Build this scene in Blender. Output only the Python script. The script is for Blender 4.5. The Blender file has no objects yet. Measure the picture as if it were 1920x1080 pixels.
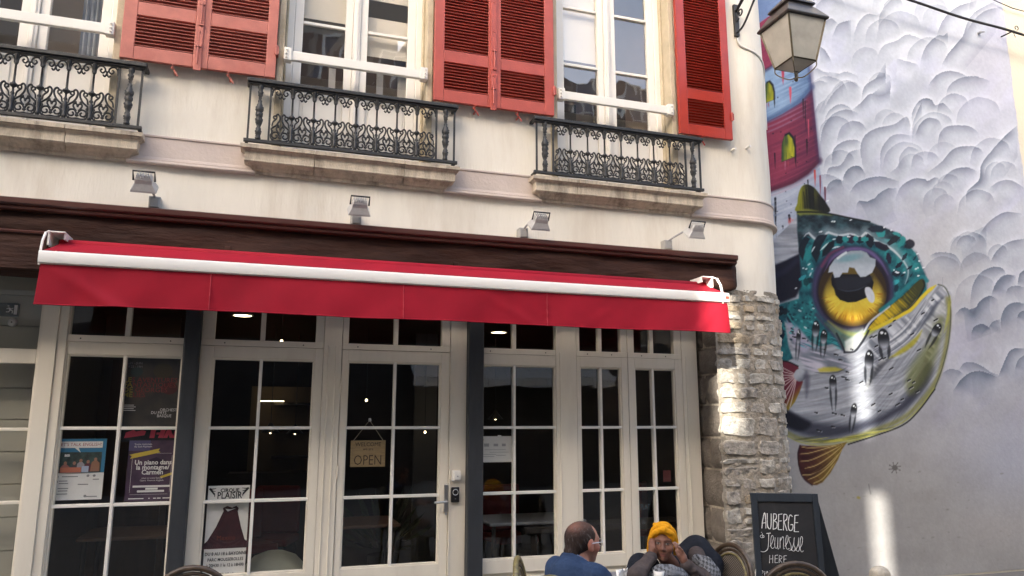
import bpy, bmesh, math, random
import numpy as np
from mathutils import Vector, Matrix
random.seed(7); rng = np.random.default_rng(7)
S = bpy.context.scene
COL = S.collection
R = math.radians

# ------------------------------------------------------------------ camera
EYE, FPX, YAW, PITCH = 1.7, 1387.0, R(18.0), R(10.4)
cam_d = bpy.data.cameras.new('camera'); cam = bpy.data.objects.new('camera', cam_d); COL.objects.link(cam)
cam_d.sensor_width = 36.0; cam_d.lens = FPX / 1920 * 36.0; cam_d.clip_end = 400; cam_d.clip_start = 0.05
cam.location = (0, 0, EYE); cam.rotation_euler = (R(90) + PITCH, 0, -YAW)
S.camera = cam
S.render.resolution_x, S.render.resolution_y = 1024, 576

# ------------------------------------------------------------------ world, sun, exposure
LDIR = Vector((0.79, 1.0, -0.5625)).normalized()          # direction the sunlight travels
to_sun = -LDIR
SUN_EL = math.asin(to_sun.z); SUN_AZ = math.atan2(to_sun.x, to_sun.y)
w = bpy.data.worlds.new('World'); S.world = w; w.use_nodes = True
nt = w.node_tree; bg = nt.nodes['Background']
sky = nt.nodes.new('ShaderNodeTexSky'); sky.sky_type = 'NISHITA'; sky.sun_disc = False
sky.sun_elevation = SUN_EL; sky.sun_rotation = SUN_AZ; sky.altitude = 20; sky.air_density = 0.9; sky.dust_density = 6.0; sky.ozone_density = 0.0
nt.links.new(sky.outputs[0], bg.inputs[0]); bg.inputs[1].default_value = 0.15
sd = bpy.data.lights.new('sun', 'SUN'); sun = bpy.data.objects.new('sun', sd); COL.objects.link(sun)
sd.energy = 2.1; sd.angle = R(0.53); sd.color = (1, 0.94, 0.84)
sun.rotation_euler = LDIR.to_track_quat('-Z', 'Y').to_euler(); sun.location = (-8, -8, 14)
S.view_settings.view_transform = 'Standard'; S.view_settings.look = 'None'; S.view_settings.gamma = 1
S.view_settings.exposure = 2.75; S.view_settings.use_curve_mapping = False
S.render.engine = 'CYCLES'
S.cycles.max_bounces = 10; S.cycles.diffuse_bounces = 5; S.cycles.transparent_max_bounces = 12

# ------------------------------------------------------------------ helpers
_cf = Vector((math.sin(YAW)*math.cos(PITCH), math.cos(YAW)*math.cos(PITCH), math.sin(PITCH)))
_cr = Vector((math.cos(YAW), -math.sin(YAW), 0)); _cu = _cr.cross(_cf)
def at(x, y, Y):
    """photograph pixel -> point on the plane Y metres in front"""
    d = _cf*FPX + _cr*(x-960) - _cu*(y-540); d *= Y/d.y
    return Vector((d.x, d.y, d.z + EYE))

def tag(o, label=None, cat=None, group=None, kind=None):
    if label: o['label'] = label
    if cat: o['category'] = cat
    if group: o['group'] = group
    if kind: o['kind'] = kind
    return o

def thing(name, loc, label, cat, group=None):
    o = bpy.data.objects.new(name, None); COL.objects.link(o); o.location = loc
    o.empty_display_size = 0.1
    return tag(o, label, cat, group)

def root_loc(p):
    v = Vector((0, 0, 0))
    while p is not None:
        v += p.location; p = p.parent
    return v

def link(name, me, parent=None, loc=None):
    o = bpy.data.objects.new(name, me); COL.objects.link(o)
    if parent is not None: o.parent = parent
    if loc is not None: o.location = loc
    return o

class MB:
    def __init__(s): s.v = []; s.f = []
    def add(s, vs, fs):
        n = len(s.v); s.v += [tuple(q) for q in vs]; s.f += [tuple(i+n for i in f) for f in fs]
        return s
    def box(s, x0, x1, y0, y1, z0, z1):
        x0, x1 = min(x0, x1), max(x0, x1); y0, y1 = min(y0, y1), max(y0, y1); z0, z1 = min(z0, z1), max(z0, z1)
        return s.add([(x0,y0,z0),(x1,y0,z0),(x1,y1,z0),(x0,y1,z0),(x0,y0,z1),(x1,y0,z1),(x1,y1,z1),(x0,y1,z1)],
              [(0,3,2,1),(4,5,6,7),(0,1,5,4),(1,2,6,5),(2,3,7,6),(3,0,4,7)])
    def quad(s, a, b, c, d): return s.add([a, b, c, d], [(0,1,2,3)])
    def tube(s, pts, r, seg=6, closed=False, flat=1.0, up=None):
        P = [Vector(p) for p in pts]; n = len(P)
        rr = r if hasattr(r, '__len__') else [r]*n
        base = len(s.v); prev = None
        for i in range(n):
            if closed: t = P[(i+1) % n] - P[i-1]
            else: t = P[min(i+1, n-1)] - P[max(i-1, 0)]
            if t.length < 1e-9: t = Vector((0,0,1))
            t.normalize()
            if up is not None:
                a = Vector(up) - t*t.dot(Vector(up)); a.normalize()
            elif prev is None:
                a = t.orthogonal().normalized()
            else:
                a = prev - t*t.dot(prev)
                a = a.normalized() if a.length > 1e-6 else t.orthogonal().normalized()
            prev = a; b = t.cross(a)
            for k in range(seg):
                th = 2*math.pi*(k+.5)/seg
                s.v.append(tuple(P[i] + a*(math.cos(th)*rr[i]*flat) + b*(math.sin(th)*rr[i])))
        m = n if closed else n-1
        for i in range(m):
            for k in range(seg):
                i2 = (i+1) % n
                s.f.append((base+i*seg+k, base+i*seg+(k+1) % seg, base+i2*seg+(k+1) % seg, base+i2*seg+k))
        if not closed:
            s.f.append(tuple(base+k for k in range(seg))[::-1]); s.f.append(tuple(base+(n-1)*seg+k for k in range(seg)))
        return s
    def cyl(s, a, b, r0, r1=None, seg=12): return s.tube([a, b], [r0, r0 if r1 is None else r1], seg)
    def lathe(s, c, prof, seg=16):
        base = len(s.v); c = Vector(c)
        for (r, z) in prof:
            for k in range(seg):
                th = 2*math.pi*k/seg; s.v.append((c.x+r*math.cos(th), c.y+r*math.sin(th), c.z+z))
        for i in range(len(prof)-1):
            for k in range(seg):
                s.f.append((base+i*seg+k, base+i*seg+(k+1) % seg, base+(i+1)*seg+(k+1) % seg, base+(i+1)*seg+k))
        s.f.append(tuple(base+k for k in range(seg))[::-1]); s.f.append(tuple(base+(len(prof)-1)*seg+k for k in range(seg)))
        return s
    def prism(s, poly, y0, y1):
        """poly in (x,z), extruded in y"""
        n = len(poly); a = [(p[0], y0, p[1]) for p in poly]; b = [(p[0], y1, p[1]) for p in poly]
        return s.add(a+b, [tuple(range(n)), tuple(range(2*n-1, n-1, -1))] + [(i+n, (i+1) % n+n, (i+1) % n, i) for i in range(n)])
    def sweep(s, prof, path, caps=True):
        """prof [(out,z)], path [(x,y)] walked so that outwards is on its right"""
        base = len(s.v); n = len(path); m = len(prof)
        for i in range(n):
            p = Vector(path[i])
            d0 = (p-Vector(path[i-1])).normalized() if i else None
            d1 = (Vector(path[i+1])-p).normalized() if i < n-1 else None
            d0 = d0 or d1; d1 = d1 or d0
            n0 = Vector((d0.y, -d0.x)); n1 = Vector((d1.y, -d1.x)); b = (n0+n1)
            b = b.normalized() if b.length > 1e-6 else n0
            b *= 1/max(.3, b.dot(n0))
            for (o, z) in prof: s.v.append((p.x+b.x*o, p.y+b.y*o, z))
        for i in range(n-1):
            for k in range(m-1):
                s.f.append((base+i*m+k, base+(i+1)*m+k, base+(i+1)*m+k+1, base+i*m+k+1))
        if caps:
            s.f.append(tuple(base+k for k in range(m))); s.f.append(tuple(base+(n-1)*m+k for k in range(m))[::-1])
        return s
    def mesh(s, off=None, smooth=False, fix=True):
        me = bpy.data.meshes.new('m'); o = off or Vector((0,0,0))
        me.from_pydata([(a[0]-o[0], a[1]-o[1], a[2]-o[2]) for a in s.v], [], s.f)
        if fix:
            bm = bmesh.new(); bm.from_mesh(me); bmesh.ops.recalc_face_normals(bm, faces=bm.faces); bm.to_mesh(me); bm.free()
        if smooth: me.shade_smooth()
        me.update(); return me
    def build(s, name, mat, parent=None, smooth=False, bevel=0, fix=True, kind=None, label=None):
        me = s.mesh(root_loc(parent) if parent else None, smooth, fix); me.materials.append(mat); me.name = name
        o = link(name, me, parent)
        if bevel: add_bevel(o, bevel)
        if smooth == 'auto': pass
        if kind: o['kind'] = kind
        if label: o['label'] = label
        return o

def add_bevel(o, wdt, seg=2):
    m = o.modifiers.new('bevel', 'BEVEL'); m.width = wdt; m.segments = seg; m.limit_method = 'ANGLE'; m.angle_limit = R(35)

def smooth_angle(o, ang=40):
    me = o.data; me.shade_smooth()
    try: me.set_sharp_from_angle(angle=R(ang))
    except Exception: pass

def spline(pts, n=6, closed=False):
    """Catmull-Rom through the points (any dimension)"""
    P = [np.array(p, float) for p in pts]; out = []; N = len(P)
    for i in range(N if closed else N-1):
        if closed: p0, p1, p2, p3 = P[i-1], P[i], P[(i+1) % N], P[(i+2) % N]
        else:
            p1, p2 = P[i], P[i+1]; p0 = P[i-1] if i else 2*p1-p2; p3 = P[i+2] if i+2 < N else 2*p2-p1
        for k in range(n):
            t = k/n
            out.append(.5*((2*p1)+(-p0+p2)*t+(2*p0-5*p1+4*p2-p3)*t*t+(-p0+3*p1-3*p2+p3)*t**3))
    if not closed: out.append(P[-1])
    return out

# ------------------------------------------------------------------ materials
def srgb(c):
    return tuple((x/12.92 if x <= .04045 else ((x+.055)/1.055)**2.4) for x in [v/255 for v in c])
def lin(c): return (*c, 1)
def mat(name, col, rough=.6, var=.0, vscale=6.0, col2=None, bump=0, bscale=60, metal=0, spec=.5, coat=0, stretch=None, detail=4, dirt=None, dscale=1.5):
    """procedural surface: colour with noise variation, stain layer and fine relief, in world space"""
    m = bpy.data.materials.new(name); m.use_nodes = True; n = m.node_tree.nodes; L = m.node_tree.links
    b = n['Principled BSDF']; b.inputs['Roughness'].default_value = rough; b.inputs['Metallic'].default_value = metal
    b.inputs['Specular IOR Level'].default_value = spec; b.inputs['Coat Weight'].default_value = coat
    b.inputs['Base Color'].default_value = lin(col)
    geo = n.new('ShaderNodeNewGeometry'); vec = geo.outputs['Position']
    if stretch:
        mp = n.new('ShaderNodeMapping'); mp.inputs['Scale'].default_value = stretch; L.new(vec, mp.inputs[0]); vec = mp.outputs[0]
    cur = None
    if var or col2:
        nz = n.new('ShaderNodeTexNoise'); nz.inputs['Scale'].default_value = vscale; nz.inputs['Detail'].default_value = detail; nz.inputs['Roughness'].default_value = .6
        L.new(vec, nz.inputs['Vector'])
        rp = n.new('ShaderNodeValToRGB'); rp.color_ramp.elements[0].position = .32; rp.color_ramp.elements[1].position = .68
        c2 = col2 or tuple(x*(1-var) for x in col); c1 = col if col2 else tuple(min(1, x*(1+var*.6)) for x in col)
        rp.color_ramp.elements[0].color = lin(c2); rp.color_ramp.elements[1].color = lin(c1)
        L.new(nz.outputs[0], rp.inputs[0]); cur = rp.outputs[0]
    if dirt:
        nz2 = n.new('ShaderNodeTexNoise'); nz2.inputs['Scale'].default_value = dscale; nz2.inputs['Detail'].default_value = 8; nz2.inputs['Roughness'].default_value = .65
        L.new(vec, nz2.inputs['Vector'])
        r2 = n.new('ShaderNodeValToRGB'); r2.color_ramp.elements[0].position = .5; r2.color_ramp.elements[1].position = .72
        r2.color_ramp.elements[0].color = (0,0,0,1); r2.color_ramp.elements[1].color = (1,1,1,1)
        L.new(nz2.outputs[0], r2.inputs[0])
        mx = n.new('ShaderNodeMix'); mx.data_type = 'RGBA'
        ml = n.new('ShaderNodeMath'); ml.operation = 'MULTIPLY'; ml.inputs[1].default_value = dirt[3] if len(dirt) > 3 else .6
        L.new(r2.outputs[0], ml.inputs[0]); L.new(ml.outputs[0], mx.inputs['Factor'])
        if cur: L.new(cur, mx.inputs['A'])
        else: mx.inputs['A'].default_value = lin(col)
        mx.inputs['B'].default_value = lin(dirt[:3]); cur = mx.outputs['Result']
    if cur: L.new(cur, b.inputs['Base Color'])
    if bump:
        nb = n.new('ShaderNodeTexNoise'); nb.inputs['Scale'].default_value = bscale; nb.inputs['Detail'].default_value = 6; L.new(vec, nb.inputs['Vector'])
        bp = n.new('ShaderNodeBump'); bp.inputs['Strength'].default_value = bump; bp.inputs['Distance'].default_value = .02
        L.new(nb.outputs[0], bp.inputs['Height']); L.new(bp.outputs[0], b.inputs['Normal'])
    return m

def attr_mat(name, rough=.8, bump=.15, bscale=40, var=.06, vscale=30, spec=.3, stretch=None):
    """colour comes from the mesh's paint attribute, plus fine procedural grain"""
    m = mat(name, (.5,.5,.5), rough, bump=bump, bscale=bscale, spec=spec, stretch=stretch)
    n = m.node_tree.nodes; L = m.node_tree.links
    a = n.new('ShaderNodeAttribute'); a.attribute_name = 'paint'
    nz = n.new('ShaderNodeTexNoise'); nz.inputs['Scale'].default_value = vscale; nz.inputs['Detail'].default_value = 5
    mr = n.new('ShaderNodeMapRange'); mr.inputs['To Min'].default_value = 1-var; mr.inputs['To Max'].default_value = 1+var
    mr.inputs['From Min'].default_value = .3; mr.inputs['From Max'].default_value = .7
    g = n.new('ShaderNodeNewGeometry'); L.new(g.outputs['Position'], nz.inputs['Vector']); L.new(nz.outputs[0], mr.inputs['Value'])
    mx = n.new('ShaderNodeMix'); mx.data_type = 'RGBA'; mx.blend_type = 'MULTIPLY'; mx.inputs['Factor'].default_value = 1
    L.new(a.outputs['Color'], mx.inputs['A']); L.new(mr.outputs[0], mx.inputs['B']); L.new(mx.outputs['Result'], n['Principled BSDF'].inputs['Base Color'])
    return m

def glass_mat(name, tint=(.9,.92,.92), ior=1.6, wob=.0):
    m = bpy.data.materials.new(name); m.use_nodes = True; n = m.node_tree.nodes; L = m.node_tree.links
    n.remove(n['Principled BSDF']); out = n['Material Output']
    t = n.new('ShaderNodeBsdfTransparent'); t.inputs[0].default_value = lin(tint)
    g = n.new('ShaderNodeBsdfGlossy'); g.inputs['Roughness'].default_value = .01
    f = n.new('ShaderNodeFresnel')
    gb = n.new('ShaderNodeNewGeometry'); mr = n.new('ShaderNodeMapRange'); mr.inputs['To Min'].default_value = ior; mr.inputs['To Max'].default_value = 1/ior   # same reflectance from both sides of the sheet
    L.new(gb.outputs['Backfacing'], mr.inputs['Value']); L.new(mr.outputs[0], f.inputs[0])
    mx = n.new('ShaderNodeMixShader'); L.new(f.outputs[0], mx.inputs[0]); L.new(t.outputs[0], mx.inputs[1]); L.new(g.outputs[0], mx.inputs[2]); L.new(mx.outputs[0], out.inputs[0])
    if wob:
        nb = n.new('ShaderNodeTexNoise'); nb.inputs['Scale'].default_value = 3.5; nb.inputs['Detail'].default_value = 1
        ge = n.new('ShaderNodeNewGeometry'); L.new(ge.outputs['Position'], nb.inputs['Vector'])
        bp = n.new('ShaderNodeBump'); bp.inputs['Strength'].default_value = wob; bp.inputs['Distance'].default_value = .02
        L.new(nb.outputs[0], bp.inputs['Height']); L.new(bp.outputs[0], g.inputs['Normal']); L.new(bp.outputs[0], f.inputs['Normal'])
    return m

def emit_mat(name, col, strength):
    m = bpy.data.materials.new(name); m.use_nodes = True; b = m.node_tree.nodes['Principled BSDF']
    b.inputs['Base Color'].default_value = lin(col); b.inputs['Emission Color'].default_value = lin(col); b.inputs['Emission Strength'].default_value = strength
    return m

M = {}
M['plaster'] = mat('cream_plaster', (.77,.73,.64), .9, .05, 2.2, bump=.22, bscale=26, spec=.2, dirt=(.55,.48,.385,.55), dscale=1.6, stretch=(2.2,2.2,.45))
M['band'] = mat('pinkish_band_paint', (.57,.49,.44), .9, .06, 4, bump=.15, bscale=40, spec=.2, dirt=(.45,.38,.32,.4), dscale=2.5)
M['stone'] = mat('weathered_sill_stone', (.54,.47,.37), .9, .2, 7, bump=.35, bscale=55, spec=.2, dirt=(.14,.115,.09,.85), dscale=3.2, stretch=(2.6,2.6,.6))
M['jamb'] = mat('beige_jamb_stone', (.52,.45,.33), .9, .12, 6, bump=.2, bscale=60, spec=.2, dirt=(.34,.28,.18,.6), dscale=4)
M['white'] = mat('white_gloss_paint', (.77,.745,.69), .45, .03, 5, bump=.04, bscale=40, dirt=(.55,.52,.46,.25), dscale=5)
M['cream'] = mat('ivory_joinery_paint', (.74,.69,.585), .5, .04, 3, bump=.05, bscale=30, stretch=(1,1,.25), dirt=(.5,.44,.35,.3), dscale=4)
M['shutter_a'] = mat('faded_brick_red_paint', (.47,.15,.115), .55, .14, 9, bump=.08, bscale=60, dirt=(.36,.09,.066,.6), dscale=5)
M['shutter_b'] = mat('deep_red_paint', (.42,.075,.052), .4, .10, 9, bump=.08, bscale=60, dirt=(.30,.042,.03,.5), dscale=5)
M['shutter_c'] = mat('bright_red_paint', (.38,.035,.02), .28, .08, 9, bump=.06, bscale=60, dirt=(.22,.02,.012,.4), dscale=5)
M['iron'] = mat('black_cast_iron', (.022,.023,.024), .5, .25, 30, bump=.2, bscale=120, spec=.5)
M['beam'] = mat('dark_stained_beam', (.062,.028,.019), .7, .30, 4, col2=(.024,.0095,.0065), spec=.2, bump=.5, bscale=16, stretch=(.5,2,2.4), detail=8)
M['cap'] = mat('chestnut_cap_board', (.080,.028,.021), .38, .15, 6, bump=.08, bscale=25, stretch=(.3,1,3))
M['awning'] = mat('crimson_canvas', (.315,.006,.020), .8, .10, 4, bump=.12, bscale=260, spec=.25, dirt=(.22,.006,.018,.45), dscale=2.2)
M['awhite'] = mat('white_aluminium', (.80,.775,.72), .35, .02, 4)
M['post'] = mat('dark_slate_post_paint', (.028,.032,.038), .5, .2, 8, bump=.15, bscale=40, stretch=(1,1,.3))
M['grey'] = mat('grey_plastic', (.34,.335,.32), .5, .06, 20)
M['alu'] = mat('cast_aluminium', (.36,.37,.38), .4, .1, 30, metal=.6)
M['glass'] = glass_mat('window_glass', (.94,.95,.95), 1.75, .06)
M['glass_up'] = glass_mat('old_window_glass', (.93,.94,.94), 2.3, .10)
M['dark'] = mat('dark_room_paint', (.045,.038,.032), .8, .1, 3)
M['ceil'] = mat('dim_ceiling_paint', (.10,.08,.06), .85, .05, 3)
M['asphalt'] = mat('street_stone_paving', (.13,.125,.115), .85, .2, 3, bump=.3, bscale=40)
M['chrome'] = mat('brushed_steel', (.55,.55,.54), .3, .05, 50, metal=1)
M['black'] = mat('black_plastic', (.012,.012,.013), .35, .1, 30)
# ================================================================== SETTING
M['sky_wall'] = mat('pale_opposite_render', (.40,.35,.29), .9, .06, 2, bump=.1, bscale=30)
g = MB(); g.quad((-60,-60,0), (60,-60,0), (60,60,0), (-60,60,0)); g.build('ground', M['asphalt'], kind='structure')
# street paving slabs in front of the cafe, as geometry joined into one mass
M['slab'] = mat('worn_limestone_paving', (.19,.178,.155), .8, .15, 3, bump=.2, bscale=50, dirt=(.09,.08,.07,.5), dscale=2)
g = MB()
y = -6.5
while y < 6.15:
    d = .42; x = -6 + random.random()*.5
    while x < 11:
        l = random.uniform(.5, .8); z = .02+random.uniform(-.003, .003)
        g.box(x, x+l-.01, y, min(y+d-.01, 6.19), .001, z); x += l
    y += d
o = g.build('paving', M['slab'], kind='structure')

# opposite building across the street: wall height and narrow openings made up to block and shape the sunlight
ob = thing('opposite_building', (0, -7.5, 0), 'tall cream terrace building across the street, unseen, its height and openings shaped for the sun patches', 'building')
def opp_wall():
    sun_slots = [(-6.81, -6.51, 9.3, 10.75), (-4.99, -4.72, 7.9, 9.02), (-5.07, -4.82, 9.66, 11.0)]
    xs = sorted({-40, 3.0, 40, *[h[0] for h in sun_slots], *[h[1] for h in sun_slots]}); zs = sorted({0, 12.5, 17.0, *[h[2] for h in sun_slots], *[h[3] for h in sun_slots]})
    b = MB()
    for i in range(len(xs)-1):
        for k in range(len(zs)-1):
            cx, cz = (xs[i]+xs[i+1])/2, (zs[k]+zs[k+1])/2
            if any(h[0] < cx < h[1] and h[2] < cz < h[3] for h in sun_slots): continue
            if xs[i] >= 3.0 and zs[k] >= 12.4: continue
            b.box(xs[i], xs[i+1], -7.56, -7.5, zs[k], zs[k+1])
    return b
opp_wall().build('wall', M['sky_wall'], ob)
MB().box(-40, 40, -7.5, -7.46, 0, 4.2).build('ground_floor_front', mat('dark_shop_front', (.035,.03,.03), .5, .2, 1), ob)
M['opp_glass'] = mat('dim_blue_pane', (.03,.035,.045), .1, spec=.8)
M['opp_shut'] = mat('brown_shutter_paint', (.09,.05,.04), .6, .1, 8)
for i in range(10):
    for k in range(4):
        cx = -3.2+i*1.55; z0 = 1.0 + k*3.1
        if k == 0: continue
        b = MB(); b.box(cx-.45, cx+.45, -7.5, -7.47, z0, z0+2.1)
        f = b.build('window', M['opp_glass'], ob)
        b = MB()
        for (a0, a1, c0, c1) in ((-.5,-.43,0,2.1), (.43,.5,0,2.1), (-.03,.03,0,2.1), (-.5,.5,2.1,2.17), (-.5,.5,-.07,0), (-.43,.43,1.0,1.04)):
            b.box(cx+a0, cx+a1, -7.5, -7.44, z0+c0, z0+c1)
        b.build('frame', M['white'], f)
        b = MB(); b.box(cx-.72, cx-.51, -7.5, -7.45, z0-.05, z0+2.15); b.box(cx+.51, cx+.72, -7.5, -7.45, z0-.05, z0+2.15)
        b.build('shutter', M['opp_shut'], ob)
oa = thing('opposite_awning', (6.6, -7.4, 3.2), 'white striped awning over the shop across the street, seen only as a reflection', 'awning')
b = MB()
for k in range(18):
    x = 3.6+k*.34
    b.box(x, x+.335, -7.45, -7.43, 3.38, 3.4); b.add([(x,-7.43,3.4),(x+.17,-7.43,3.415),(x+.335,-7.43,3.4),(x+.335,-6.3,2.95),(x+.17,-6.3,2.965),(x,-6.3,2.95)], [(0,1,4,5),(1,2,3,4)])
    b.box(x, x+.33, -6.3, -6.295, 2.7, 2.95)
b.build('canopy', M['awhite'], oa)

nbh = thing('added_neighbour_block', (-20, 6.3, 0), 'plain unseen terrace left of the hostel, added to block low sky light', 'building')  # unseen terrace, added to shut out low sky light along the street
MB().box(-40, -4.62, 6.3, 12, 0, 10).build('wall', mat('shaded_neighbour_render', (.38,.33,.27), .9, .08, 1.5), nbh); MB().box(-40, -4.62, 6.24, 6.3, 0, 3.2).build('shop_front', M['opp_glass'], nbh)
ebd = thing('added_street_end_block', (44, 0, 0), 'plain unseen block added at the far end of the street to keep out horizon light', 'building'); MB().box(44, 50, -14, 14, 0, 11).build('wall', M['sky_wall'], ebd)  # unseen block, added so horizon sky does not light the shop front
ebl = thing('added_street_bend_block', (-44, 0, 0), 'plain unseen block added at the near end of the street to keep out horizon light', 'building'); MB().box(-50, -44, -14, 14, 0, 11).build('wall', M['sky_wall'], ebl)  # same at the near end: added only to stop horizon light

# ================================================================== HOSTEL BUILDING
YF = 6.2
HB = thing('hostel_building', (1.3, 6.2, 0), 'cream rendered hostel with red louvred shutters, iron balcony railings and a glazed cafe front', 'building')
XC, RC = 4.6, .5
def wpath(s):
    """distance along the facade -> (x, y, nx, ny); the corner is rounded"""
    if s <= XC: return s, YF, 0.0, -1.0
    a = (s-XC)/RC
    if a <= math.pi/2: return XC+RC*math.sin(a), YF+RC-RC*math.cos(a), math.sin(a), -math.cos(a)
    return XC+RC, YF+RC+(s-XC-RC*math.pi/2), 1.0, 0.0
WIN = [-1.957, .575, 3.08]; HW = .672
HOLES = [(c-HW, c+HW, 3.90, 6.75) for c in WIN]
def wall_mesh():
    ss = sorted({*np.round(np.arange(-4.6, 4.61, .16), 3), *[h[0] for h in HOLES], *[h[1] for h in HOLES], *[XC+RC*math.pi/2*k/10 for k in range(11)], *[XC+RC*math.pi/2+k*.5 for k in range(1, 14)]})
    ss = [s for i, s in enumerate(ss) if i == 0 or s-ss[i-1] > .012 or any(abs(s-h[j]) < 1e-6 for h in HOLES for j in (0,1))]
    zs = sorted({*np.round(np.arange(2.985, 9.2, .165), 3), 3.90, 6.75})
    b = MB(); idx = {}
    for i, s in enumerate(ss):
        for k, z in enumerate(zs):
            x, y, nx, ny = wpath(s)
            d = .006*math.sin(s*2.3+z*1.7)+.004*math.sin(s*5.1-z*3.3+1)+.003*math.sin(z*6.1+s*1.3)
            zz = z + (.03*math.sin(s*9)+.015*math.sin(s*23) if k == 0 and s > 4.3 else 0)
            idx[i, k] = len(b.v); b.v.append((x+nx*d, y+ny*d, zz))
    for i in range(len(ss)-1):
        for k in range(len(zs)-1):
            cs, cz = (ss[i]+ss[i+1])/2, (zs[k]+zs[k+1])/2
            if any(h[0] < cs < h[1] and h[2] < cz < h[3] for h in HOLES): continue
            b.f.append((idx[i,k], idx[i+1,k], idx[i+1,k+1], idx[i,k+1]))
    # lower lip of the render over the bare stone
    n = len(ss)
    for i in range(n-1):
        if ss[i] < 4.1: continue
        q = []
        for s, ii in ((ss[i], i), (ss[i+1], i+1)):
            x, y, nx, ny = wpath(s); vz = b.v[idx[ii, 0]]
            q.append((vz, (x-nx*.06, y-ny*.06, vz[2])))
        b.add([q[0][0], q[0][1], q[1][1], q[1][0]], [(0,1,2,3)])
    return b
wall_mesh().build('wall', M['plaster'], HB, smooth=True, fix=False)

# back shells so that rooms are closed and dark
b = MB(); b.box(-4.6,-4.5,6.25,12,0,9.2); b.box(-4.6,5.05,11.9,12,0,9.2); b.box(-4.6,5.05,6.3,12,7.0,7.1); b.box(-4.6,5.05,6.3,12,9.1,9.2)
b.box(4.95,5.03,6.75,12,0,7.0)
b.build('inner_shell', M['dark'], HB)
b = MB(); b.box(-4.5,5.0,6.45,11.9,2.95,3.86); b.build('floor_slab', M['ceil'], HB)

# ---- stone window surrounds and first floor windows
def upper_window(c, glass):
    b = MB()
    b.box(c-HW-.002, c-HW+.055, 6.17, 6.60, 3.90, 6.75); b.box(c+HW-.055, c+HW+.002, 6.17, 6.60, 3.90, 6.75); b.box(c-HW-.002, c+HW+.002, 6.175, 6.6, 6.75, 6.95)
    b.box(c-HW+.055, c-HW+.075, 6.30, 6.58, 3.92, 6.74); b.box(c+HW-.075, c+HW-.055, 6.30, 6.58, 3.92, 6.74)
    b.build('window_surround', M['jamb'], HB, bevel=.008)
    fr = MB(); Y0, Y1 = 6.36, 6.42
    zb, zt = 4.64, 6.62
    fr.box(c-.60, c-.545, Y0-.02, Y1, 3.94, 6.74); fr.box(c+.545, c+.60, Y0-.02, Y1, 3.94, 6.74)
    fr.box(c-.545, c+.545, Y0-.018, Y1, 6.68, 6.74)
    for s in (-1, 1):
        fr.box(c+s*.543, c+s*.47, Y0, Y1-.01, 3.97, 6.68); fr.box(c+s*.10, c+s*.035, Y0, Y1-.01, 3.97, 6.68)
        fr.box(c+s*.468, c+s*.102, Y0+.002, Y1-.012, zt, 6.678); fr.box(c+s*.468, c+s*.102, Y0+.002, Y1-.012, 4.55, zb); fr.box(c+s*.468, c+s*.102, Y0+.002, Y1-.012, 3.972, 4.06)
        fr.box(c+s*.468, c+s*.102, Y0+.022, Y1-.02, 4.06, 4.55)
        fr.box(c+s*.44, c+s*.13, Y0+.010, Y0+.03, 4.10, 4.51)
    fr.box(c-.033, c+.033, Y0-.022, Y1, 3.96, 6.68); fr.box(c-.012, c+.012, Y0-.034, Y0-.02, 3.96, 6.68)
    f = fr.build('window', M['white'], HB, bevel=.005)
    zs = [zb, 5.24, 5.865, zt]
    for s in (-1, 1):
        x0, x1 = sorted((c+s*.47, c+s*.10))
        for k in range(3):
            if k: MB().box(x0+.001, x1-.001, Y0+.008, Y1-.015, zs[k]-.014, zs[k]+.014).build('muntin', M['white'], f, bevel=.004)
            p = MB(); t = random.uniform(-.004, .004); p.quad((x0, 6.392+t, zs[k]), (x1, 6.392-t, zs[k]), (x1, 6.392, zs[k+1]), (x0, 6.392, zs[k+1])).build('pane', glass, f, fix=False)
    bar = MB(); zb_ = 4.795
    bar.box(c-HW+.055, c+HW-.055, 6.145, 6.185, zb_-.042, zb_+.042)
    o = bar.build('safety_bar', M['white'], f, bevel=.006)
    br = MB()
    for s in (-1, 1):
        br = MB(); x = c+s*(HW-.085)
        br.box(x-.032, x+.032, 6.128, 6.20, zb_-.055, zb_+.06)
        for zz in (-.03, .0, .035): br.cyl((x+.01*s, 6.132, zb_+zz), (x+.01*s, 6.112, zb_+zz), .009, seg=6)
        br.build('bar_bracket', M['white'], f, bevel=.004)
    return f
for c in WIN: upper_window(c, M['glass_up'])

# ---- rooms seen through the upper windows: curtains, pale panels, and cream sheets imitating a reflection
M['curtain'] = mat('pale_linen_curtain', (.62,.60,.58), .9, .05, 10)
M['reflection_sheet'] = mat('cream_reflection_sheet', (.80,.73,.62), .9, .03, 4)
M['bluecur'] = mat('striped_blue_grey_curtain', (.20,.24,.33), .9, bump=.1, bscale=10, col2=(.55,.55,.55), vscale=3.5, stretch=(14,14,.2))
M['tan'] = mat('taupe_room_wall', (.22,.17,.14), .9, .1, 2)
def curtain(x0, x1, y, z0, z1, m, amp=.025, folds=9):
    b = MB(); n = folds*6
    for i in range(n+1):
        t = i/n; xx = x0+(x1-x0)*t; yy = y+amp*math.sin(t*folds*2*math.pi)+.3*amp*math.sin(t*17)
        b.v += [(xx, yy, z0), (xx, yy, z1)]
    b.f += [(2*i, 2*i+2, 2*i+3, 2*i+1) for i in range(n)]
    return b.build('curtain', m, HB, smooth=True, fix=False)
curtain(-1.66,-1.30,6.50,3.95,6.7,M['bluecur']); curtain(-2.6,-2.25,6.5,3.95,6.7,M['curtain'])
MB().box(-4.4,4.9,6.9,7.0,3.9,7.0).build('room_partition', M['tan'], HB)
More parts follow.
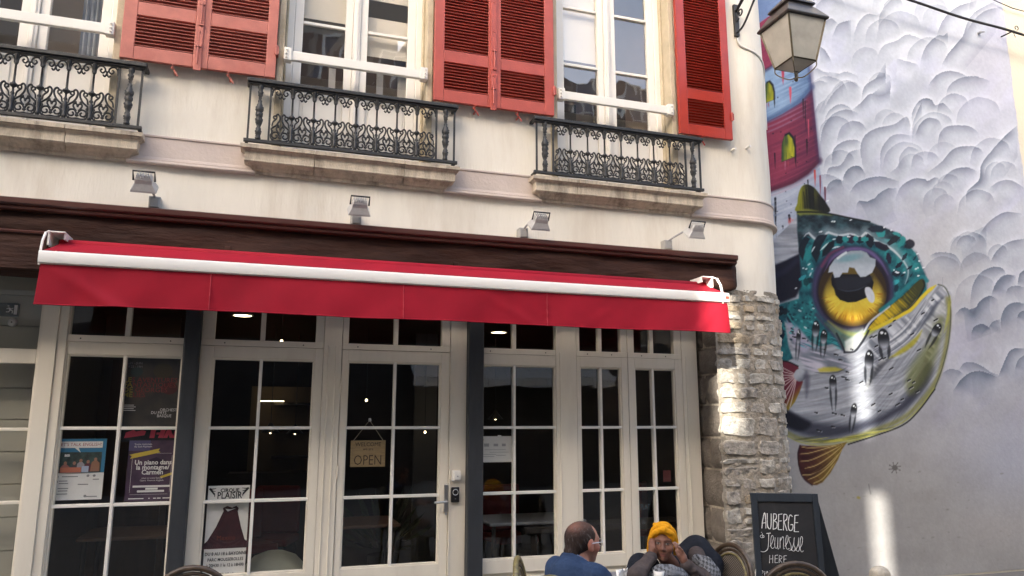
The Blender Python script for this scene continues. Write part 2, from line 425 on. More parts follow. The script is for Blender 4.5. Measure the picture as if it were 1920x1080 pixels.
for a in ((.09,.49,6.45,5.33,5.60), (.66,1.06,6.45,5.05,5.44), (2.58,3.0,6.44,5.32,6.6), (.09,.49,6.45,5.80,6.6), (.66,1.06,6.45,5.62,6.6)): MB().box(a[0],a[1],a[2],a[2]+.005,a[3],a[4]).build('reflected_wall_sheet', M['reflection_sheet'], HB)  # cream sheets stand in for a sunlit wall mirrored in the panes
b = MB()
for x0, x1, z0, z1 in ((.02,.09,4.0,5.05), (.36,.42,4.0,4.95), (.80,.86,4.0,5.0), (1.0,1.1,4.0,5.0)): b.box(x0,x1,6.6,6.63,z0,z1)
b.build('room_divider', M['curtain'], HB)
b = MB(); b.box(3.14,3.5,6.8,6.83,4.0,5.05); b.box(2.55,2.9,6.75,6.78,4.0,5.0); b.build('room_divider', M['dark'], HB)

# ---- louvred shutters
def shutter(x0, x1, p0, p1, m, latch=None):
    zt = 6.86; z0 = 4.552; y0, y1 = 6.112, 6.150
    fr = MB()
    fr.box(x0, p0, y0, y1, z0, zt); fr.box(p1, x1, y0, y1, z0, zt)
    for a, c in ((z0, 4.665), (4.935, 5.05), (6.74, zt)): fr.box(p0+.001, p1-.001, y0+.001, y1-.001, a, c)
    f = fr.build('shutter', m, HB, bevel=.004)
    MB().box(p0-.005, p1+.005, 6.151, 6.157, 4.6, 6.8).build('backing_board', m, f)
    sl = MB(); wd = p1-p0+.006; c, s_ = math.cos(R(20)), math.sin(R(20)); t = .0032; L_ = .0195
    vs = []
    for sx in (-wd/2, wd/2):
        for a, bb_ in ((-L_, -t), (L_, -t), (L_, t), (-L_, t)):
            # a runs outwards and down
            vs.append((sx, -a*c - bb_*s_*0.6, -a*s_ + bb_*c))
    sl.add(vs, [(0,1,2,3), (7,6,5,4), (0,4,5,1), (1,5,6,2), (2,6,7,3), (3,7,4,0)])
    me = sl.mesh(); me.materials.append(m); me.name = 'slat'
    rl = root_loc(HB)
    for lo, hi in ((4.665, 4.935), (5.05, 6.74)):
        n = round((hi-lo)/.0305)
        for k in range(n):
            o = link('slat', me, f, Vector(((p0+p1)/2, 6.131, lo+(k+.5)*(hi-lo)/n)) - rl)
            o.rotation_euler = (R(random.uniform(-1.5, 1.5)), R(random.uniform(-.25,.25)), 0)
    hg = MB()
    hx = x0 if latch == 'R' else x1
    for z in (4.80, 6.2):
        hg.box(hx-.018, hx+.018, 6.10, 6.19, z-.035, z+.035); hg.cyl((hx, 6.105, z-.045), (hx, 6.105, z+.045), .010, seg=8)
    hg.build('hinge', m, f)
    st = MB(); xm = (x0+x1)/2 + (.12 if latch == 'L' else -.05)
    st.cyl((xm, 6.2, 4.50), (xm, 6.13, 4.505), .008, seg=6); st.tube([(xm-.03, 6.135, 4.535), (xm, 6.13, 4.505), (xm+.028, 6.128, 4.46)], .007, 6); st.cyl((xm-.012, 6.13, 4.51), (xm-.012, 6.1, 4.545), .007, seg=6)
    st.build('shutter_stay', m, f)
    if latch == 'L':
        lt = MB(); lx = x1-.02
        lt.box(lx-.004, lx+.052, 6.098, 6.112, z0-.03, zt)            # overlapping strip on the meeting stiles
        lt.build('meeting_strip', m, f, bevel=.003)
        l2 = MB(); l2.tube([(lx+.03, 6.09, 4.93), (lx+.032, 6.083, 5.0), (lx+.028, 6.09, 5.12)], .0065, 6); l2.box(lx+.012, lx+.05, 6.088, 6.098, 5.10, 5.125); l2.box(lx+.012, lx+.05, 6.088, 6.098, 4.915, 4.94)
        l2.tube([(lx+.02, 6.085, 4.74), (lx+.022, 6.08, 4.66), (lx+.022, 6.085, 4.575)], .007, 6); l2.box(lx+.0, lx+.045, 6.086, 6.098, 4.725, 4.75)
        l2.build('latch_rod', m, f)
        bt = MB()
        for z in (4.62, 4.72, 4.86, 5.3, 5.6): bt.cyl((lx+.024, 6.098, z), (lx+.024, 6.09, z), .006, seg=6)
        bt.build('bolt', m, f)
    return f
shutter(-1.278,-.712,-1.18,-.745,M['shutter_a'],'L'); shutter(-.704,-.104,-.63,-.185,M['shutter_a'],'R2')
shutter(1.248,1.80,1.34,1.757,M['shutter_b'],'L'); shutter(1.81,2.406,1.877,2.311,M['shutter_b'],'R2')
shutter(3.752,4.362,3.852,4.272,M['shutter_c'],'R2')

# ---- stone sills, string course
SILLP = [(0,3.715),(.004,3.74),(.022,3.748),(.03,3.765),(.052,3.782),(.078,3.79),(.086,3.80),(.084,3.812),(.084,3.876),(.098,3.884),(.102,3.892),(.118,3.897),(.12,3.928),(0,3.932)]
def sill(x0, x1, cuts):
    b = MB(); b.box(x0+.03, x1-.03, 6.172, 6.45, 3.72, 3.927); f = b.build('stone_sill', M['stone'], HB)
    xs = [x0]+cuts+[x1]
    for i in range(len(xs)-1):
        a, c = xs[i]+(.0025 if i else 0), xs[i+1]-(.0025 if i < len(xs)-2 else 0)
        pth = [(a, 6.17), (c, 6.17)]
        if i == 0: pth = [(a, 6.24)]+pth
        if i == len(xs)-2: pth = pth+[(c, 6.24)]
        dz = random.uniform(-.004, .004)
        MB().sweep([(o, z+dz) for o, z in SILLP], pth).build('sill_block', M['stone'], f)
for c, cuts in zip(WIN, ([-1.58], [.25, 1.0], [2.62, 3.55])): sill(c-.79, c+.79, [x for x in cuts])
STR = [(-.01,3.712),(.040,3.716),(.046,3.726),(.044,3.738),(.030,3.744),(.032,3.758),(.020,3.764),(.018,3.775),(.014,3.78),(.014,3.942),(.022,3.946),(.024,3.958),(.008,3.966),(-.01,3.968)]
for s0, s1 in ((WIN[0]+.79, WIN[1]-.79), (WIN[1]+.79, WIN[2]-.79), (WIN[2]+.79, 9)):
    ss = [s for s in [s0]+[s0+k*.12 for k in range(1, 60)]+[XC+RC*math.pi/2*k/12 for k in range(13)] if s0 <= s < min(s1, 7)]; ss = sorted(set(np.round(ss, 4)))+([s1] if s1 < 7 else [7.5])
    pth = [wpath(s)[:2] for s in ss]
    MB().sweep(STR, pth).build('string_course', M['band'], HB)

# ---- balcony railings
def spiral(cu, cv, r0, r1, a0, a1, n=16):
    return [(cu+(r0+(r1-r0)*t)*math.cos(R(a0+(a1-a0)*t)), cv+(r0+(r1-r0)*t)*math.sin(R(a0+(a1-a0)*t))) for t in [i/n for i in range(n+1)]]
PW, RH, ZB, YR = .175, .47, 3.985, 6.09
def curl_mesh(which):
    """one bay between two balusters: hanging garland, half lyres left and right, heart of spirals"""
    b = MB(); p = PW
    def tb(pts, r=.0052): b.tube([(x*p, 0, z*p) for x, z in pts], r, 5, up=(0,1,0), flat=1.3)
    H_ = RH/p
    for s in (1, -1):
        f = (lambda q: q) if s == 1 else (lambda q: [(1-x, z) for x, z in q])
        if which == 'garland':
          tb(f(list(spline([(.06, H_-.42), (.08, H_-.20), (.2, H_-.06), (.36, H_-.09), (.43, H_-.25), (.33, H_-.38), (.23, H_-.28), (.29, H_-.19)], 4))), .0066)
          tb(f(list(spline([(.43, H_-.25), (.5, H_-.38), (.42, H_-.54), (.35, H_-.46)], 4))), .0066)
          tb(f([(.03,H_-.03),(.10,H_-.16),(.06,H_-.30)]), .0062)
          continue
        # lyre
        tb(f(list(spline([(.12, .74), (.16, .95), (.30, 1.12), (.30, 1.24), (.2, 1.26), (.17, 1.15), (.24, 1.12)], 4))), .0066)
        tb(f(list(spline([(.26, 1.26), (.36, 1.36), (.45, 1.25), (.44, 1.05), (.33, .82), (.2, .70), (.10, .60)], 5))), .0076)
        # heart
        tb(f(list(spline([(.5, .58), (.46, .70), (.36, .72), (.33, .62), (.38, .50), (.46, .40)], 4))), .0068)
        tb(f(spiral(.29, .27, .20, .05, 60, 430, 16)), .007)
        tb(f(list(spline([(.10, .60), (.13, .42), (.09, .28), (.13, .1), (.3, .03), (.5, .06)], 4))), .0068)
        tb(f(list(spline([(.39, .44), (.47, .30), (.5, .14)], 4))), .0068)
        for (lx, lz) in ((.14,.50), (.18,.06), (.40,.78), (.47,.2)):
            b.lathe((0,0,0), [(.0001,0),(.0001,.0001)], 3) if False else None
            xx = lx if s == 1 else 1-lx
            b.tube([((xx-.03)*p, 0, (lz-.05)*p), (xx*p, 0, lz*p), ((xx+.02*s)*p, 0, (lz+.07)*p)], [.003, .011, .003], 5)
    return b
def baluster_mesh():
    b = MB(); z = lambda v: v*RH
    b.lathe((0,0,0), [(.014,z(0)),(.016,z(.06)),(.011,z(.08)),(.017,z(.20)),(.019,z(.27)),(.011,z(.29)),(.011,z(.31)),(.016,z(.33)),(.008,z(.36)),(.008,z(.42)),(.026,z(.455)),(.028,z(.48)),(.014,z(.50)),(.009,z(.53)),(.0075,z(.82)),(.013,z(.825)),(.013,z(.845)),(.008,z(.85)),(.009,z(.90)),(.017,z(.95)),(.02,z(.985)),(.02,z(1))], 8)
    return b
def ornate_mesh():
    b = MB(); z = lambda v: v*RH; rr = random.Random(3)
    pr = [(.022,0),(.024,.03),(.018,.06),(.022,.10),(.026,.14),(.020,.19),(.013,.22),(.026,.30),(.032,.36),(.024,.41),(.03,.44),(.03,.47),(.024,.50),(.033,.54),(.033,.58),(.022,.63),(.014,.70),(.010,.76),(.016,.81),(.021,.87),(.015,.91),(.024,.95),(.024,1)]
    b.lathe((0,0,0), [(r*.98, z(v)) for r, v in pr], 8)
    for r, v in pr[2:-2]:
        for s in (-1, 1): b.tube([(s*r*.3,-r*.75,z(v)-.012),(s*r*.85,-r*.5,z(v)),(s*r*.6,-r*.55,z(v)+.014)], [.003,.0065,.003], 5)
    return b
_cm = curl_mesh('lyre').mesh(); _cm.materials.append(M['iron']); _cm.name = 'scroll_panel'
_gm = curl_mesh('garland').mesh(); _gm.materials.append(M['iron']); _gm.name = 'garland'
_bm = baluster_mesh().mesh(smooth=True); _bm.materials.append(M['iron']); _bm.name = 'baluster'
_om = ornate_mesh().mesh(smooth=True); _om.materials.append(M['iron']); _om.name = 'ornate_baluster'
def railing(c):
    x0, x1 = c-.862, c+.862; rl = root_loc(HB)
    b = MB(); b.box(x0-.03, x1+.03, 6.055, 6.125, 4.472, 4.505); b.box(x0-.02, x1+.02, 6.068, 6.112, 4.455, 4.472)
    for s in (x0-.03, x1-.005): b.box(s, s+.035, 6.125, 6.21, 4.474, 4.503)
    f = b.build('balcony_railing', M['iron'], HB, bevel=.006)
    b = MB(); b.box(x0-.03, x1+.03, 6.075, 6.105, 3.958, 3.985)
    for s in (x0-.02, x1-.005): b.box(s, s+.025, 6.105, 6.21, 3.96, 3.983)
    b.build('bottom_rail', M['iron'], f, bevel=.003)
    for x in (x0, x0+.162, x1-.162, x1):
        MB().box(x-.008, x+.008, 6.083, 6.097, 3.985, 4.455).build('upright_bar', M['iron'], f)
    for x in (x0+.08, x1-.08): link('ornate_baluster', _om, f, Vector((x, YR, ZB))-rl)
    for k in range(8):
        if k: link('baluster', _bm, f, Vector((x0+.162+k*PW, YR, ZB))-rl)
        link('scroll_panel', _cm, f, Vector((x0+.162+k*PW, YR, ZB))-rl); link('garland', _gm, f, Vector((x0+.162+k*PW, YR, ZB))-rl)
for c in WIN: railing(c)

# ---- lintel beam and cap board
def beam():
    b = MB(); nx, nz = 150, 9; x0, x1 = -4.5, 4.31
    def zb(x): return (2.79 if x < -1.5 else 2.79+.19*min(1, (x+1.5)/2.5)) + .012*math.sin(x*3.1)+.008*math.sin(x*8.3)+(.02 if x > 4.26 else 0)
    for i in range(nx+1):
        x = x0+(x1-x0)*i/nx
        for k in range(nz+1):
            t = k/nz; z = zb(x)+(3.25-zb(x))*t
            d = .010*math.sin(x*1.7+z*9)+.006*math.sin(x*6.3-z*22)+.004*math.sin(x*15+z*31)-.03*(abs(2*t-1)**8)
            b.v.append((x, 6.105-d, z))
        b.v.append((x, 6.45, zb(x)+.01))
    m = nz+2
    for i in range(nx):
        a, c = i*m, (i+1)*m
        for k in range(nz): b.f.append((a+k, c+k, c+k+1, a+k+1))
        b.f.append((a+nz+1, c+nz+1, c, a))
    a = nx*m; b.f.append(tuple([a+k for k in range(nz+1)]+[a+nz+1])[::-1])
    b.add([(x1,6.105,3.25),(x1,6.45,3.25),(x1,6.45,2.97)], [(0,1,2)])
    return b
bmo = beam().build('lintel_beam', M['beam'], HB, smooth=True, fix=True)
MB().sweep([(-.06,3.238),(.055,3.236),(.072,3.243),(.078,3.256),(.07,3.268),(.088,3.272),(.098,3.283),(.10,3.318),(.085,3.326),(-.06,3.335)], [(-4.5,6.13),(4.285,6.13)]).build('cap_board', M['cap'], HB)
b = MB(); b.box(-4.5,-1.615,6.055,6.10,2.80,3.065); b.build('side_board', M['beam'], HB, bevel=.006)
b = MB(); b.sweep([(0,3.06),(.02,3.062),(.024,3.075),(.012,3.085),(0,3.087)], [(-4.5,6.06),(-1.60,6.06)]); b.build('side_board_moulding', M['cap'], HB)
for x, y in ((427,467),(855,497),(1131,518),(27,443),(440,415)):
    p = at(x, y, 6.07)
    MB().box(p.x-.022, p.x+.022, 6.06, 6.12, p.z-.022, p.z+.022).build('bolt_plate', M['beam'], HB, bevel=.004)

# ================================================================== SHOP FRONT
K = 6.55/6.2
jx = lambda X: X*K
jz = lambda Z: EYE+(Z-EYE)*K
ROWS = [.582, 1.12, 1.668, 2.205]
def unit(name, o0, o1, g0, g1, gm, door=False, label=None):
    o0, o1, g0, g1, gm = [jx(v) for v in (o0, o1, g0, g1, gm)]; rows = [jz(v) for v in ROWS]; tz0, tz1 = jz(2.35), jz(2.76)
    y0, y1 = (6.532, 6.60) if not door else (6.540, 6.60)
    b = MB(); top = tz0-.055
    if o0 < g0-.003: b.box(o0+.0015, g0, y0, y1, .04, top)
    if o1 > g1+.003: b.box(g1, o1-.0015, y0, y1, .04, top)
    b.box(g0, g1, y0+.001, y1-.001, rows[3], top); b.box(g0, g1, y0+.001, y1-.001, rows[0]-.11, rows[0]); b.box(g0, g1, y0+.001, y1-.001, .041, .14)
    b.box(g0, g1, y0+.028, y1-.02, .14, rows[0]-.11)
    b.box(g0+.04, g1-.04, y0+.012, y0+.03, .18, rows[0]-.15)
    # glazing beads round the glass
    t = .014
    for (a0, a1, c0, c1) in ((g0, g0+t, rows[0], rows[3]), (g1-t, g1, rows[0], rows[3])): b.box(a0, a1, y0+.012, y1-.012, c0, c1)
    for zz in (rows[0], rows[3]-t): b.box(g0+t, g1-t, y0+.012, y1-.012, zz, zz+t)
    f = b.build(name, M['cream'], HB, bevel=.0035, label=label)
    for k in range(3):
        if k: 
            MB().box(g0+.001, gm-.0125, y0+.006, y1-.01, rows[k]-.0125, rows[k]+.0125).build('muntin', M['white'], f, bevel=.004)
            MB().box(gm+.0125, g1-.001, y0+.006, y1-.01, rows[k]-.0125, rows[k]+.0125).build('muntin', M['white'], f, bevel=.004)
        for a, c in ((g0, gm), (gm, g1)):
            t = random.uniform(-.0015, .0015)
            MB().quad((a, 6.572+t, rows[k]), (c, 6.572-t, rows[k]), (c, 6.572, rows[k+1]), (a, 6.572, rows[k+1])).build('pane', M['glass'], f, fix=False)
    MB().box(gm-.0125, gm+.0125, y0+.004, y1-.008, rows[0], rows[3]).build('muntin', M['white'], f, bevel=.004)
    # transom light above
    b = MB(); e = .002
    b.box(o0+e, o1-e, 6.534, 6.60, tz0-.052, tz0); b.box(o0+e, o1-e, 6.534, 6.6, tz1, 2.99)
    if o0 < g0-.003: b.box(o0+e, g0, 6.536, 6.6, tz0, tz1)
    if o1 > g1+.003: b.box(g1, o1-e, 6.536, 6.6, tz0, tz1)
    b.box(gm-.02, gm+.02, 6.545, 6.595, tz0, tz1)
    tf = b.build('transom_light', M['cream'], HB, bevel=.0035)
    for a, c in ((g0, gm-.02), (gm+.02, g1)): MB().quad((a,6.575,tz0),(c,6.575,tz0),(c,6.575,tz1),(a,6.575,tz1)).build('pane', M['glass'], tf, fix=False)
    sc = MB()
    for xx in (g0+.08, g1-.10): sc.cyl((xx, 6.535, tz0-.028), (xx, 6.531, tz0-.028), .006, seg=6)
    sc.build('screw_head', M['black'], tf)
    return f
UA = unit('shop_window', -1.604, -.640, -1.43, -.648, -1.045)
UB = unit('shop_window', -.528, .40, -.43, .334, -.075)
UC = unit('shop_door', .547, 1.453, .597, 1.38, .988, door=True, label='white glazed door with steel lever handle')
UD = unit('shop_window', 1.73, 2.42, 1.736, 2.42, 2.033)
UE = unit('shop_window', 2.62, 3.132, 2.655, 3.066, 2.86)
UF = unit('shop_window', 3.134, 3.70, 3.203, 3.625, 3.392)
def mull(x0, x1, beads=()):
    b = MB(); b.box(jx(x0)+.001, jx(x1)-.001, 6.528, 6.60, .02, 2.99)
    for q in beads: b.box(jx(q)-.006, jx(q)+.006, 6.519, 6.53, .05, jz(2.33))
    return b.build('mullion', M['cream'], HB, bevel=.004)
mull(.40, .545, (.44, .50)); mull(1.455, 1.60, (1.462,)); mull(2.42, 2.62, (2.46,)); mull(3.70, 3.866, (3.74,))
for x0, x1 in ((-.642, -.528), (1.598, 1.732)):
    MB().box(jx(x0), jx(x1), 6.44, 6.62, 0, 2.99).build('post', M['post'], HB, bevel=.012)
b = MB(); b.box(jx(-1.606)-.0, jx(-1.50), 6.50, 6.531, 0, 2.8); b.box(jx(-1.50), jx(-1.44), 6.515, 6.531, 0, 2.8); b.build('mullion', M['cream'], HB, bevel=.004)
# lever handle
hd = MB(); p = at(836, 960, 6.53); xh = p.x
hd.box(xh-.018, xh+.018, 6.522, 6.540, at(0,985,6.53).z-.02, at(0,930,6.53).z)
hd.tube([(xh, 6.53, 1.035), (xh, 6.48, 1.035), (xh-.03, 6.472, 1.035), (xh-.115, 6.472, 1.032)], .011, 8)
hd.cyl((xh,6.524,.93),(xh,6.515,.93),.011,seg=8)
hd.build('door_handle', M['chrome'], UC, bevel=.003)
for z in (.35, 1.3, 2.0):
    MB().cyl((jx(.548), 6.528, z-.05), (jx(.548), 6.528, z+.05), .009, seg=8).build('hinge', M['cream'], UC)

# left hand window, partly in view
rows = [jz(v) for v in (.62, 1.155, 1.661, 2.13)]; tz = [jz(2.235), jz(2.80)]
b = MB(); gx0, gx1 = -4.3, jx(-1.628)
b.box(gx1, jx(-1.607), 6.535, 6.6, .04, 2.85); b.box(gx0, gx1, 6.536, 6.6, rows[3], tz[0]); b.box(gx0, gx1, 6.536, 6.6, .04, rows[0]); b.box(gx0, gx1, 6.55, 6.585, tz[1], 2.85)
for k in (1, 2): b.box(gx0, gx1, 6.548, 6.59, rows[k]-.012, rows[k]+.012)
b.box(-2.5,-2.45,6.54,6.6,rows[0],rows[3])
UL = b.build('shop_window', M['cream'], HB, bevel=.004)
for k in range(3): MB().quad((gx0,6.572,rows[k]),(gx1,6.572,rows[k]),(gx1,6.572,rows[k+1]),(gx0,6.572,rows[k+1])).build('pane', M['glass'], UL, fix=False)
MB().quad((gx0,6.574,tz[0]),(gx1,6.574,tz[0]),(gx1,6.574,tz[1]),(gx0,6.574,tz[1])).build('pane', M['glass'], UL, fix=False)
M['pale'] = mat('pale_olive_partition', (.44,.42,.345), .8, .05, 3)
b = MB(); b.box(-4.4,-1.72,6.80,6.86,0,2.95)
pw = b.build('inner_partition', M['pale'], HB)
for k in range(12): MB().box(-4.4,-1.725,6.785,6.80,.02+k*.245,.02+k*.245+.238).build('plank', M['pale'], pw, bevel=.003)
MB().box(-1.72,-1.66,6.62,9.5,0,2.95).build('inner_partition', M['dark'], HB)

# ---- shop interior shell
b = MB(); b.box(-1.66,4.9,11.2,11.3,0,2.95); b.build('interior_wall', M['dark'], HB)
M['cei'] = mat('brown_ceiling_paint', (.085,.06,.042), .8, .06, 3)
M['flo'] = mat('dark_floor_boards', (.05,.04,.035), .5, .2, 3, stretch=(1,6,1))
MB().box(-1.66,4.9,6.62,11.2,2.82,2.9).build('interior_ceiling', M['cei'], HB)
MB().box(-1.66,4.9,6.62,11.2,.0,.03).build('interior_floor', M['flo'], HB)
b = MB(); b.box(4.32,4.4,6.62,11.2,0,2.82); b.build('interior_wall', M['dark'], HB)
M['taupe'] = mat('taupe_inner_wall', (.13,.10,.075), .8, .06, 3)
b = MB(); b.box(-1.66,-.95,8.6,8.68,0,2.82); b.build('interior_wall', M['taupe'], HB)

# ================================================================== STONE PILLAR
SP = MB()
M['mortar'] = mat('sandy_lime_mortar', (.37,.325,.26), .95, .3, 11, bump=1.0, bscale=34, dirt=(.17,.145,.115,.7), dscale=7)
M['stoneA'] = mat('rough_grey_limestone', (.38,.345,.295), .95, .4, 16, bump=1.0, bscale=30, dirt=(.10,.09,.075,.8), dscale=11)
M['stoneB'] = mat('pale_limestone', (.48,.45,.39), .95, .35, 14, bump=1.0, bscale=32, dirt=(.17,.15,.12,.75), dscale=12)
M['stoneC'] = mat('ochre_stone', (.38,.31,.22), .95, .2, 10, bump=.9, bscale=40, dirt=(.24,.18,.11,.5), dscale=8)
M['jambst'] = mat('shade_darkened_dressed_stone', (.175,.150,.125), .95, .25, 9, bump=.6, bscale=50, dirt=(.08,.07,.06,.6), dscale=6)  # base colour darkened to carry the shadow in the door reveal
rs = random.Random(11)
_T = np.random.default_rng(77).random((64, 64))
def rn2(x, y):
    xi, yi = int(math.floor(x)), int(math.floor(y)); fx, fy = x-xi, y-yi; fx = fx*fx*(3-2*fx); fy = fy*fy*(3-2*fy); g = lambda a, b: _T[b % 64, a % 64]
    return (g(xi,yi)*(1-fx)+g(xi+1,yi)*fx)*(1-fy)+(g(xi,yi+1)*(1-fx)+g(xi+1,yi+1)*fx)*fy
def rough(s, z): return (rn2(s*14, z*16)-.5)*.016+(rn2(s*37+9, z*41)-.5)*.011+(rn2(s*80+5, z*84)-.5)*.006
def stone(s0, s1, z0, z1, depth, m):
    b = MB(); nu, nv = max(5, int((s1-s0)/.021)), max(5, int((z1-z0)/.021))
    ph = [rs.uniform(0, 6) for _ in range(6)]; tilt = rs.uniform(-.012, .012); tilt2 = rs.uniform(-.010, .010)
    for i in range(nu+1):
        for k in range(nv+1):
            u, v = i/nu, k/nv; eu, ev = 2*u-1, 2*v-1
            # irregular broken outline: pull the corners in and wobble the edges
            cor = max(0, abs(eu)+abs(ev)-1.45)
            uu = u - .16*cor*eu + .035*math.sin(v*6+ph[0])*abs(eu); vv = v - .16*cor*ev + .06*math.sin(u*6+ph[1])*abs(ev)
            s = s0+(s1-s0)*uu; z = z0+(z1-z0)*vv
            edge = max(abs(eu), abs(ev)); r2 = max(0, edge-.80)/.20
            out = depth*(1-r2**2*.8) + rough(s+ph[2], z+ph[3])*(1-.5*r2) + tilt*eu*(1-r2) + tilt2*ev*(1-r2)
            if abs(eu) > .99 or abs(ev) > .99: out = -.03
            x, y, nx, ny = wpath(s); b.v.append((x+nx*out, y+ny*out, z))
    for i in range(nu):
        for k in range(nv): b.f.append((i*(nv+1)+k, (i+1)*(nv+1)+k, (i+1)*(nv+1)+k+1, i*(nv+1)+k+1))
    o = b.build('stone', m, PIL, fix=False); smooth_angle(o, 28); return o
def pillar_back():
    b = MB(); ss = list(np.arange(4.1, 5.95, .022))+[7, 9, 11]; zs = np.arange(0, 3.03, .022); n = len(zs)
    for s in ss:
        x, y, nx, ny = wpath(s)
        for z in zs:
            o = (-.001+1.3*rough(s+3, z+7)) if s > 4.13 else -.006
            b.v.append((x+nx*o, y+ny*o, z))
    for i in range(len(ss)-1): b.f += [(i*n+k, (i+1)*n+k, (i+1)*n+k+1, i*n+k+1) for k in range(n-1)]
    b.add([(4.145,6.235,0),(4.145,6.62,0),(4.145,6.62,3.0),(4.145,6.235,3.0)], [(0,1,2,3)])
    return b
PIL = pillar_back().build('stone_pillar', M['mortar'], HB, smooth=True, fix=False); smooth_angle(PIL, 30)
z = .02
while z < 2.93:
    h = rs.choice((.11, .14, .18, .22, .27)); h = min(h, 2.985-z)
    if 2.985-z-h < .09: h = 2.985-z
    s = 4.105; first = True
    while s < 5.75:
        l = rs.uniform(.12, .36) if not first else rs.choice((.20, .32, .40))
        first = False; e = min(s+l, 5.8)
        if rs.random() < .35 and h > .17:
            hm = z+h*rs.uniform(.4, .6)
            stone(s, e-.012, z, hm-.006, rs.uniform(.003, .017), rs.choice((M['stoneA'], M['stoneB'], M['stoneA'], M['stoneC']))); stone(s, e-.014, hm+.006, z+h-.012, rs.uniform(.003, .017), rs.choice((M['stoneA'], M['stoneB'])))
        else: stone(s, e-.013, z, z+h-.013, rs.uniform(.003, .018), rs.choices((M['stoneA'], M['stoneB'], M['stoneC']), (5, 4, .15))[0])
        s = e
    z += h
# dressed jamb blocks facing the door reveal
z = .02; k = 0
while z < 2.97:
    h = min(rs.uniform(.26, .36), 2.985-z)
    cuts = [6.205, 6.62] if k % 2 else [6.205, 6.205+rs.uniform(.2, .3), 6.62]
    for i in range(len(cuts)-1):
        b = MB(); a0, a1 = cuts[i]+.003, cuts[i+1]-.003; n1, n2 = 6, 5
        for p_ in range(n1+1):
            for q in range(n2+1):
                u, v = p_/n1, q/n2; ed = max(abs(2*u-1), abs(2*v-1))
                b.v.append((4.105 + (.045 if ed > .99 else rs.uniform(-.004, .004)), a0+(a1-a0)*u, z+.003+(h-.006)*v))
        for p_ in range(n1):
            for q in range(n2): b.f.append((p_*(n2+1)+q, (p_+1)*(n2+1)+q, (p_+1)*(n2+1)+q+1, p_*(n2+1)+q+1))
        o = b.build('stone', M['jambst'], PIL, fix=False); smooth_angle(o, 50)
    z += h; k += 1
# ================================================================== MURAL BUILDING (across the side alley)
YM = 6.85
MBD = thing("mural_building", (7.4, 6.85, 0), 'end building with a big painted fish head and swirling clouds on its blue grey wall', 'building')
M['render2'] = mat('cream_side_render', (.54,.505,.41), .9, .06, 2, bump=.2, bscale=25, dirt=(.5,.46,.38,.35), dscale=1.5)
MB().box(5.12, 40, YM, YM+.4, 0, 12).build('wall', M['render2'], MBD)
MB().box(5.12, 40, YM+.402, YM+4, 0, 12).build('house_body', M['render2'], MBD)

# --- paint canvas: one vertex per ~1.4 photograph pixels, colours worked out shape by shape on the flat wall
GX = np.arange(5.13, 9.46, .0098); GZ = np.arange(0.02, 7.75, .0098)
XX, ZZ = np.meshgrid(GX, GZ); NXg, NZg = len(GX), len(GZ)
_d = [XX, np.full_like(XX, YM), ZZ-EYE]
_a = [sum(q*c for q, c in zip(_d, ax)) for ax in (_cr, _cu, _cf)]
PX = 960+FPX*_a[0]/_a[2]; PY = 540-FPX*_a[1]/_a[2]          # where each bit of wall sits in the sketch
IMG = np.zeros((NZg, NXg, 3))
def vnoise(x, y, seed=0):
    r = np.random.default_rng(seed); T = r.random((64, 64))
    xi = np.floor(x).astype(int); yi = np.floor(y).astype(int); fx = x-xi; fy = y-yi; fx = fx*fx*(3-2*fx); fy = fy*fy*(3-2*fy)
    g = lambda a, b: T[b % 64, a % 64]
    return (g(xi,yi)*(1-fx)+g(xi+1,yi)*fx)*(1-fy)+(g(xi,yi+1)*(1-fx)+g(xi+1,yi+1)*fx)*fy
def fbm(x, y, o=4, seed=0): return sum(vnoise(x*2**k, y*2**k, seed+k)/2**(k+1) for k in range(o))/(1-1/2**o)
def window(pts, pad):
    p = np.array(pts); x0, y0 = p.min(0)-pad; x1, y1 = p.max(0)+pad
    m = (PX >= x0) & (PX <= x1) & (PY >= y0) & (PY <= y1)
    if not m.any(): return None
    r = np.where(m.any(1))[0]; c = np.where(m.any(0))[0]
    return slice(r[0], r[-1]+1), slice(c[0], c[-1]+1)
def dist_line(px, py, pts, closed=False):
    d = np.full(px.shape, 1e9); tt = np.zeros(px.shape); n = len(pts); m = n if closed else n-1
    for i in range(m):
        (ax, ay), (bx, by) = pts[i], pts[(i+1) % n]; vx, vy = bx-ax, by-ay; L2 = vx*vx+vy*vy+1e-9
        t = np.clip(((px-ax)*vx+(py-ay)*vy)/L2, 0, 1); q = (px-ax-t*vx)**2+(py-ay-t*vy)**2
        k = q < d; d = np.where(k, q, d); tt = np.where(k, (i+t)/m, tt)
    return np.sqrt(d), tt
def inside(px, py, pts):
    c = np.zeros(px.shape, bool); n = len(pts)
    for i in range(n):
        (ax, ay), (bx, by) = pts[i], pts[(i+1) % n]
        if ay == by: continue
        k = ((ay > py) != (by > py)) & (px < (bx-ax)*(py-ay)/(by-ay)+ax); c ^= k
    return c
def blend(w, a, col):
    col = np.asarray(col, float)
    if col.ndim == 1: col = col[None, None]
    IMG[w] = IMG[w]*(1-a[..., None]) + col*a[..., None]
def ss(e0, e1, x): t = np.clip((x-e0)/(e1-e0), 0, 1); return t*t*(3-2*t)
def fill(pts, col, soft=1.2, alpha=1.0, smooth=0, fade=None):
    if smooth: pts = [tuple(p) for p in spline(pts, smooth, True)]
    w = window(pts, soft*3+2)
    if w is None: return
    px, py = PX[w], PY[w]; d, _ = dist_line(px, py, pts, True); s = np.where(inside(px, py, pts), -d, d)
    a = alpha*(1-ss(-soft, soft, s))
    if fade is not None: a = a*fade(px, py, s)
    blend(w, a, col(px, py, s) if callable(col) else col)
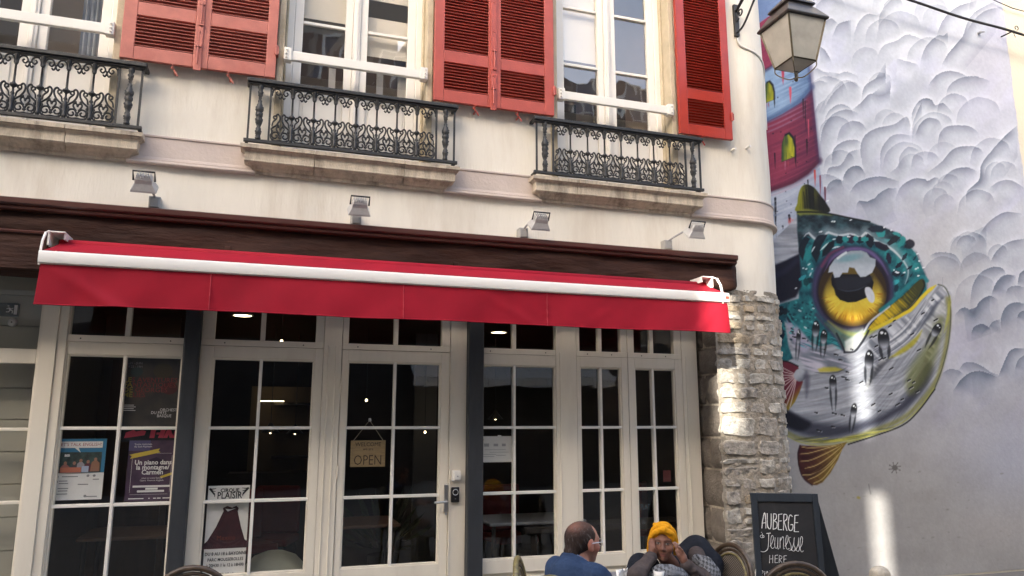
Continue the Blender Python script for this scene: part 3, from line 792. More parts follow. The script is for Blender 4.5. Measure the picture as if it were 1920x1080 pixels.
def stroke(pts, wid, col, alpha=1.0, soft=1.0, taper=(0, 0), smooth=5):
    if smooth and len(pts) > 2: pts = [tuple(p) for p in spline(pts, smooth)]
    w = window(pts, wid+soft*3+2)
    if w is None: return
    d, t = dist_line(PX[w], PY[w], pts)
    ww = wid*np.minimum(1, np.minimum((t+.02)/max(taper[0], 1e-6), (1.02-t)/max(taper[1], 1e-6)))
    blend(w, alpha*(1-ss(ww-soft, ww+soft, d)), col)
def ell(cx, cy, rx, ry, rot, col, soft=1.2, alpha=1.0, fade=None):
    w = window([(cx-rx-ry, cy-rx-ry), (cx+rx+ry, cy+rx+ry)], 3)
    if w is None: return
    c, s = math.cos(R(rot)), math.sin(R(rot)); dx, dy = PX[w]-cx, PY[w]-cy; u = dx*c+dy*s; v = -dx*s+dy*c
    rr = np.sqrt((u/rx)**2+(v/ry)**2)+1e-9; d = (rr-1)*min(rx, ry)
    a = alpha*(1-ss(-soft, soft, d))
    if fade is not None: a = a*fade(u/rx, v/ry, rr)
    blend(w, a, col(u/rx, v/ry, rr) if callable(col) else col)
C = lambda *c: np.array(c, float)
def mixc(a, b, t): return np.asarray(a)[None, None]*(1-t[..., None])+np.asarray(b)[None, None]*t[..., None]

# background wash
n1 = fbm(PX/70, PY/60, 4, 1); n2 = fbm(PX/16, PY/30, 3, 9); n3 = fbm((PX+PY)/40, (PY-PX)/90, 4, 21)
top, mid, low = C(192,198,212), C(184,184,194), C(172,168,165)
t1 = ss(150, 620, PY)[..., None]; t2 = ss(660, 930, PY)[..., None]
IMG[:] = (top*(1-t1)+mid*t1)*(1-t2)+low*t2
IMG += ((n1-.5)*46*(1-.55*t2[..., 0]) + (n2-.5)*8)[..., None]
IMG += (ss(.45, .75, n3)*(1-t2[..., 0]))[..., None]*C(3,2,9)
warm = np.exp(-(((PX-1770)/80)**2+((PY-500)/120)**2))[..., None]; IMG[:] = IMG*(1-.6*warm)+C(190,187,186)*.6*warm
blue = np.exp(-(((PX-1900)/110)**2+((PY-860)/90)**2))[..., None]; IMG[:] = IMG*(1-.55*blue)+C(180,184,205)*.55*blue
pinkz = np.exp(-(((PX-1850)/100)**2+((PY-140)/160)**2))[..., None]; IMG[:] = IMG*(1-.4*pinkz)+C(192,188,206)*.4*pinkz

def lump(pts, ox, oy, sc, dark=.5, light=.5, sig=32):
    """one painted cloud puff: dark soft rim inside the arc, pale edge outside it"""
    P = [(ox+x/sc, oy+y/sc) for x, y in pts]; P = [tuple(q) for q in spline(P, 6)]
    w = window(P, 55)
    if w is None: return
    px, py = PX[w], PY[w]; d, t = dist_line(px, py, P)
    A, B = np.array(P[0]), np.array(P[-1]); c = (A+B)/2
    low = [(B[0], B[1]+60), (A[0], A[1]+60)]
    ins = inside(px, py, P+[tuple(B), tuple(A)]) | (inside(px, py, P+low))
    endf = np.minimum(1, np.minimum(t+.03, 1.03-t)/.22)
    nz = .65+.7*fbm(px/22, py/22, 3, int(abs(P[0][0])))
    a = np.clip(dark*(np.exp(-d/sig)*.80+np.exp(-d/5)*.30)*endf*nz, 0, .95)*ins
    blend(w, a, C(98,107,126))
    a = np.clip(np.exp(-((d-22)/15)**2)*.62*light*endf*nz, 0, 1)*ins
    blend(w, a, C(226,231,242))
    a = np.clip(light*(np.exp(-np.maximum(d-1.0, 0)/6.5))*endf*nz, 0, .95)*(~ins)
    blend(w, a, C(232,236,245))
Z1 = (1520, 200, 2.7); Z2 = (1650, 500, 3.6); Z3 = (1280, 0, 3.0); Z5 = (1670, 0, 4.32); Z4 = (1420, 0, 4.32)
LUMPS = [
 (Z3, [(960,200),(990,120),(1040,80),(1100,85),(1140,50)], .25,.9), (Z3, [(1100,180),(1105,90),(1150,20),(1250,-60)], .3,.8),
 (Z3, [(780,140),(830,105),(870,132)], .45,.4), (Z3, [(840,205),(870,140),(910,122),(945,115)], .45,.2), (Z3, [(770,262),(800,285),(835,345)], .45,.6),
 (Z3, [(710,392),(760,388),(810,420),(850,440),(880,415),(925,405),(985,430)], .4,.9), (Z3, [(730,470),(770,455),(815,468)], .3,.8), (Z3, [(830,540),(850,490),(900,455),(950,460),(1000,500)], .35,.7),
 (Z3, [(760,640),(800,560),(850,500),(900,462)], .3,.5), (Z3, [(1000,580),(1020,490),(1080,445),(1135,425),(1140,350)], .55,.95), (Z3, [(930,635),(1000,580),(1050,530),(1110,540),(1165,510),(1165,450)], .4,.9),
 (Z3, [(1095,310),(1130,255),(1200,230),(1260,195),(1330,215),(1385,235)], .2,1.0), (Z3, [(1200,330),(1260,345),(1325,365)], .2,1.0),
 (Z3, [(1335,345),(1365,265),(1425,205),(1470,200),(1490,180)], .6,.8), (Z3, [(1455,365),(1500,290),(1570,210),(1595,140),(1640,70),(1760,5)], .6,.9), (Z3, [(1430,190),(1465,110),(1540,40),(1650,5)], .45,.9),
 (Z3, [(1600,170),(1640,110),(1700,62),(1785,40)], .35,.4), (Z3, [(1380,480),(1425,425),(1490,400),(1560,412),(1620,445)], .45,.6), (Z3, [(1475,545),(1500,480),(1560,440),(1640,430),(1725,455)], .5,.4),
 (Z3, [(780,640),(830,545),(900,475),(960,462),(1000,495)], .3,.4), (Z3, [(790,720),(810,640),(870,590),(930,600),(960,640)], .45,.6), (Z3, [(740,640),(760,590),(800,560)], .3,.4),
 (Z3, [(1290,725),(1290,630),(1340,560),(1395,560),(1420,592),(1465,582),(1520,640)], .7,.8), (Z3, [(1300,765),(1340,690),(1390,662),(1440,685)], .5,.7),
 (Z1, [(125,195),(150,110),(200,75),(250,80),(280,112)], .45,.8), (Z1, [(45,200),(60,110),(110,40),(180,15),(240,35)], .35,.7), (Z1, [(103,300),(115,215),(170,175),(230,170),(262,188)], .5,.9), (Z1, [(75,360),(90,312),(140,300),(160,285),(195,232),(250,215)], .55,.8),
 (Z1, [(270,345),(250,220),(270,150),(330,110),(420,90),(480,52),(502,90),(500,130)], .45,.7), (Z1, [(350,315),(355,220),(400,155),(450,140),(520,150)], .35,.4), (Z1, [(400,335),(440,300),(450,250),(490,205),(530,214),(550,225)], .35,.7), (Z1, [(505,310),(520,250),(570,228),(620,235),(650,262)], .3,.9),
 (Z1, [(510,150),(515,90),(540,20),(560,-20)], .4,.6), (Z1, [(530,140),(550,90),(590,58),(640,65),(662,98)], .5,.7), (Z1, [(640,195),(655,130),(700,98),(800,100),(850,135)], .45,.7), (Z1, [(590,335),(660,280),(720,215),(790,200),(850,210),(872,235)], .55,.8),
 (Z1, [(655,385),(690,340),(740,312),(800,310),(850,332)], .55,.7), (Z1, [(430,455),(460,400),(520,365),(575,368),(592,376),(630,358),(656,372)], .55,.7), (Z1, [(195,435),(230,390),(290,362),(360,355),(445,378)], .65,.5), (Z1, [(160,385),(170,340),(205,305),(250,305),(275,342)], .75,.6), (Z1, [(68,440),(90,390),(130,368),(168,380)], .75,.4),
 (Z1, [(228,505),(243,478),(280,480),(310,475),(345,440),(390,414),(435,415)], .6,.4), (Z1, [(785,485),(790,430),(850,370),(860,300),(900,240),(980,150),(1045,95)], .95,.8), (Z1, [(905,410),(950,380),(1010,372),(1080,412)], .35,.8),
 (Z1, [(840,665),(885,600),(930,560),(990,533),(1065,540)], .5,.4), (Z1, [(700,695),(730,660),(790,655),(812,680),(832,660),(860,652),(888,600)], .6,.2), (Z1, [(908,785),(940,730),(1000,685),(1085,668)], .6,.6), (Z1, [(600,755),(640,738),(700,740),(740,762),(768,815)], .45,.2),
 (Z1, [(805,995),(820,900),(860,840),(920,812),(970,820),(988,855)], .6,.3), (Z1, [(915,945),(940,890),(990,852),(1035,855)], .6,.3), (Z1, [(1045,905),(1055,850),(1085,822)], .7,.3), (Z1, [(728,1055),(758,1022),(790,1020),(822,1042),(850,990),(900,958),(945,975)], .8,.3), (Z1, [(965,1085),(980,1020),(1030,990),(1085,1000)], .5,.2),
 (Z2, [(612,460),(630,410),(680,386),(722,402),(745,425)], .85,.1), (Z2, [(728,415),(760,370),(812,356)], .6,.1), (Z2, [(815,425),(815,340),(850,270),(910,243),(980,250)], .55,.2), (Z2, [(920,350),(940,310),(985,290)], .6,.1), (Z2, [(750,190),(775,120),(820,65),(870,55),(915,70)], .55,.2), (Z2, [(845,180),(870,140),(920,130),(975,140)], .45,.2),
 (Z2, [(415,725),(460,693),(520,698),(562,722)], .5,.1), (Z2, [(528,695),(560,655),(610,643),(680,668),(750,715),(805,732)], .6,.2), (Z2, [(492,838),(530,778),(590,724),(660,704),(720,718),(792,746)], .7,.2), (Z2, [(793,745),(820,680),(860,590),(900,553),(985,550)], .6,.3), (Z2, [(908,695),(930,630),(985,588)], .5,.2),
]
for (ox, oy, sc), pts, dk, lt in LUMPS: lump(pts, ox, oy, sc, min(1.0, dk*1.2), lt*.9)
# upper swirls outside the sketch edge keep going
for k in range(46):
    cx, cy = rng.uniform(1540, 1900), rng.uniform(-10, 560); r = rng.uniform(16, 44)
    if cx < 1760 and cy > 370: continue
    lump([(cx-r, cy+r*.7), (cx-r*.8, cy-.05*r), (cx-r*.1, cy-r*.55), (cx+r*.7, cy-r*.35), (cx+r*.95, cy+r*.1)], 0, 0, 1, rng.uniform(.12,.3), rng.uniform(.1,.5))
for k in range(60):
    cx, cy = rng.uniform(1500, 1980), rng.uniform(-900, -40); r = rng.uniform(25, 60)
    lump([(cx-r, cy+r*.8), (cx-r*.8, cy-.1*r), (cx, cy-r*.6), (cx+r*.9, cy-r*.3)], 0, 0, 1, .45, .7)
# fish head -------------------------------------------------------------
z3 = lambda *q: [(1280+x/3, y/3) for x, y in q]
zf = lambda *q: [(1400+x/3.6, 360+y/3.6) for x, y in q]
za = lambda *q: [(1440+x/5.4, 570+y/5.4) for x, y in q]
zb_ = lambda *q: [(1600+x/5.4, 560+y/5.4) for x, y in q]
zc = lambda *q: [(1460+x/5.4, 720+y/5.4) for x, y in q]
zd = lambda *q: [(1430+x/5.4, 370+y/5.4) for x, y in q]
ze = lambda *q: [(1600+x/5.4, 400+y/5.4) for x, y in q]
# tower on the left --------------------------------------------------------
streak = fbm((PX*.45+PY*.9)/5, (PX-PY*.5)/60, 3, 40)
tower = [(1300,-900),(1492,-900),(1503,-200),(1507,0),(1512,100),(1517,150),(1522,187),(1528,250),(1535,307),(1543,353),(1555,400),(1520,520),(1300,560)]
def tshade(a, b):
    def f(px, py, s):
        wv = window([(px.min(), py.min()), (px.max(), py.max())], 0)
        u = np.clip((px-1420)/110, 0, 1); st = fbm((px*.45+py*.9)/4, (px-py*.5)/50, 3, 40)
        return mixc(a, b, np.clip(ss(.25, 1.05, u)*.8+(st-.5)*.7, 0, 1))
    return f
BLUE, BLUED, RED, REDD, WHT = C(150,178,212), C(72,98,140), C(160,62,92), C(78,32,62), C(196,202,216)
fill(tower, tshade(WHT, C(150,160,185)))
def band(top_, bot, a, b): fill(top_+bot[::-1], tshade(a, b), 1.3)
b0 = [(1300,120),(1420,46),(1441,31),(1470,18),(1515,-18)]; b1 = [(1300,200),(1424,138),(1452,121),(1480,108),(1513,92)]
b2 = [(1300,285),(1432,231),(1466,214),(1499,193),(1522,166)]; b3 = [(1300,400),(1440,361),(1487,344),(1515,326),(1536,304)]
for k in range(5):
    o = -150*(k+1)*1.05; sh = lambda b, d: [(x, y+d) for x, y in b]
    band(sh(b0, o*1.0-20), sh(b0, o*.5-20) if k == 0 else sh(b0, o+60), RED if k % 2 else BLUE, REDD if k % 2 else BLUED)
band(sh(b0, -100), b0, C(128,152,196), BLUED); band(b0, b1, RED, REDD); band(b1, b2, BLUE, BLUED); band(b2, b3, C(150,58,84), REDD)
for k in range(10):
    y = 140+k*9; stroke([(1425,y+32),(1460,y+18),(1512,y-8)], 1.2, C(176,198,226), .35, 2, (.3,.3))
    y = 250+k*10; stroke([(1430,y+32),(1470,y+18),(1530,y-10)], 1.0, C(196,90,118), .25, 2, (.3,.3))
stroke(b1, 3, C(40,28,60), .55, 3); stroke([(x, y-3) for x, y in b2], 5, C(58,84,128), .6, 4); stroke([(x, y-3) for x, y in b3], 5, C(62,26,48), .6, 4)
stroke([(1514,60),(1524,200),(1536,305)], 4, C(50,40,80), .45, 4)
def arch(cx, cy, w_, h_):
    pts = [(cx-w_, cy+h_+2), (cx-w_*.95, cy-h_*.2), (cx-w_*.55, cy-h_*.85), (cx+.1*w_, cy-h_), (cx+w_*.7, cy-h_*.65), (cx+w_, cy+h_*.0), (cx+w_*1.02, cy+h_*.68)]
    fill([(x+1.5, y-1) for x, y in pts], C(20,24,34), 1.6)
    fill([(x*.9+cx*.1-.3, y*.92+cy*.08+1) for x, y in pts], lambda px, py, s: mixc(C(60,80,48), C(196,190,40), np.clip(ss(cx-w_, cx+w_*.7, px)*.9+ss(cy, cy+h_, py)*.25-.1+(vnoise(px/2.2, py/14, 3)-.5)*.5, 0, 1)), 1.2)
    stroke([(cx+w_, cy+h_*.6), (cx+w_*1.1, cy+h_*1.4)], 1.2, C(18,18,28), .9, .8, (0,.6)); stroke([(cx-w_*.4, cy+h_), (cx-w_*.4, cy+h_*1.6)], 1.1, C(190,120,140), .7, .8, (0,.6)); stroke([(cx, cy+h_), (cx+.5, cy+h_*1.4)], 1.0, C(180,70,80), .7, .8, (0,.6))
arch(1440.5, 173, 10.5, 21); arch(1477, 276, 13.5, 27)
for x, y0, y1, wd, col in ((1467,130,160,2.6,(196,60,80)), (1481,165,196,2.2,(214,80,96)), (1505,186,222,1.1,(18,16,30)), (1509,190,250,.8,(20,18,34)), (1515,225,265,1.0,(210,90,110)), (1512,262,293,1.4,(24,14,26)), (1452,288,318,1.3,(40,20,40)), (1490,255,300,.9,(30,14,30)), (1527,320,352,1.6,(196,60,50)), (1514,338,350,1.2,(16,16,26)), (1453,372,445,2.0,(14,16,26)), (1480,410,435,3.0,(196,100,100)), (1486,412,450,1.0,(206,120,116)), (1463,470,480,2.6,(150,70,70)), (1467,424,430,1.6,(30,30,40)), (1479,404,414,2.2,(20,20,30)), (1537,330,372,1.3,(120,40,60)), (1546,352,390,1.6,(90,24,44)), (1431,250,330,1.2,(26,16,30))):
    stroke([(x, y0), (x+.5, (y0+y1)/2), (x+(2 if y1-y0 > 50 else .6), y1)], wd, C(*col), .92, .9, (0,.7))
for k in range(26):
    x, y = rng.uniform(1430, 1525), rng.uniform(60, 480); ell(x, y, rng.uniform(.7,1.6), rng.uniform(.7,1.4), 0, C(24,20,34), .7, .8)
for k in range(30):
    x, y = rng.uniform(1440,1490), rng.uniform(370, 480); stroke([(x-14, y+5), (x, y), (x+16, y-6)], 1.6, C(*( (224,228,236) if k % 2 else (150,160,182))), .35, 1.6, (.4,.4))

# dorsal fin
fill(zd((345,150),(348,60),(362,-40),(395,-110),(450,-130),(520,-95),(580,-20),(640,60),(662,155)), lambda px, py, s: mixc(C(22,24,22), C(132,132,34), np.clip(.95-ss(1496,1524,px)*1.15+.5*np.exp(-((px-1530)/5)**2)+(vnoise(px/1.6, py/26, 6)-.5)*.5, 0, 1)), 1.4, smooth=4)
for x in (1506,1511,1516,1524,1533,1541): stroke([(x, 352+abs(x-1515)*.9), (x+1.5, 375), (x+3, 396)], .9, C(12,14,14), .7, .8)
# body
body = [(1430,470),(1493,408),(1494,400),(1530,401),(1575,409),(1630,419),(1690,440),(1720,474),(1737,515),(1740,545),(1738,556),(1746,540),(1757,534),(1769,540),(1779,560),(1782,590),(1778,640),(1766,690),(1752,728),(1722,768),(1692,795),(1640,815),(1594,830),(1545,838),(1500,830),(1478,820),(1430,790)]
flow = lambda px, py: (px-1440)*.30+(py-600) + 40*np.exp(-((px-1640)/60)**2)
def bodycol(px, py, s):
    fl = py - (760-.0016*(px-1470)**2 - ss(1600,1780,px)*80); st = vnoise(px/60, fl/5.5, 70)*.6+vnoise(px/30, fl/2.6, 71)*.4
    c = mixc(C(138,141,150), C(192,194,202), np.clip((st-.25)*1.5, 0, 1))
    return c
fill(body, bodycol, 1.2)
# flowing pale and dark contour strokes on the cheek and jaw
for k in range(42):
    t = rng.random(); y0 = 680+t*110; x0 = rng.uniform(1470,1600); L = rng.uniform(30,110); lift = ss(1560,1700,np.array(x0+L/2))*1.0
    pts = [(x0+L*q, y0 - (q*L)*.12 - ((x0+q*L-1560)/100)**2*12*(x0+q*L > 1560)+rng.normal(0,1.5)) for q in (0,.33,.66,1)]
    stroke(pts, rng.uniform(.8,2.0), C(*((206,208,214) if k % 2 else (116,120,130))), rng.uniform(.2,.4), 1.6, (.4,.4))
for k in range(36):
    t = rng.random(); a = np.array([1600+rng.uniform(0,40), 780-t*110]); b = np.array([1700+t*52+rng.uniform(-6,6), 770-t*180]); m = (a+b)/2+np.array([10,18])
    stroke([tuple(a), tuple(m), tuple(b)], rng.uniform(.8,2.0), C(*((206,208,214) if k % 2 else (118,122,132))), rng.uniform(.2,.45), 1.6, (.4,.3))
# lower jaw: pale lip band and dark shadow side
fill(zb_((700,120),(760,20),(830,-60),(905,-120),(950,-60),(800,120),(640,330),(560,440),(440,540),(330,620),(230,690),(130,720),(100,560),(200,360),(330,310),(480,200)), lambda px, py, s: mixc(C(120,124,136), C(214,216,222), np.clip((vnoise((px*.7-py*.7)/4.0, (px*.7+py*.7)/60, 81)-.2)*1.5, 0, 1)), 2.5, smooth=3, alpha=.9)
for k in range(30):
    t = rng.random(); a = np.array([1622+rng.uniform(0,30), 655+t*35]); b = np.array([1735+t*22, 560+t*25]); m = (a+b)/2+np.array([6,10+rng.normal(0,3)])
    stroke([tuple(a), tuple(m), tuple(b)], rng.uniform(.7,1.6), C(*((232,233,236) if k % 2 else (104,108,120))), rng.uniform(.3,.65), 1.2, (.4,.3))
fill(zb_((760,160),(880,20),(905,10),(930,70),(930,200),(900,330),(830,480),(740,650),(700,640),(780,420),(700,400),(560,520),(330,640),(240,740),(150,900),(100,960),(150,800),(260,640),(480,530),(660,380)), lambda px, py, s: mixc(C(120,122,124), C(206,206,204), np.clip((vnoise((px*.6-py*.8)/3.6, (px*.8+py*.6)/60, 83)-.2)*1.5, 0, 1)), 2.2, alpha=.85)
stroke(zb_((900,-10),(820,80),(760,180),(640,330)), 4.5, C(70,76,90), .8, 4, (.4,.4)); stroke(zb_((360,600),(440,560),(560,480),(640,400),(690,320)), 4.5, C(170,160,40), .85, 3, (.4,.4)); stroke(zb_((160,860),(260,700),(390,600)), 5, C(60,62,72), .75, 5, (.3,.5))
# yellow rims
stroke([(1477,812),(1500,822),(1545,829),(1594,821),(1640,806),(1690,785),(1722,757),(1752,718),(1766,680),(1776,630),(1779,590),(1776,560)], 4.0, C(128,124,48), .65, 4)
stroke([(1477,818),(1500,829),(1545,836),(1594,828),(1640,813),(1690,793),(1722,766),(1752,726)], 1.3, C(170,166,58), .65, 1.4); stroke([(1590,833),(1640,817),(1692,797),(1722,770),(1752,730)], 1.3, C(16,18,18), .9, 1); stroke([(1752,728),(1766,690),(1778,640),(1782,590),(1779,562)], 1.1, C(50,54,44), .7, 1)
fill([(1466,770),(1500,785),(1530,792),(1580,796),(1610,790),(1640,783),(1680,760),(1712,722),(1735,680),(1748,690),(1735,728),(1700,765),(1660,790),(1600,812),(1545,822),(1500,814),(1466,796)], C(26,28,44), 9, .75, smooth=4)
fill([(1700,700),(1740,640),(1756,600),(1768,600),(1758,660),(1735,715),(1705,740)], C(100,104,44), 9, .6, smooth=4)
fill([(1464,765),(1500,782),(1520,795),(1500,808),(1464,792)], C(14,16,30), 5, .9, smooth=4)
for k in range(24):
    x0 = rng.uniform(1480,1660); y0 = 826-((x0-1545)/100)**2*16+rng.uniform(-4,4); stroke([(x0-20, y0+2), (x0, y0), (x0+24, y0-4)], 1.2, C(*((220,214,80) if k % 2 else (70,74,30))), .5, 1.2, (.4,.4))
# head: dark top, teal patterned skin
teal = [(1430,580),(1497,560),(1499,500),(1496,430),(1530,412),(1575,413),(1630,423),(1688,443),(1717,476),(1734,515),(1737,548),(1700,572),(1672,592),(1655,602),(1640,618),(1610,632),(1585,652),(1580,656),(1560,645),(1535,650),(1510,640),(1490,618),(1470,602),(1478,650),(1486,672),(1470,680),(1430,680)]
fill(teal, lambda px, py, s: mixc(C(14,66,80), C(44,140,142), np.clip((fbm(px/11, py/11, 3, 5)-.2)*1.5, 0, 1)), 2.0)
fill([(1480,612),(1495,617),(1520,640),(1545,655),(1580,668),(1600,690),(1560,700),(1520,695),(1498,672),(1484,645)], lambda px, py, s: mixc(C(110,116,128), C(196,190,204), np.clip((vnoise(px/26, (py-px*.25)/3.4, 90)-.2)*1.5, 0, 1)), 3, smooth=4)
fill([(1474,598),(1490,608),(1500,618),(1512,634),(1518,652),(1506,660),(1492,648),(1482,630)], C(176,168,190), 4, .8, smooth=4)
fill(zd((90,700),(230,640),(370,570),(380,700),(390,900),(330,1010),(200,1060),(-20,1100),(-20,720)), C(16,18,36), 3); 
stroke(zd((120,790),(230,740),(340,640)), 5, C(46,44,70), .5, 5)
fill(zd((345,150),(480,150),(680,170),(900,215),(1080,250),(1260,320),(1400,380),(1400,430),(1200,420),(1060,400),(940,400),(860,370),(760,385),(650,350),(545,440),(460,395),(400,410),(380,560),(365,560),(345,330)), lambda px, py, s: mixc(C(20,32,42), C(64,96,104), np.clip((fbm(px/12, py/9, 3, 33)-.25)*1.6, 0, 1)), 2)
stroke(zd((350,165),(430,148),(560,160),(700,185)), 5.5, C(126,130,52), .9, 3, (.1,.6)); stroke(zd((350,150),(500,150),(660,165),(900,215),(1080,250)), 1.6, C(14,16,18), .9, 1.2)
ridge = [(1507,444),(1516,437),(1532,452),(1548,440),(1553,436),(1572,442),(1590,439),(1602,441),(1612,446),(1622,437),(1630,441),(1640,451),(1660,460),(1675,470),(1686,481),(1695,492),(1702,506),(1701,520),(1696,533)]
stroke([(x, y-5) for x, y in ridge], 7, C(150,162,170), .55, 7, (.15,.3)); stroke(ridge, 2.2, C(206,212,216), .9, 1.6, (.1,.3), smooth=2)
# rows of scales beneath the ridge
for (pts, c, wd) in [
  (zd((400,640),(395,520),(430,440),(475,420)), (10,20,34), 6), (zd((440,660),(470,560),(520,470)), (36,132,134), 6), (zd((540,660),(535,540),(570,440),(650,380)), (10,20,34), 8), (zd((585,560),(640,480),(700,430)), (38,120,124), 4), (zd((600,600),(660,520),(720,440)), (8,16,28), 6),
  (zd((760,390),(790,470)), (10,20,34), 7), (zd((880,380),(900,470)), (34,20,44), 8), (zd((985,400),(975,470)), (12,20,36), 7), (zd((1060,370),(1090,460),(1120,480)), (10,16,30), 8), (zd((840,400),(830,450)), (40,140,140), 6), (zd((940,390),(935,450)), (40,140,140), 5), (zd((1030,400),(1030,450)), (44,140,140), 7),
  (ze((200,290),(290,340),(360,360)), (20,16,34), 6), (ze((220,150),(270,190),(250,240)), (44,146,148), 9), (ze((140,160),(330,160)), (24,30,46), 6), (ze((390,240),(430,290)), (26,30,40), 15), (ze((520,290),(580,310),(510,345)), (28,28,40), 7), (ze((470,250),(500,270),(450,350)), (44,140,140), 5), (ze((390,200),(440,210),(480,240)), (56,150,150), 3),
  (ze((330,460),(380,450)), (30,20,44), 10), (ze((445,510),(470,540)), (16,16,36), 8), (ze((500,430),(530,450)), (26,40,54), 8), (ze((560,540),(575,560)), (14,30,46), 6), (ze((610,450),(625,460)), (14,40,56), 5), (ze((430,580),(430,640)), (14,22,36), 8), (ze((490,620),(500,635)), (14,22,36), 4), (ze((575,625),(585,632)), (14,30,46), 4), (ze((540,690),(550,700)), (14,50,66), 4),
  (ze((410,680),(430,720)), (56,170,176), 8), (ze((420,800),(440,720)), (10,40,54), 4), (zd((390,800),(410,830)), (48,150,160), 8), (zd((470,870),(480,810)), (8,40,50), 6), (zd((430,820),(440,900)), (12,60,66), 5), (zd((540,700),(560,900),(530,1060)), (60,96,136), 7), (zd((450,760),(520,740)), (60,140,150), 3),
  (za((130,20),(120,120)), (8,14,26), 6), (za((200,120),(240,190)), (8,24,40), 5), (za((100,220),(150,350)), (10,18,36), 6), (za((120,160),(130,200)), (12,40,66), 4), (za((110,390),(140,400)), (14,50,80), 6), (za((50,60),(40,200)), (8,20,30), 6), (za((180,70),(230,160),(280,240)), (56,140,144), 2), (za((180,40),(160,110)), (10,24,36), 5)]:
    stroke(pts, wd, C(*c), .92, 1.6, (.25,.25))
for k in range(60):
    x, y = rng.uniform(1462,1545), rng.uniform(560,640)
    if (x-1598)**2/80**2+(y-542)**2/82**2 < 1: continue
    ell(x, y, rng.uniform(1.2,3.4), rng.uniform(1.0,2.2), 30, C(*((10,40,56) if k % 3 else (70,170,170))), .9, .8)
for k in range(26):
    x, y = rng.uniform(1500,1575), rng.uniform(600,655); stroke([(x-9, y-3), (x, y), (x+12, y+5)], 1.0, C(*((80,190,196) if k % 2 else (14,84,100))), .55, 1.0, (.4,.4))
# eye ------------------------------------------------------------------------
ell(1598, 541, 78, 82, 0, C(40,40,66), 5, .9)
ell(1598, 543, 74, 78, 0, C(84,70,112), 6, .55); ell(1599, 545, 69, 73, 0, C(26,20,36), 4, .95)
stroke([(1545,510),(1560,485),(1590,468),(1625,470),(1650,490),(1664,515)], 3, C(110,90,140), .8, 2.4, (.3,.3)); stroke([(1540,500),(1556,476),(1580,464)], 2.4, C(120,50,80), .7, 2)
def iris(u, v, r):
    an = np.arctan2(v, u); st = vnoise(an*14+20, r*3, 55)*.6+vnoise(an*30+50, r*2, 56)*.4
    base = mixc(C(224,200,70), C(216,164,36), np.clip(ss(.2, .95, v)*.9+(st-.5)*.9, 0, 1))
    dk = np.clip(ss(.74, 1.0, r)*.8+ss(.25, -.5, v)*.75+ss(.55,.95,-u)*.3, 0, 1)
    return base*(1-dk[..., None])+C(52,38,18)*dk[..., None]
ell(1598, 547, 64, 65, 0, iris, 1.6)
for k in range(70):
    an = rng.uniform(.05, math.pi-.05); r0, r1 = rng.uniform(.62,.75), rng.uniform(.8,.97)
    stroke([(1598+64*r0*math.cos(an), 547+65*r0*math.sin(an)), (1598+64*r1*math.cos(an), 547+65*r1*math.sin(an))], .9, C(*((238,206,84) if k % 2 else (150,90,14))), .5, .9, (.3,.3), 0)
fill(zd((690,830),(700,780),(1080,780),(1120,860),(1100,960),(1040,1020),(940,1060),(860,1066),(780,1040),(735,990),(720,930),(695,890)), C(12,12,18), 1.2)
fill(zd((740,930),(840,950),(960,935),(1040,900),(1100,850),(1110,800),(720,800),(730,880)), C(32,36,48), 5, .8); stroke(zd((750,925),(850,950),(960,935),(1050,890)), 1.2, C(72,80,96), .6, 1.2, (.3,.3))
blob = zf((548,545),(556,505),(590,455),(640,418),(700,398),(770,396),(808,410),(830,440),(868,455),(866,500),(845,545),(800,572),(765,575),(745,550),(725,515),(690,508),(680,545),(645,545),(625,575),(590,580),(578,540))
fill(blob, lambda px, py, s: mixc(C(150,162,170), C(190,196,206), np.clip(ss(478, 512, py)*.9+(fbm(px/14,py/10,3,8)-.5)*.5, 0, 1)), 1.2)
ell(1592, 484, 22, 6, -12, C(96,150,160), 4, .6); stroke(zd((755,620),(800,585),(840,560)), 2.2, C(220,230,234), .8, 1.2)
fill(zf((800,645),(830,645),(855,680),(862,720),(850,748),(825,740),(805,705),(795,670)), C(206,208,216), 1.2, smooth=3)
# around the eye: skin fold strokes
stroke([(1530,590),(1548,612),(1570,636),(1580,655)], 3, C(60,56,84), .8, 3); stroke([(1552,602),(1580,622),(1612,628),(1640,615),(1655,600)], 4.5, C(196,196,60), .75, 4, (.4,.2)); stroke([(1548,607),(1575,630),(1605,640)], 3, C(70,80,60), .6, 3)
fill(za((600,200),(700,225),(800,260),(860,250),(960,230),(960,330),(880,430),(780,485),(740,420),(680,330)), C(120,124,108), 4, .55); fill(za((770,380),(850,330),(960,250),(975,320),(900,440),(820,490),(780,480)), C(196,198,196), 3, .8)
stroke(za((690,300),(740,400),(770,480)), 1.8, C(22,26,34), .8, 1.2); stroke(za((770,490),(870,480),(940,400),(1000,300),(1060,180)), 2.0, C(24,26,34), .9, 1.2)
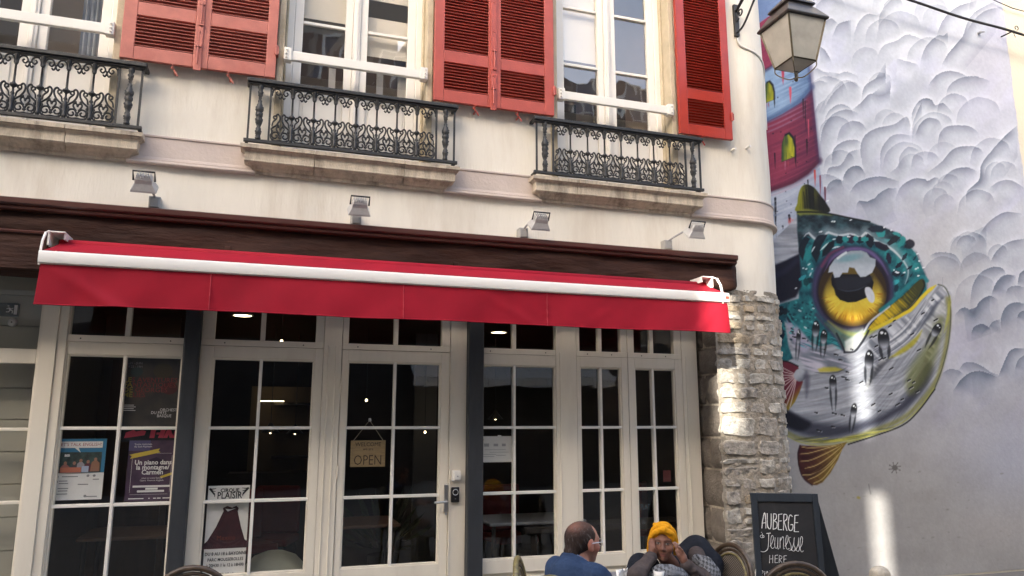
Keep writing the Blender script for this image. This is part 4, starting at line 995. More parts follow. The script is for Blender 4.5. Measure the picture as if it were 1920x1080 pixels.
# mouth
mouth = zf((815,930),(880,845),(960,775),(1060,692),(1140,612),(1180,588),(1200,600),(1190,645),(1130,740),(1080,788),(980,848),(900,895))
fill(mouth, lambda px, py, s: mixc(C(214,180,30), C(58,60,28), np.clip(ss(1650, 1728, px)*1.15+(vnoise((px*.7+py*.7)/30, (px-py)/3, 12)-.5)*.7+ss(-6,0,s)*.2, 0, 1)), 1.2, smooth=3)
stroke(zf((790,945),(830,880),(900,820),(960,772)), 2.0, C(206,210,214), .9, 1.2); stroke(zf((900,800),(1000,720),(1100,620),(1180,570),(1215,600)), 3.4, C(32,120,128), .9, 2.2); stroke(zf((1190,600),(1195,640),(1140,740),(1080,795),(990,850)), 1.6, C(20,22,16), .9, 1.0)
stroke(zf((1275,630),(1220,672),(1180,712),(1110,790),(1060,820),(990,860),(900,905),(830,935)), 3.2, C(222,196,40), .95, 1.8, (.1,.1)); stroke(zf((1290,625),(1330,640),(1360,690),(1372,750)), 1.3, C(80,84,70), .8, 1); stroke(zf((1370,700),(1360,820),(1330,950)), 2.4, C(176,172,70), .7, 2.4, (.2,.3))
# nostril slits and small dark dashes
DASH = za((240,280),(265,335),(360,350),(560,460),(685,512),(730,565),(800,690),(765,742),(800,768),(590,850),(845,460),(940,792),(1060,1018))+zb_((175,390),(215,380),(230,480),(310,603),(275,612),(590,360),(700,150),(800,15),(380,708),(560,825),(605,845),(580,900),(375,965),(490,1020),(445,1070),(660,520),(365,280),(410,225),(830,215),(645,940))+zc((375,290),(560,298),(645,315),(545,432),(405,470),(955,207),(1015,275),(480,40))
for i, (x, y) in enumerate(DASH):
    an = R(-30 if x > 1610 else 15); L = 2.0+2.2*((i*37) % 10)/10; dx, dy = L*math.cos(an), L*math.sin(an)
    stroke([(x-dx+1.2, y-dy+1.4), (x+dx+1.2, y+dy+1.4)], 1.2, C(216,218,222), .6, .8, smooth=0); stroke([(x-dx, y-dy), (x+dx, y+dy)], 1.3, C(14,15,20), .95, .7, smooth=0)
# water drops
def drop(cx, cy, w_, h_, rot, tail):
    c, s = math.cos(R(rot)), math.sin(R(rot)); P = lambda u, v: (cx+u*c-v*s, cy+u*s+v*c)
    for q in (-.8, .8): stroke([P(q*w_, h_*.4), P(q*w_*.8, h_+tail*.5), P(q*w_*.5, h_+tail)], w_*.28, C(20,22,28), .75, 1.4, (.2,.6))
    stroke([P(0, h_*.9), P(0, h_+tail*.8)], w_*.35, C(150,154,162), .6, 1.5, (.1,.6))
    ell(cx, cy, w_, h_, rot, lambda u, v, r: mixc(C(16,18,24), C(188,190,200), np.clip(ss(-.25, .95, v)*(1-.35*ss(.7,1,r)), 0, 1)), 1.0, .97)
    ell(*P(-w_*.2, -h_*.62), w_*.28, h_*.13, rot, C(244,246,248), .8, .95); ell(*P(w_*.4, -h_*.5), w_*.16, h_*.09, rot, C(236,240,244), .7, .9)
for dps in ((1496.5,632,4.3,14,4,30), (1529,617,7,16,4,26), (1544,632,6.5,14,4,24), (1561,717,7,14,-2,40), (1629,675,8.6,19,3,28), (1656,636,11,20,-6,18), (1755,619,8,14,28,26), (1600,770,6,14,8,28)): drop(*dps)
# side fin with its pale knuckle
fan = za((300,630),(200,585),(110,575),(60,590),(60,930),(130,970),(150,1020),(200,1080),(270,990),(320,880),(350,790))
fill(fan, lambda px, py, s: mixc(C(104,32,48), C(150,132,36), np.clip(ss(-8, 14, (px-1490)*.75+(py-727)*.7+(-6)), 0, 1)*.95), 1.3)
stroke(za((300,630),(200,585),(110,575)), 1.4, C(24,14,20), .85, 1)
for tx, ty in ((60,600),(60,660),(60,720),(60,770),(60,830),(60,900),(80,1000),(120,1040),(160,1090),(215,1060)): stroke(za((290,720),((290+tx)/2+4, (720+ty)/2+4), (tx, ty)), .9, C(214,196,190), .85, .8, (0,.1))
ell(1499, 703.5, 11, 12, 0, lambda u, v, r: mixc(C(176,180,188), C(92,96,106), np.clip(ss(-.2, 1, u*.5+v*.6), 0, 1)), 1.3)
stroke(za((385,680),(390,800),(385,950)), 5, C(58,54,72), .6, 5, (.2,.5)); fill(za((500,660),(560,640),(680,640),(760,665),(700,685),(600,690),(520,690)), C(190,176,50), 3, .8); stroke(za((470,690),(560,700),(700,690),(800,640)), 1.4, C(60,62,70), .7, 1.4, (.3,.3))
# bottom fin
fill(zc((212,620),(192,690),(186,745),(195,820),(215,885),(262,970),(330,1022),(380,1024),(440,995),(520,900),(600,760),(640,660),(690,585),(560,618),(400,632)), lambda px, py, s: mixc(C(64,22,28), C(128,104,40), np.clip(ss(1494, 1575, px+(py-870)*.35)*1.0+(vnoise((px+py)/40,(px-py)/5,31)-.5)*.3, 0, 1)), 1.3)
for pts in (zc((215,632),(300,645),(420,640),(600,620)), zc((200,710),(300,700),(450,660),(640,605)), zc((200,785),(320,770),(480,700),(650,610)), zc((260,855),(380,820),(520,730),(655,615)), zc((225,920),(330,915),(470,840),(620,690)), zc((290,970),(400,920),(530,810),(640,660)), zc((340,1010),(450,950),(580,780))): stroke(pts, .9, C(206,180,120), .85, .8, (.1,.2))
for pts in (zc((205,750),(300,740),(460,680)), zc((240,900),(340,880),(500,770)), zc((280,955),(380,900),(540,760))): stroke(pts, 2.0, C(40,16,18), .5, 2, (.2,.3))
stroke(zc((212,620),(190,720),(215,885),(262,970),(335,1024)), 1.2, C(40,18,26), .8, 1)
# highlights
for x, y in [(1400+a/3.6, 360+b/3.6) for a, b in ((575,200),(500,270),(700,190),(590,200),(925,240),(680,300),(1005,540),(1020,545),(1060,545),(1140,518),(1160,465),(1190,510),(1155,565),(345,940),(460,885),(330,650),(380,515),(440,520),(400,520),(545,60))] + ze((645,410),(665,485),(630,565),(650,552),(712,548),(655,633),(515,600),(435,598),(445,600),(408,575),(380,172)):
    ell(x, y, rng.uniform(1.2,2.6), rng.uniform(.9,1.5), -15, C(236,242,244), .7, .95)
for pts in (zd((580,540),(620,500),(665,455)), zd((490,560),(510,520),(530,495)), zd((700,520),(740,505),(780,500)), zd((560,355),(605,345)), zd((450,690),(480,670)), zd((700,430),(740,420)), zd((850,400),(890,398)), zd((470,800),(490,760)), za((300,60),(340,80)), za((360,230),(390,250)), za((440,40),(470,50))): stroke(pts, 1.3, C(224,232,236), .85, .8, (.3,.3))
# spider doodle, paint spots and cracks on the bare lower wall
ell(1677, 877, 5.2, 5.2, 0, C(110,106,102), 1.2)
for k in range(8):
    an = R(20+45*k); stroke([(1677+4*math.cos(an), 877+4*math.sin(an)), (1677+11*math.cos(an+.15), 877+10*math.sin(an+.15))], .7, C(104,100,96), .85, .6, smooth=0); ell(1677+11*math.cos(an+.15), 877+10*math.sin(an+.15), 1.1, 1.1, 0, C(100,96,92), .6)
ell(1609, 933, 3.5, 2.4, 20, C(176,160,80), 1.2, .9); stroke([(1628,908),(1630,918),(1632,926)], .8, C(120,118,116), .8, .7); stroke([(1766,540),(1767,520)], .7, C(150,150,158), .6, .7)
for k in range(40):
    x, y = rng.uniform(1560,1900), rng.uniform(880,1075); ell(x, y, rng.uniform(.6,3.5), rng.uniform(.5,1.6), rng.uniform(-20,20), C(136,131,126), .9, rng.uniform(.2,.7))
ell(1735, 930, 30, 10, -10, C(150,146,142), 8, .35); ell(1700, 1040, 50, 16, 8, C(152,147,143), 12, .35); ell(1850, 990, 60, 30, 0, C(180,174,172), 20, .4)
IMG[:] = np.clip(IMG, 4, 246)
# paint sits 6 mm in front of the render, with a slightly wavy ragged right edge
lin_img = np.where(IMG/255 <= .04045, IMG/255/12.92, ((IMG/255+.055)/1.055)**2.4)*np.array((.685,.705,.715))
edge = 9.385+.018*np.sin(ZZ*1.1)+.008*np.sin(ZZ*9)+.004*np.sin(ZZ*40)
VX = np.minimum(XX, edge)
verts = np.stack([VX-MBD.location.x, np.full_like(XX, YM-.006)-MBD.location.y, ZZ], -1).reshape(-1, 3)
ii, kk = np.meshgrid(np.arange(NXg-1), np.arange(NZg-1)); q0 = (kk*NXg+ii).ravel()
faces = np.stack([q0, q0+1, q0+NXg+1, q0+NXg], -1)
keep = (VX[:-1, 1:]-VX[:-1, :-1]).ravel() > 1e-4
faces = faces[keep]
me = bpy.data.meshes.new('painted_mural'); me.vertices.add(len(verts)); me.vertices.foreach_set('co', verts.astype(np.float32).ravel())
me.loops.add(faces.size); me.loops.foreach_set('vertex_index', faces.astype(np.int32).ravel()); me.polygons.add(len(faces)); me.polygons.foreach_set('loop_start', np.arange(0, faces.size, 4, dtype=np.int32))
me.update(calc_edges=True)
ca = me.color_attributes.new('paint', 'FLOAT_COLOR', 'POINT'); buf = np.ones((len(verts), 4), np.float32); buf[:, :3] = lin_img.reshape(-1, 3); ca.data.foreach_set('color', buf.ravel())
M['mural'] = attr_mat('mural_paint_on_render', .85, .12, 30, .05, 22)
me.materials.append(M['mural']); link('painted_mural', me, MBD)['label'] = 'painted fish head with yellow eye, striped tower and clouds'
# ================================================================== AWNING
AW = thing('awning', (1.2, 6.0, 2.98), 'long crimson folding awning with a white front bar over the cafe front', 'awning')
ax0, ax1 = -1.548, 3.925
def canvas(fn, nx, nz):
    b = MB()
    for i in range(nx+1):
        for k in range(nz+1): b.v.append(fn(i/nx, k/nz))
    b.f += [(i*(nz+1)+k, (i+1)*(nz+1)+k, (i+1)*(nz+1)+k+1, i*(nz+1)+k+1) for i in range(nx) for k in range(nz)]
    return b
SEAM = [.20, .458, .679]
def val(u, v):
    x = ax0+(ax1-ax0)*u + (-.012*v if u < .001 else .012*v if u > .999 else 0)
    w_ = .014*math.sin(x*2.1+.5)+.009*math.sin(x*5.7+v)+.005*math.sin(x*13+v*3)+.026*math.exp(-((x-ax0-.06-.42*v)/.075)**2)+.012*math.exp(-((ax1-x-.05-.3*v)/.06)**2)+.008*math.exp(-((x-1.55-.5*v)/.06)**2)+.007*math.exp(-((x-2.9+.4*v)/.06)**2)
    w_ += sum(.006*math.exp(-((u-s)*(ax1-ax0)/.03)**2)*math.sin(v*22) + .005*math.exp(-((u-s)*(ax1-ax0)/.007)**2) for s in SEAM)
    return (x, 5.728-w_*v**.7-.012*v, 2.782-.279*v - .004*math.sin(x*3)*v)
canvas(val, 260, 10).build('valance', M['awning'], AW, smooth=True)
hem = [val(i/120, 1.0) for i in range(121)]
MB().tube([(x, y, z+.004) for x, y, z in hem], .0055, 6).build('hem', M['awning'], AW, smooth=True)
M['thread'] = mat('pale_red_thread', (.46,.04,.06), .8)
for s in SEAM:
    MB().tube([tuple(np.array(val(s, k/8))+np.array([0,-.004,0])) for k in range(9)], .0025, 4).build('seam', M['thread'], AW)
canvas(lambda u, v: (ax0+.06+(ax1-ax0-.12)*u + (-.06+.12*u)*v, 6.0-.255*v, 3.010-.128*v-.008*math.sin(v*3.1)), 60, 6).build('canopy', M['awning'], AW, smooth=True)
b = MB(); pr = [(5.752,2.873),(5.722,2.875),(5.710,2.870),(5.706,2.862),(5.707,2.800),(5.710,2.790),(5.720,2.786),(5.752,2.786)]
n = len(pr); b.v += [(ax0-.012, y, z) for y, z in pr]+[(ax1+.012, y, z) for y, z in pr]
b.f += [(i, (i+1) % n, (i+1) % n+n, i+n) for i in range(n)]+[tuple(range(n))[::-1], tuple(range(n, 2*n))]
fb = b.build('front_bar', M['awhite'], AW); smooth_angle(fb, 45)
b = MB(); b.box(ax0-.004, ax0+1, 5.697, 5.699, 2.82, 2.822); 
M['stick'] = mat('small_red_sticker', (.55,.10,.06), .6)
MB().box(ax1-.03, ax1+.005, 5.703, 5.706, 2.818, 2.842).build('maker_sticker', M['stick'], AW)
MB().cyl((ax0+.04,6.0,2.985),(ax1-.04,6.0,2.985),.038,seg=14).build('roller', M['awning'], AW, smooth=True)
for s, x in ((-1, ax0-.006), (1, ax1-.05)):
    b = MB(); o = -s
    pts = [(5.728,2.775),(5.726,2.88),(5.745,2.95),(5.80,3.02),(5.88,3.05)]
    for (y0, z0), (y1, z1) in zip(pts, pts[1:]):                                   # narrow curved side strap
        b.add([(x-.006,y0-.010,z0),(x+.006,y0-.010,z0),(x+.006,y1-.010,z1+.004),(x-.006,y1-.010,z1+.004),(x-.006,y0+.008,z0),(x+.006,y0+.008,z0),(x+.006,y1+.008,z1-.006),(x-.006,y1+.008,z1-.006)], [(0,1,2,3),(4,7,6,5),(0,4,5,1),(1,5,6,2),(2,6,7,3),(3,7,4,0)])
    b.box(x-.006, x+o*.10, 5.868, 6.10, 3.043, 3.052); b.box(x+o*.088, x+o*.10, 5.90, 6.10, 3.0, 3.043); b.box(x-.006, x+.006, 5.87, 6.10, 2.95, 3.043)
    b.build('end_bracket', M['awhite'], AW)
for t in (.12, .5, .88):
    x = ax0+(ax1-ax0)*t
    MB().tube([(x,6.02,2.93),(x+.22,5.9,2.87),(x-.05,5.76,2.85)], .018, 8).build('folding_arm', M['awhite'], AW)

# ================================================================== FLOODLIGHTS ON THE LINTEL
M['lens'] = mat('grey_lamp_glass', (.25,.26,.26), .15, spec=.7)
M['flood'] = mat('silver_grey_lamp_housing', (.46,.46,.45), .45, .08, 30, metal=.2, bump=.05)
M['floodhi'] = mat('pale_reflective_lamp_housing', (.62,.62,.60), .3, .05, 30, metal=.3)
def flood(bx, hx, hz, hy, mh, label):
    t = thing('floodlight', (bx, 6.2, 3.34), label, 'floodlight', 'floodlights above the awning')
    b = MB(); b.box(bx-.042, bx+.042, 6.115, 6.205, 3.345, 3.44); b.box(bx-.034, bx+.034, 6.108, 6.118, 3.352, 3.433); b.build('junction_box', M['grey'], t, bevel=.006)
    b = MB(); b.tube([(bx, 6.12, 3.43), (bx+(hx-bx)*.15, 6.08, 3.455), (hx-(.0)*.1, hy+.06, hz+.035)], .009, 8); b.build('arm', M['grey'], t)
    # housing: frustum widening towards the lens, which looks down at the fascia
    ax = Vector((0, .62, -.78)).normalized(); sx = Vector((1, 0, 0)); sy = ax.cross(sx)
    o = Vector((hx, hy, hz)) + (-ax)*.035
    b = MB(); prof = [(.052,.036,0),(.060,.044,.018),(.062,.046,.05),(.088,.066,.098),(.090,.068,.112)]
    for (w_, h_, d) in prof: b.v += [tuple(o+sx*a*w_+sy*c*h_+ax*d) for a, c in ((-1,-1),(1,-1),(1,1),(-1,1))]
    for i in range(len(prof)-1): b.f += [(4*i+k, 4*i+(k+1) % 4, 4*i+4+(k+1) % 4, 4*i+4+k) for k in range(4)]
    b.f += [(3,2,1,0)]
    h = b.build('housing', mh, t, bevel=.004)
    q = o+ax*.1125; MB().quad(*[tuple(q+sx*a*.084+sy*c*.062) for a, c in ((-1,-1),(1,-1),(1,1),(-1,1))]).build('lens', M['lens'], h)
    for k in range(6):
        c = -.045+k*.018
        f = MB(); f.v += [tuple(o+sx*(c+e)+sy*g+ax*d) for d in (-.016, .03) for g in (-.04, .04) for e in (-.003, .003)]
        f.f += [(0,1,3,2),(4,6,7,5),(0,4,5,1),(2,3,7,6),(0,2,6,4),(1,5,7,3)]; f.build('cooling_fin', mh, h)
    y = MB(); a = o+ax*.04
    y.tube([tuple(a+sx*.075), tuple(a+sx*.075-ax*.075), tuple(a-sx*.075-ax*.075), tuple(a-sx*.075)], .008, 6)
    y.build('yoke', M['black'], t)
    return t
flood(-.932, -.995, 3.52, 5.98, M['flood'], 'grey floodlight at the left end of the lintel, head left of its box')
flood(.612, .620, 3.475, 5.96, M['flood'], 'grey floodlight standing straight above its own box, second from the left')
flood(2.10, 2.205, 3.485, 5.97, M['flood'], 'grey floodlight on a short arm leaning right, between middle and right balconies')
flood(3.569, 3.765, 3.525, 5.93, M['floodhi'], 'pale shiny floodlight on a long slanted arm near the right end of the lintel')

# ================================================================== STREET LANTERN
LT = thing('street_lantern', (4.53, 6.19, 5.75), 'old four sided street lantern hanging from a scrolled black wall bracket at the corner', 'street lamp')
M['lframe'] = mat('worn_bronze_frame', (.075,.06,.035), .5, .3, 30, bump=.1, metal=.3)
M['lroof'] = mat('black_painted_tin', (.03,.026,.024), .4, .3, 14, bump=.08, dirt=(.12,.09,.07,.5), dscale=9)
M['lglass'] = mat('frosted_dusty_glass', (.40,.385,.335), .35, .12, 7, spec=.5, dirt=(.26,.24,.2,.4), dscale=6)
lx, ly, le = 4.536, 5.33, 5.425
MB().box(4.505, 4.56, 6.165, 6.198, 5.765, 6.13).build('wall_plate', M['iron'], LT, bevel=.004)
b = MB(); b.tube(spline([(4.53,6.165,6.05),(4.53,5.95,6.16),(4.535,5.65,6.24),(lx,ly,6.26)], 6), .017, 8); b.tube([(lx,ly,6.27),(lx,ly,5.78)], .013, 8); br = b.build('bracket_arm', M['iron'], LT, smooth=True)
b = MB(); b.tube(spline([(4.53,6.17,5.80),(4.53,6.05,5.83),(4.53,5.88,5.98),(4.533,5.72,6.14),(4.535,5.66,6.235)], 6), .011, 8); b.build('brace', M['iron'], LT, smooth=True)
pts = [(4.531, 6.10+y, 5.99+z) for y, z in spiral(0, 0, .055, .014, -60, 420, 22)]
b = MB(); b.tube([(4.531,6.165,5.93)]+pts, .009, 6); b.build('scroll', M['iron'], LT, smooth=True)
cs = ((-1,-1),(1,-1),(1,1),(-1,1))
b = MB(); 
for h, z in ((.226,le-.012),(.232,le+.004),(.226,le+.016),(.150,le+.13),(.135,le+.145),(.135,le+.16),(.155,le+.165),(.150,le+.185),(.05,le+.30),(.03,le+.31)): b.v += [(lx+a*h, ly+c*h, z) for a, c in cs]
b.f += [(4*i+k, 4*i+(k+1) % 4, 4*i+4+(k+1) % 4, 4*i+4+k) for i in range(9) for k in range(4)]+[(36,37,38,39),(3,2,1,0)]
b.build('roof', M['lroof'], LT, bevel=.003)
b = MB(); b.lathe((lx,ly,le+.30), [(.035,0),(.045,.02),(.03,.05),(.012,.07),(.02,.09),(.006,.12)], 10); b.build('roof_finial', M['lframe'], LT, smooth=True)
gt, gb = le-.014, le-.40; ht, hb = .205, .130
for i in range(4):
    (a, c), (a2, c2) = cs[i], cs[(i+1) % 4]
    MB().quad((lx+a*hb,ly+c*hb,gb),(lx+a2*hb,ly+c2*hb,gb),(lx+a2*ht,ly+c2*ht,gt),(lx+a*ht,ly+c*ht,gt)).build('lantern_glass', M['lglass'], LT)
    f = MB(); f.tube([(lx+a*ht,ly+c*ht,gt),(lx+a*hb,ly+c*hb,gb)], .0115, 4); f.build('corner_bar', M['lframe'], LT)
    f = MB(); f.tube([(lx+a*hb,ly+c*hb,gb),(lx+a2*hb,ly+c2*hb,gb)], .0095, 4); f.tube([(lx+a*ht,ly+c*ht,gt),(lx+a2*ht,ly+c2*ht,gt)], .008, 4) if False else None
    f.build('bottom_bar', M['lframe'], LT)
    MB().add([(lx+a*hb,ly+c*hb,gb),(lx+a2*hb,ly+c2*hb,gb),(lx+a2*.02,ly+c2*.02,gb-.075),(lx+a*.02,ly+c*.02,gb-.075)], [(0,1,2,3)]).build('lantern_glass', M['lglass'], LT)
    f = MB(); f.tube(spline([(lx+a*hb,ly+c*hb,gb),(lx+a*hb*.95,ly+c*hb*.95,gb-.06),(lx+a*.05,ly+c*.05,gb-.135),(lx,ly,gb-.13)], 4), .006, 5); f.build('lower_scroll', M['lframe'], LT)
b = MB(); b.lathe((lx,ly,gb-.17), [(.004,0),(.018,.01),(.02,.025),(.01,.04),(.014,.05),(.012,.16)], 8); b.build('lower_finial', M['lframe'], LT, smooth=True)

# conduit and cables
CN = [(4.54,6.19,5.75),(4.545,6.185,5.70)]+[tuple(np.array(wpath(s)[:2])+np.array(wpath(s)[2:])*.012)+(z,) for s, z in ((4.58,5.665),(4.68,5.645),(4.80,5.63),(4.92,5.60),(5.05,5.55),(5.12,5.47),(5.16,5.2),(5.17,4.9))]
tag(MB().tube([tuple(p) for p in spline(CN, 4)], .013, 8).build('cable_conduit', M['white'], smooth=True), 'white painted cable conduit curling down the corner below the street lantern', 'conduit')
for (x, y, l) in ((1372,283,'small white capped cable stub below the right shutter, left one of the two'), (1400,278,'small white capped cable stub nearest the rounded corner, right one of the two')):
    p = at(x, y, 6.19)
    b = MB(); b.cyl((p.x, 6.21, p.z), (p.x+.01, 6.14, p.z+.012), .013, .016, 8); tag(b.build('cable_stub', M['white'], bevel=.003), l, 'cable stub', 'stubs on the rounded corner')
M['cable'] = mat('black_cable_sheath', (.012,.012,.014), .6, .1, 20)
p0, p1 = at(1700, -2, 6.62), at(1905, 61, 6.62)
d = (p1-p0)
CP = [p0-d*2.2+Vector((0,0,.10)), p0-d*1.0+Vector((0,0,.03)), p0, p0+d*.5+Vector((0,0,-.025)), p1, p1+d*.8+Vector((0,0,-.05)), p1+d*2.5+Vector((0,0,-.2))]
OC = thing('overhead_cable', p1, 'thick black overhead cable slanting across the top of the mural', 'cable')
MB().tube([tuple(p) for p in spline([tuple(q) for q in CP], 8)], .017, 8).build('cable', M['cable'], OC, smooth=True)
b = MB(); b.tube([(p1.x+.02,6.85,p1.z+.06),(p1.x+.02,6.66,p1.z+.05),(p1.x+.02,6.62,p1.z-.01)], .010, 6); b.tube([(p1.x+.05, 6.64+.0, p1.z+.06+.0)]+[(p1.x+.05+.03*math.cos(a), 6.64, p1.z+.085+.03*math.sin(a)) for a in np.linspace(-1.5,4,10)], .006, 5); b.build('wall_hook', M['iron'], OC)
b = MB(); b.tube([(p1.x-.06,6.62,p1.z+.02),(p1.x-.05,6.60,p1.z-.09)], .004, 5); b.build('tie_wire', M['cable'], OC)
q0, q1 = at(1872, 4, 6.80), at(1925, 22, 6.80)
tag(MB().tube([tuple(q0+(q1-q0)*t+Vector((0,0,-.02*math.sin(t*3)))) for t in (-.2,0,.5,1,2,4)], .006, 6).build('thin_wire', M['cable']), 'thin dark wire on the cream wall right of the mural', 'wire')
p = at(1837, 61, 6.82); b = MB(); b.tube([(p.x,6.86,p.z),(p.x,6.80,p.z)], .018, 8); b.tube([(p.x,6.80,p.z),(p.x+.05,6.79,p.z+.005)], .010, 6); b.tube([(p.x-.01,6.81,p.z),(p.x-.06,6.80,p.z-.02)], .005, 5)
tag(b.build('wall_anchor', M['alu']), 'small metal wall anchor sticking out of the clouds under the cable', 'anchor')

# ================================================================== WRITING HELPERS
def text(body, size, x, z, y, m, parent, name='lettering', align='CENTER', bold=0.0, shear=0.0, squeeze=1.0):
    cu = bpy.data.curves.new('t', 'FONT'); cu.body = body; cu.size = size; cu.align_x = align; cu.offset = bold; cu.shear = shear; cu.resolution_u = 2
    o = bpy.data.objects.new('t', cu); COL.objects.link(o); bpy.context.view_layer.update()
    me = bpy.data.meshes.new_from_object(o.evaluated_get(bpy.context.evaluated_depsgraph_get())); bpy.data.objects.remove(o); bpy.data.curves.remove(cu)
    rl = root_loc(parent)
    for v in me.vertices: v.co = Vector((x+v.co.x*squeeze-rl.x, y-rl.y, z+v.co.y-rl.z))
    me.materials.clear(); me.materials.append(m); me.name = name
    o = link(name, me, parent); o['kind'] = 'stuff'
    return o
def inks(n, c): 
    if n not in M: M[n] = mat(n, c, .7)
    return M[n]
INK = inks('black_ink', (.012,.012,.014)); WINK = inks('white_ink', (.75,.74,.72)); GINK = inks('grey_ink', (.25,.25,.25))
def rect(x0, x1, z0, z1, y, m, parent, name): return MB().box(x0, x1, y, y+.0008, z0, z1).build(name, m, parent)

# ================================================================== POSTERS BEHIND THE GLASS
YPO = 6.590
def pp(x, y): q = at(x, y, YPO); return q.x, q.z
PAPER = mat('white_paper', (.70,.69,.66), .8, .03, 20)
# let's talk english
x0, z1 = pp(103, 823); x1, z0 = pp(190, 936)
P1 = thing('english_class_poster', ((x0+x1)/2, YPO, z0), "blue and white English conversation poster in the leftmost shop window", 'poster')
W_, H_ = x1-x0, z1-z0; fx = lambda u: x0+W_*u; fz = lambda v: z1-H_*v
rect(x0, x1, z0, z1, YPO, PAPER, P1, 'sheet')
rect(x0, x1, fz(.56), z1, YPO-.002, mat('poster_blue', (.03,.17,.30), .6), P1, 'blue_panel')
rect(fx(.03), fx(.93), fz(.555), fz(.22), YPO-.0035, mat('poster_photo_green', (.045,.085,.075), .6, .4, 30, col2=(.02,.03,.03)), P1, 'photo_panel')
b = MB(); b.prism([(fx(.06),fz(.15)),(fx(.40),fz(.15)),(fx(.52),fz(.23)),(fx(.47),fz(.15)),(fx(.93),fz(.15)),(fx(.93),fz(.045)),(fx(.06),fz(.045))], YPO-.0055, YPO-.005); b.build('speech_bubble', PAPER, P1)
text("LET'S TALK ENGLISH!", .034*1.0, fx(.5), fz(.118), YPO-.0062, inks('red_ink', (.30,.03,.03)), P1, squeeze=.92)
text('BEB', .022, fx(.27), fz(.29), YPO-.0058, WINK, P1, bold=.001)
pm = [(.25,.42,.09,(.30,.12,.10)),(.42,.42,.07,(.06,.05,.06)),(.54,.38,.08,(.30,.28,.30)),(.68,.40,.08,(.10,.03,.04)),(.82,.36,.09,(.26,.13,.08))]
for i, (u, v, r, c) in enumerate(pm):
    b = MB(); a = fx(u); 
    b.prism([(a-r*W_, fz(.54)), (a-r*.8*W_, fz(v+.03)), (a-r*.3*W_, fz(v)), (a+r*.3*W_, fz(v)), (a+r*.9*W_, fz(v+.04)), (a+r*W_, fz(.54))][::-1], YPO-.0052-.0004*i, YPO-.005-.0004*i); b.build('printed_figure', inks('print_%d' % i, c), P1)
    b = MB(); b.prism([(a+.032*W_*math.cos(t), fz(v-.02)+.03*H_*math.sin(t)) for t in np.linspace(0, 2*math.pi, 9)[:-1]], YPO-.0075, YPO-.0073); b.build('printed_head', inks('skin_ink', (.30,.16,.11)), P1)
rect(fx(.16), fx(.56), fz(.555), fz(.47), YPO-.0082, inks('salmon_ink', (.45,.15,.09)), P1, 'printed_table'); rect(fx(.57), fx(.70), fz(.55), fz(.45), YPO-.0082, inks('pale_blue_ink', (.36,.42,.55)), P1, 'printed_trousers')
for k, (u, v, l) in enumerate(((.36,.62,.30),(.24,.69,.16),(.25,.73,.18),(.25,.81,.2),(.25,.85,.18),(.24,.90,.2),(.62,.75,.2),(.8,.95,.22),(.86,.67,.12))): rect(fx(u-l/2), fx(u+l/2), fz(v+.008), fz(v-.008), YPO-.002, GINK, P1, 'printed_line')
for u, v in ((.12,.62),(.12,.70),(.70,.61),(.82,.61),(.68,.94)): 
    b = MB(); b.prism([(fx(u)+.03*W_*math.cos(t), fz(v)+.022*H_*math.sin(t)) for t in np.linspace(0, 2*math.pi, 9)[:-1]], YPO-.0022, YPO-.002); b.build('printed_icon', GINK, P1)
# dark orchestra poster
x0, z1 = pp(236, 668); x1, z0 = pp(341, 800); x0 += .0
P2 = thing('orchestra_poster', ((x0+x1)/2, YPO, z0), 'large dark orchestra poster with dim red lettering, above the purple concert poster', 'poster')
W_, H_ = x1-x0, z1-z0; fx = lambda u: x0+W_*u; fz = lambda v: z1-H_*v
rect(x0, x1, z0, z1, YPO, mat('dark_poster_print', (.022,.024,.026), .5, .5, 7, col2=(.055,.045,.036)), P2, 'sheet')
PR = inks('dull_red_ink', (.20,.035,.035)); PY_ = inks('olive_ink', (.30,.24,.05))
for k, (a, c) in enumerate((('LES ', 'AVENTURES'), ('FANTA', 'STIQUES'), ('DE G', 'EORGES'), ('MEL', 'IES'))):
    text(a+c, .052, fx(.01), fz(.365+.072*k), YPO-.002, PR, P2, align='LEFT', squeeze=1.05)
    text(a[:2], .052, fx(.01), fz(.365+.072*k), YPO-.003, PY_, P2, align='LEFT', squeeze=1.05, bold=.001)
text('J.21 - JUIN', .024, fx(.05), fz(.11), YPO-.002, GINK, P2, align='LEFT'); text('V.22 - 19H', .024, fx(.05), fz(.16), YPO-.002, GINK, P2, align='LEFT')
text('ORCHESTRE', .032, fx(.62), fz(.78), YPO-.002, WINK, P2, align='LEFT', squeeze=.9); text('DU PAYS', .032, fx(.48), fz(.82), YPO-.002, WINK, P2, align='LEFT', squeeze=.9); text('BASQUE', .032, fx(.58), fz(.865), YPO-.002, WINK, P2, align='LEFT', squeeze=.9)
for k in range(4): rect(fx(.02), fx(.2+.03*(k % 2)), fz(.70+.025*k), fz(.692+.025*k), YPO-.002, WINK, P2, 'printed_line')
for u, v, r, c in ((.75,.45,.13,(.07,.02,.022)), (.62,.2,.16,(.05,.045,.03)), (.2,.22,.1,(.03,.05,.05)), (.9,.4,.09,(.08,.06,.045))):
    b = MB(); b.prism([(fx(u)+r*W_*math.cos(t), fz(v)+r*.7*H_*math.sin(t)) for t in np.linspace(0, 2*math.pi, 13)[:-1]], YPO-.0012, YPO-.001); b.build('printed_shape', inks('shape_%.2f' % u, c), P2)
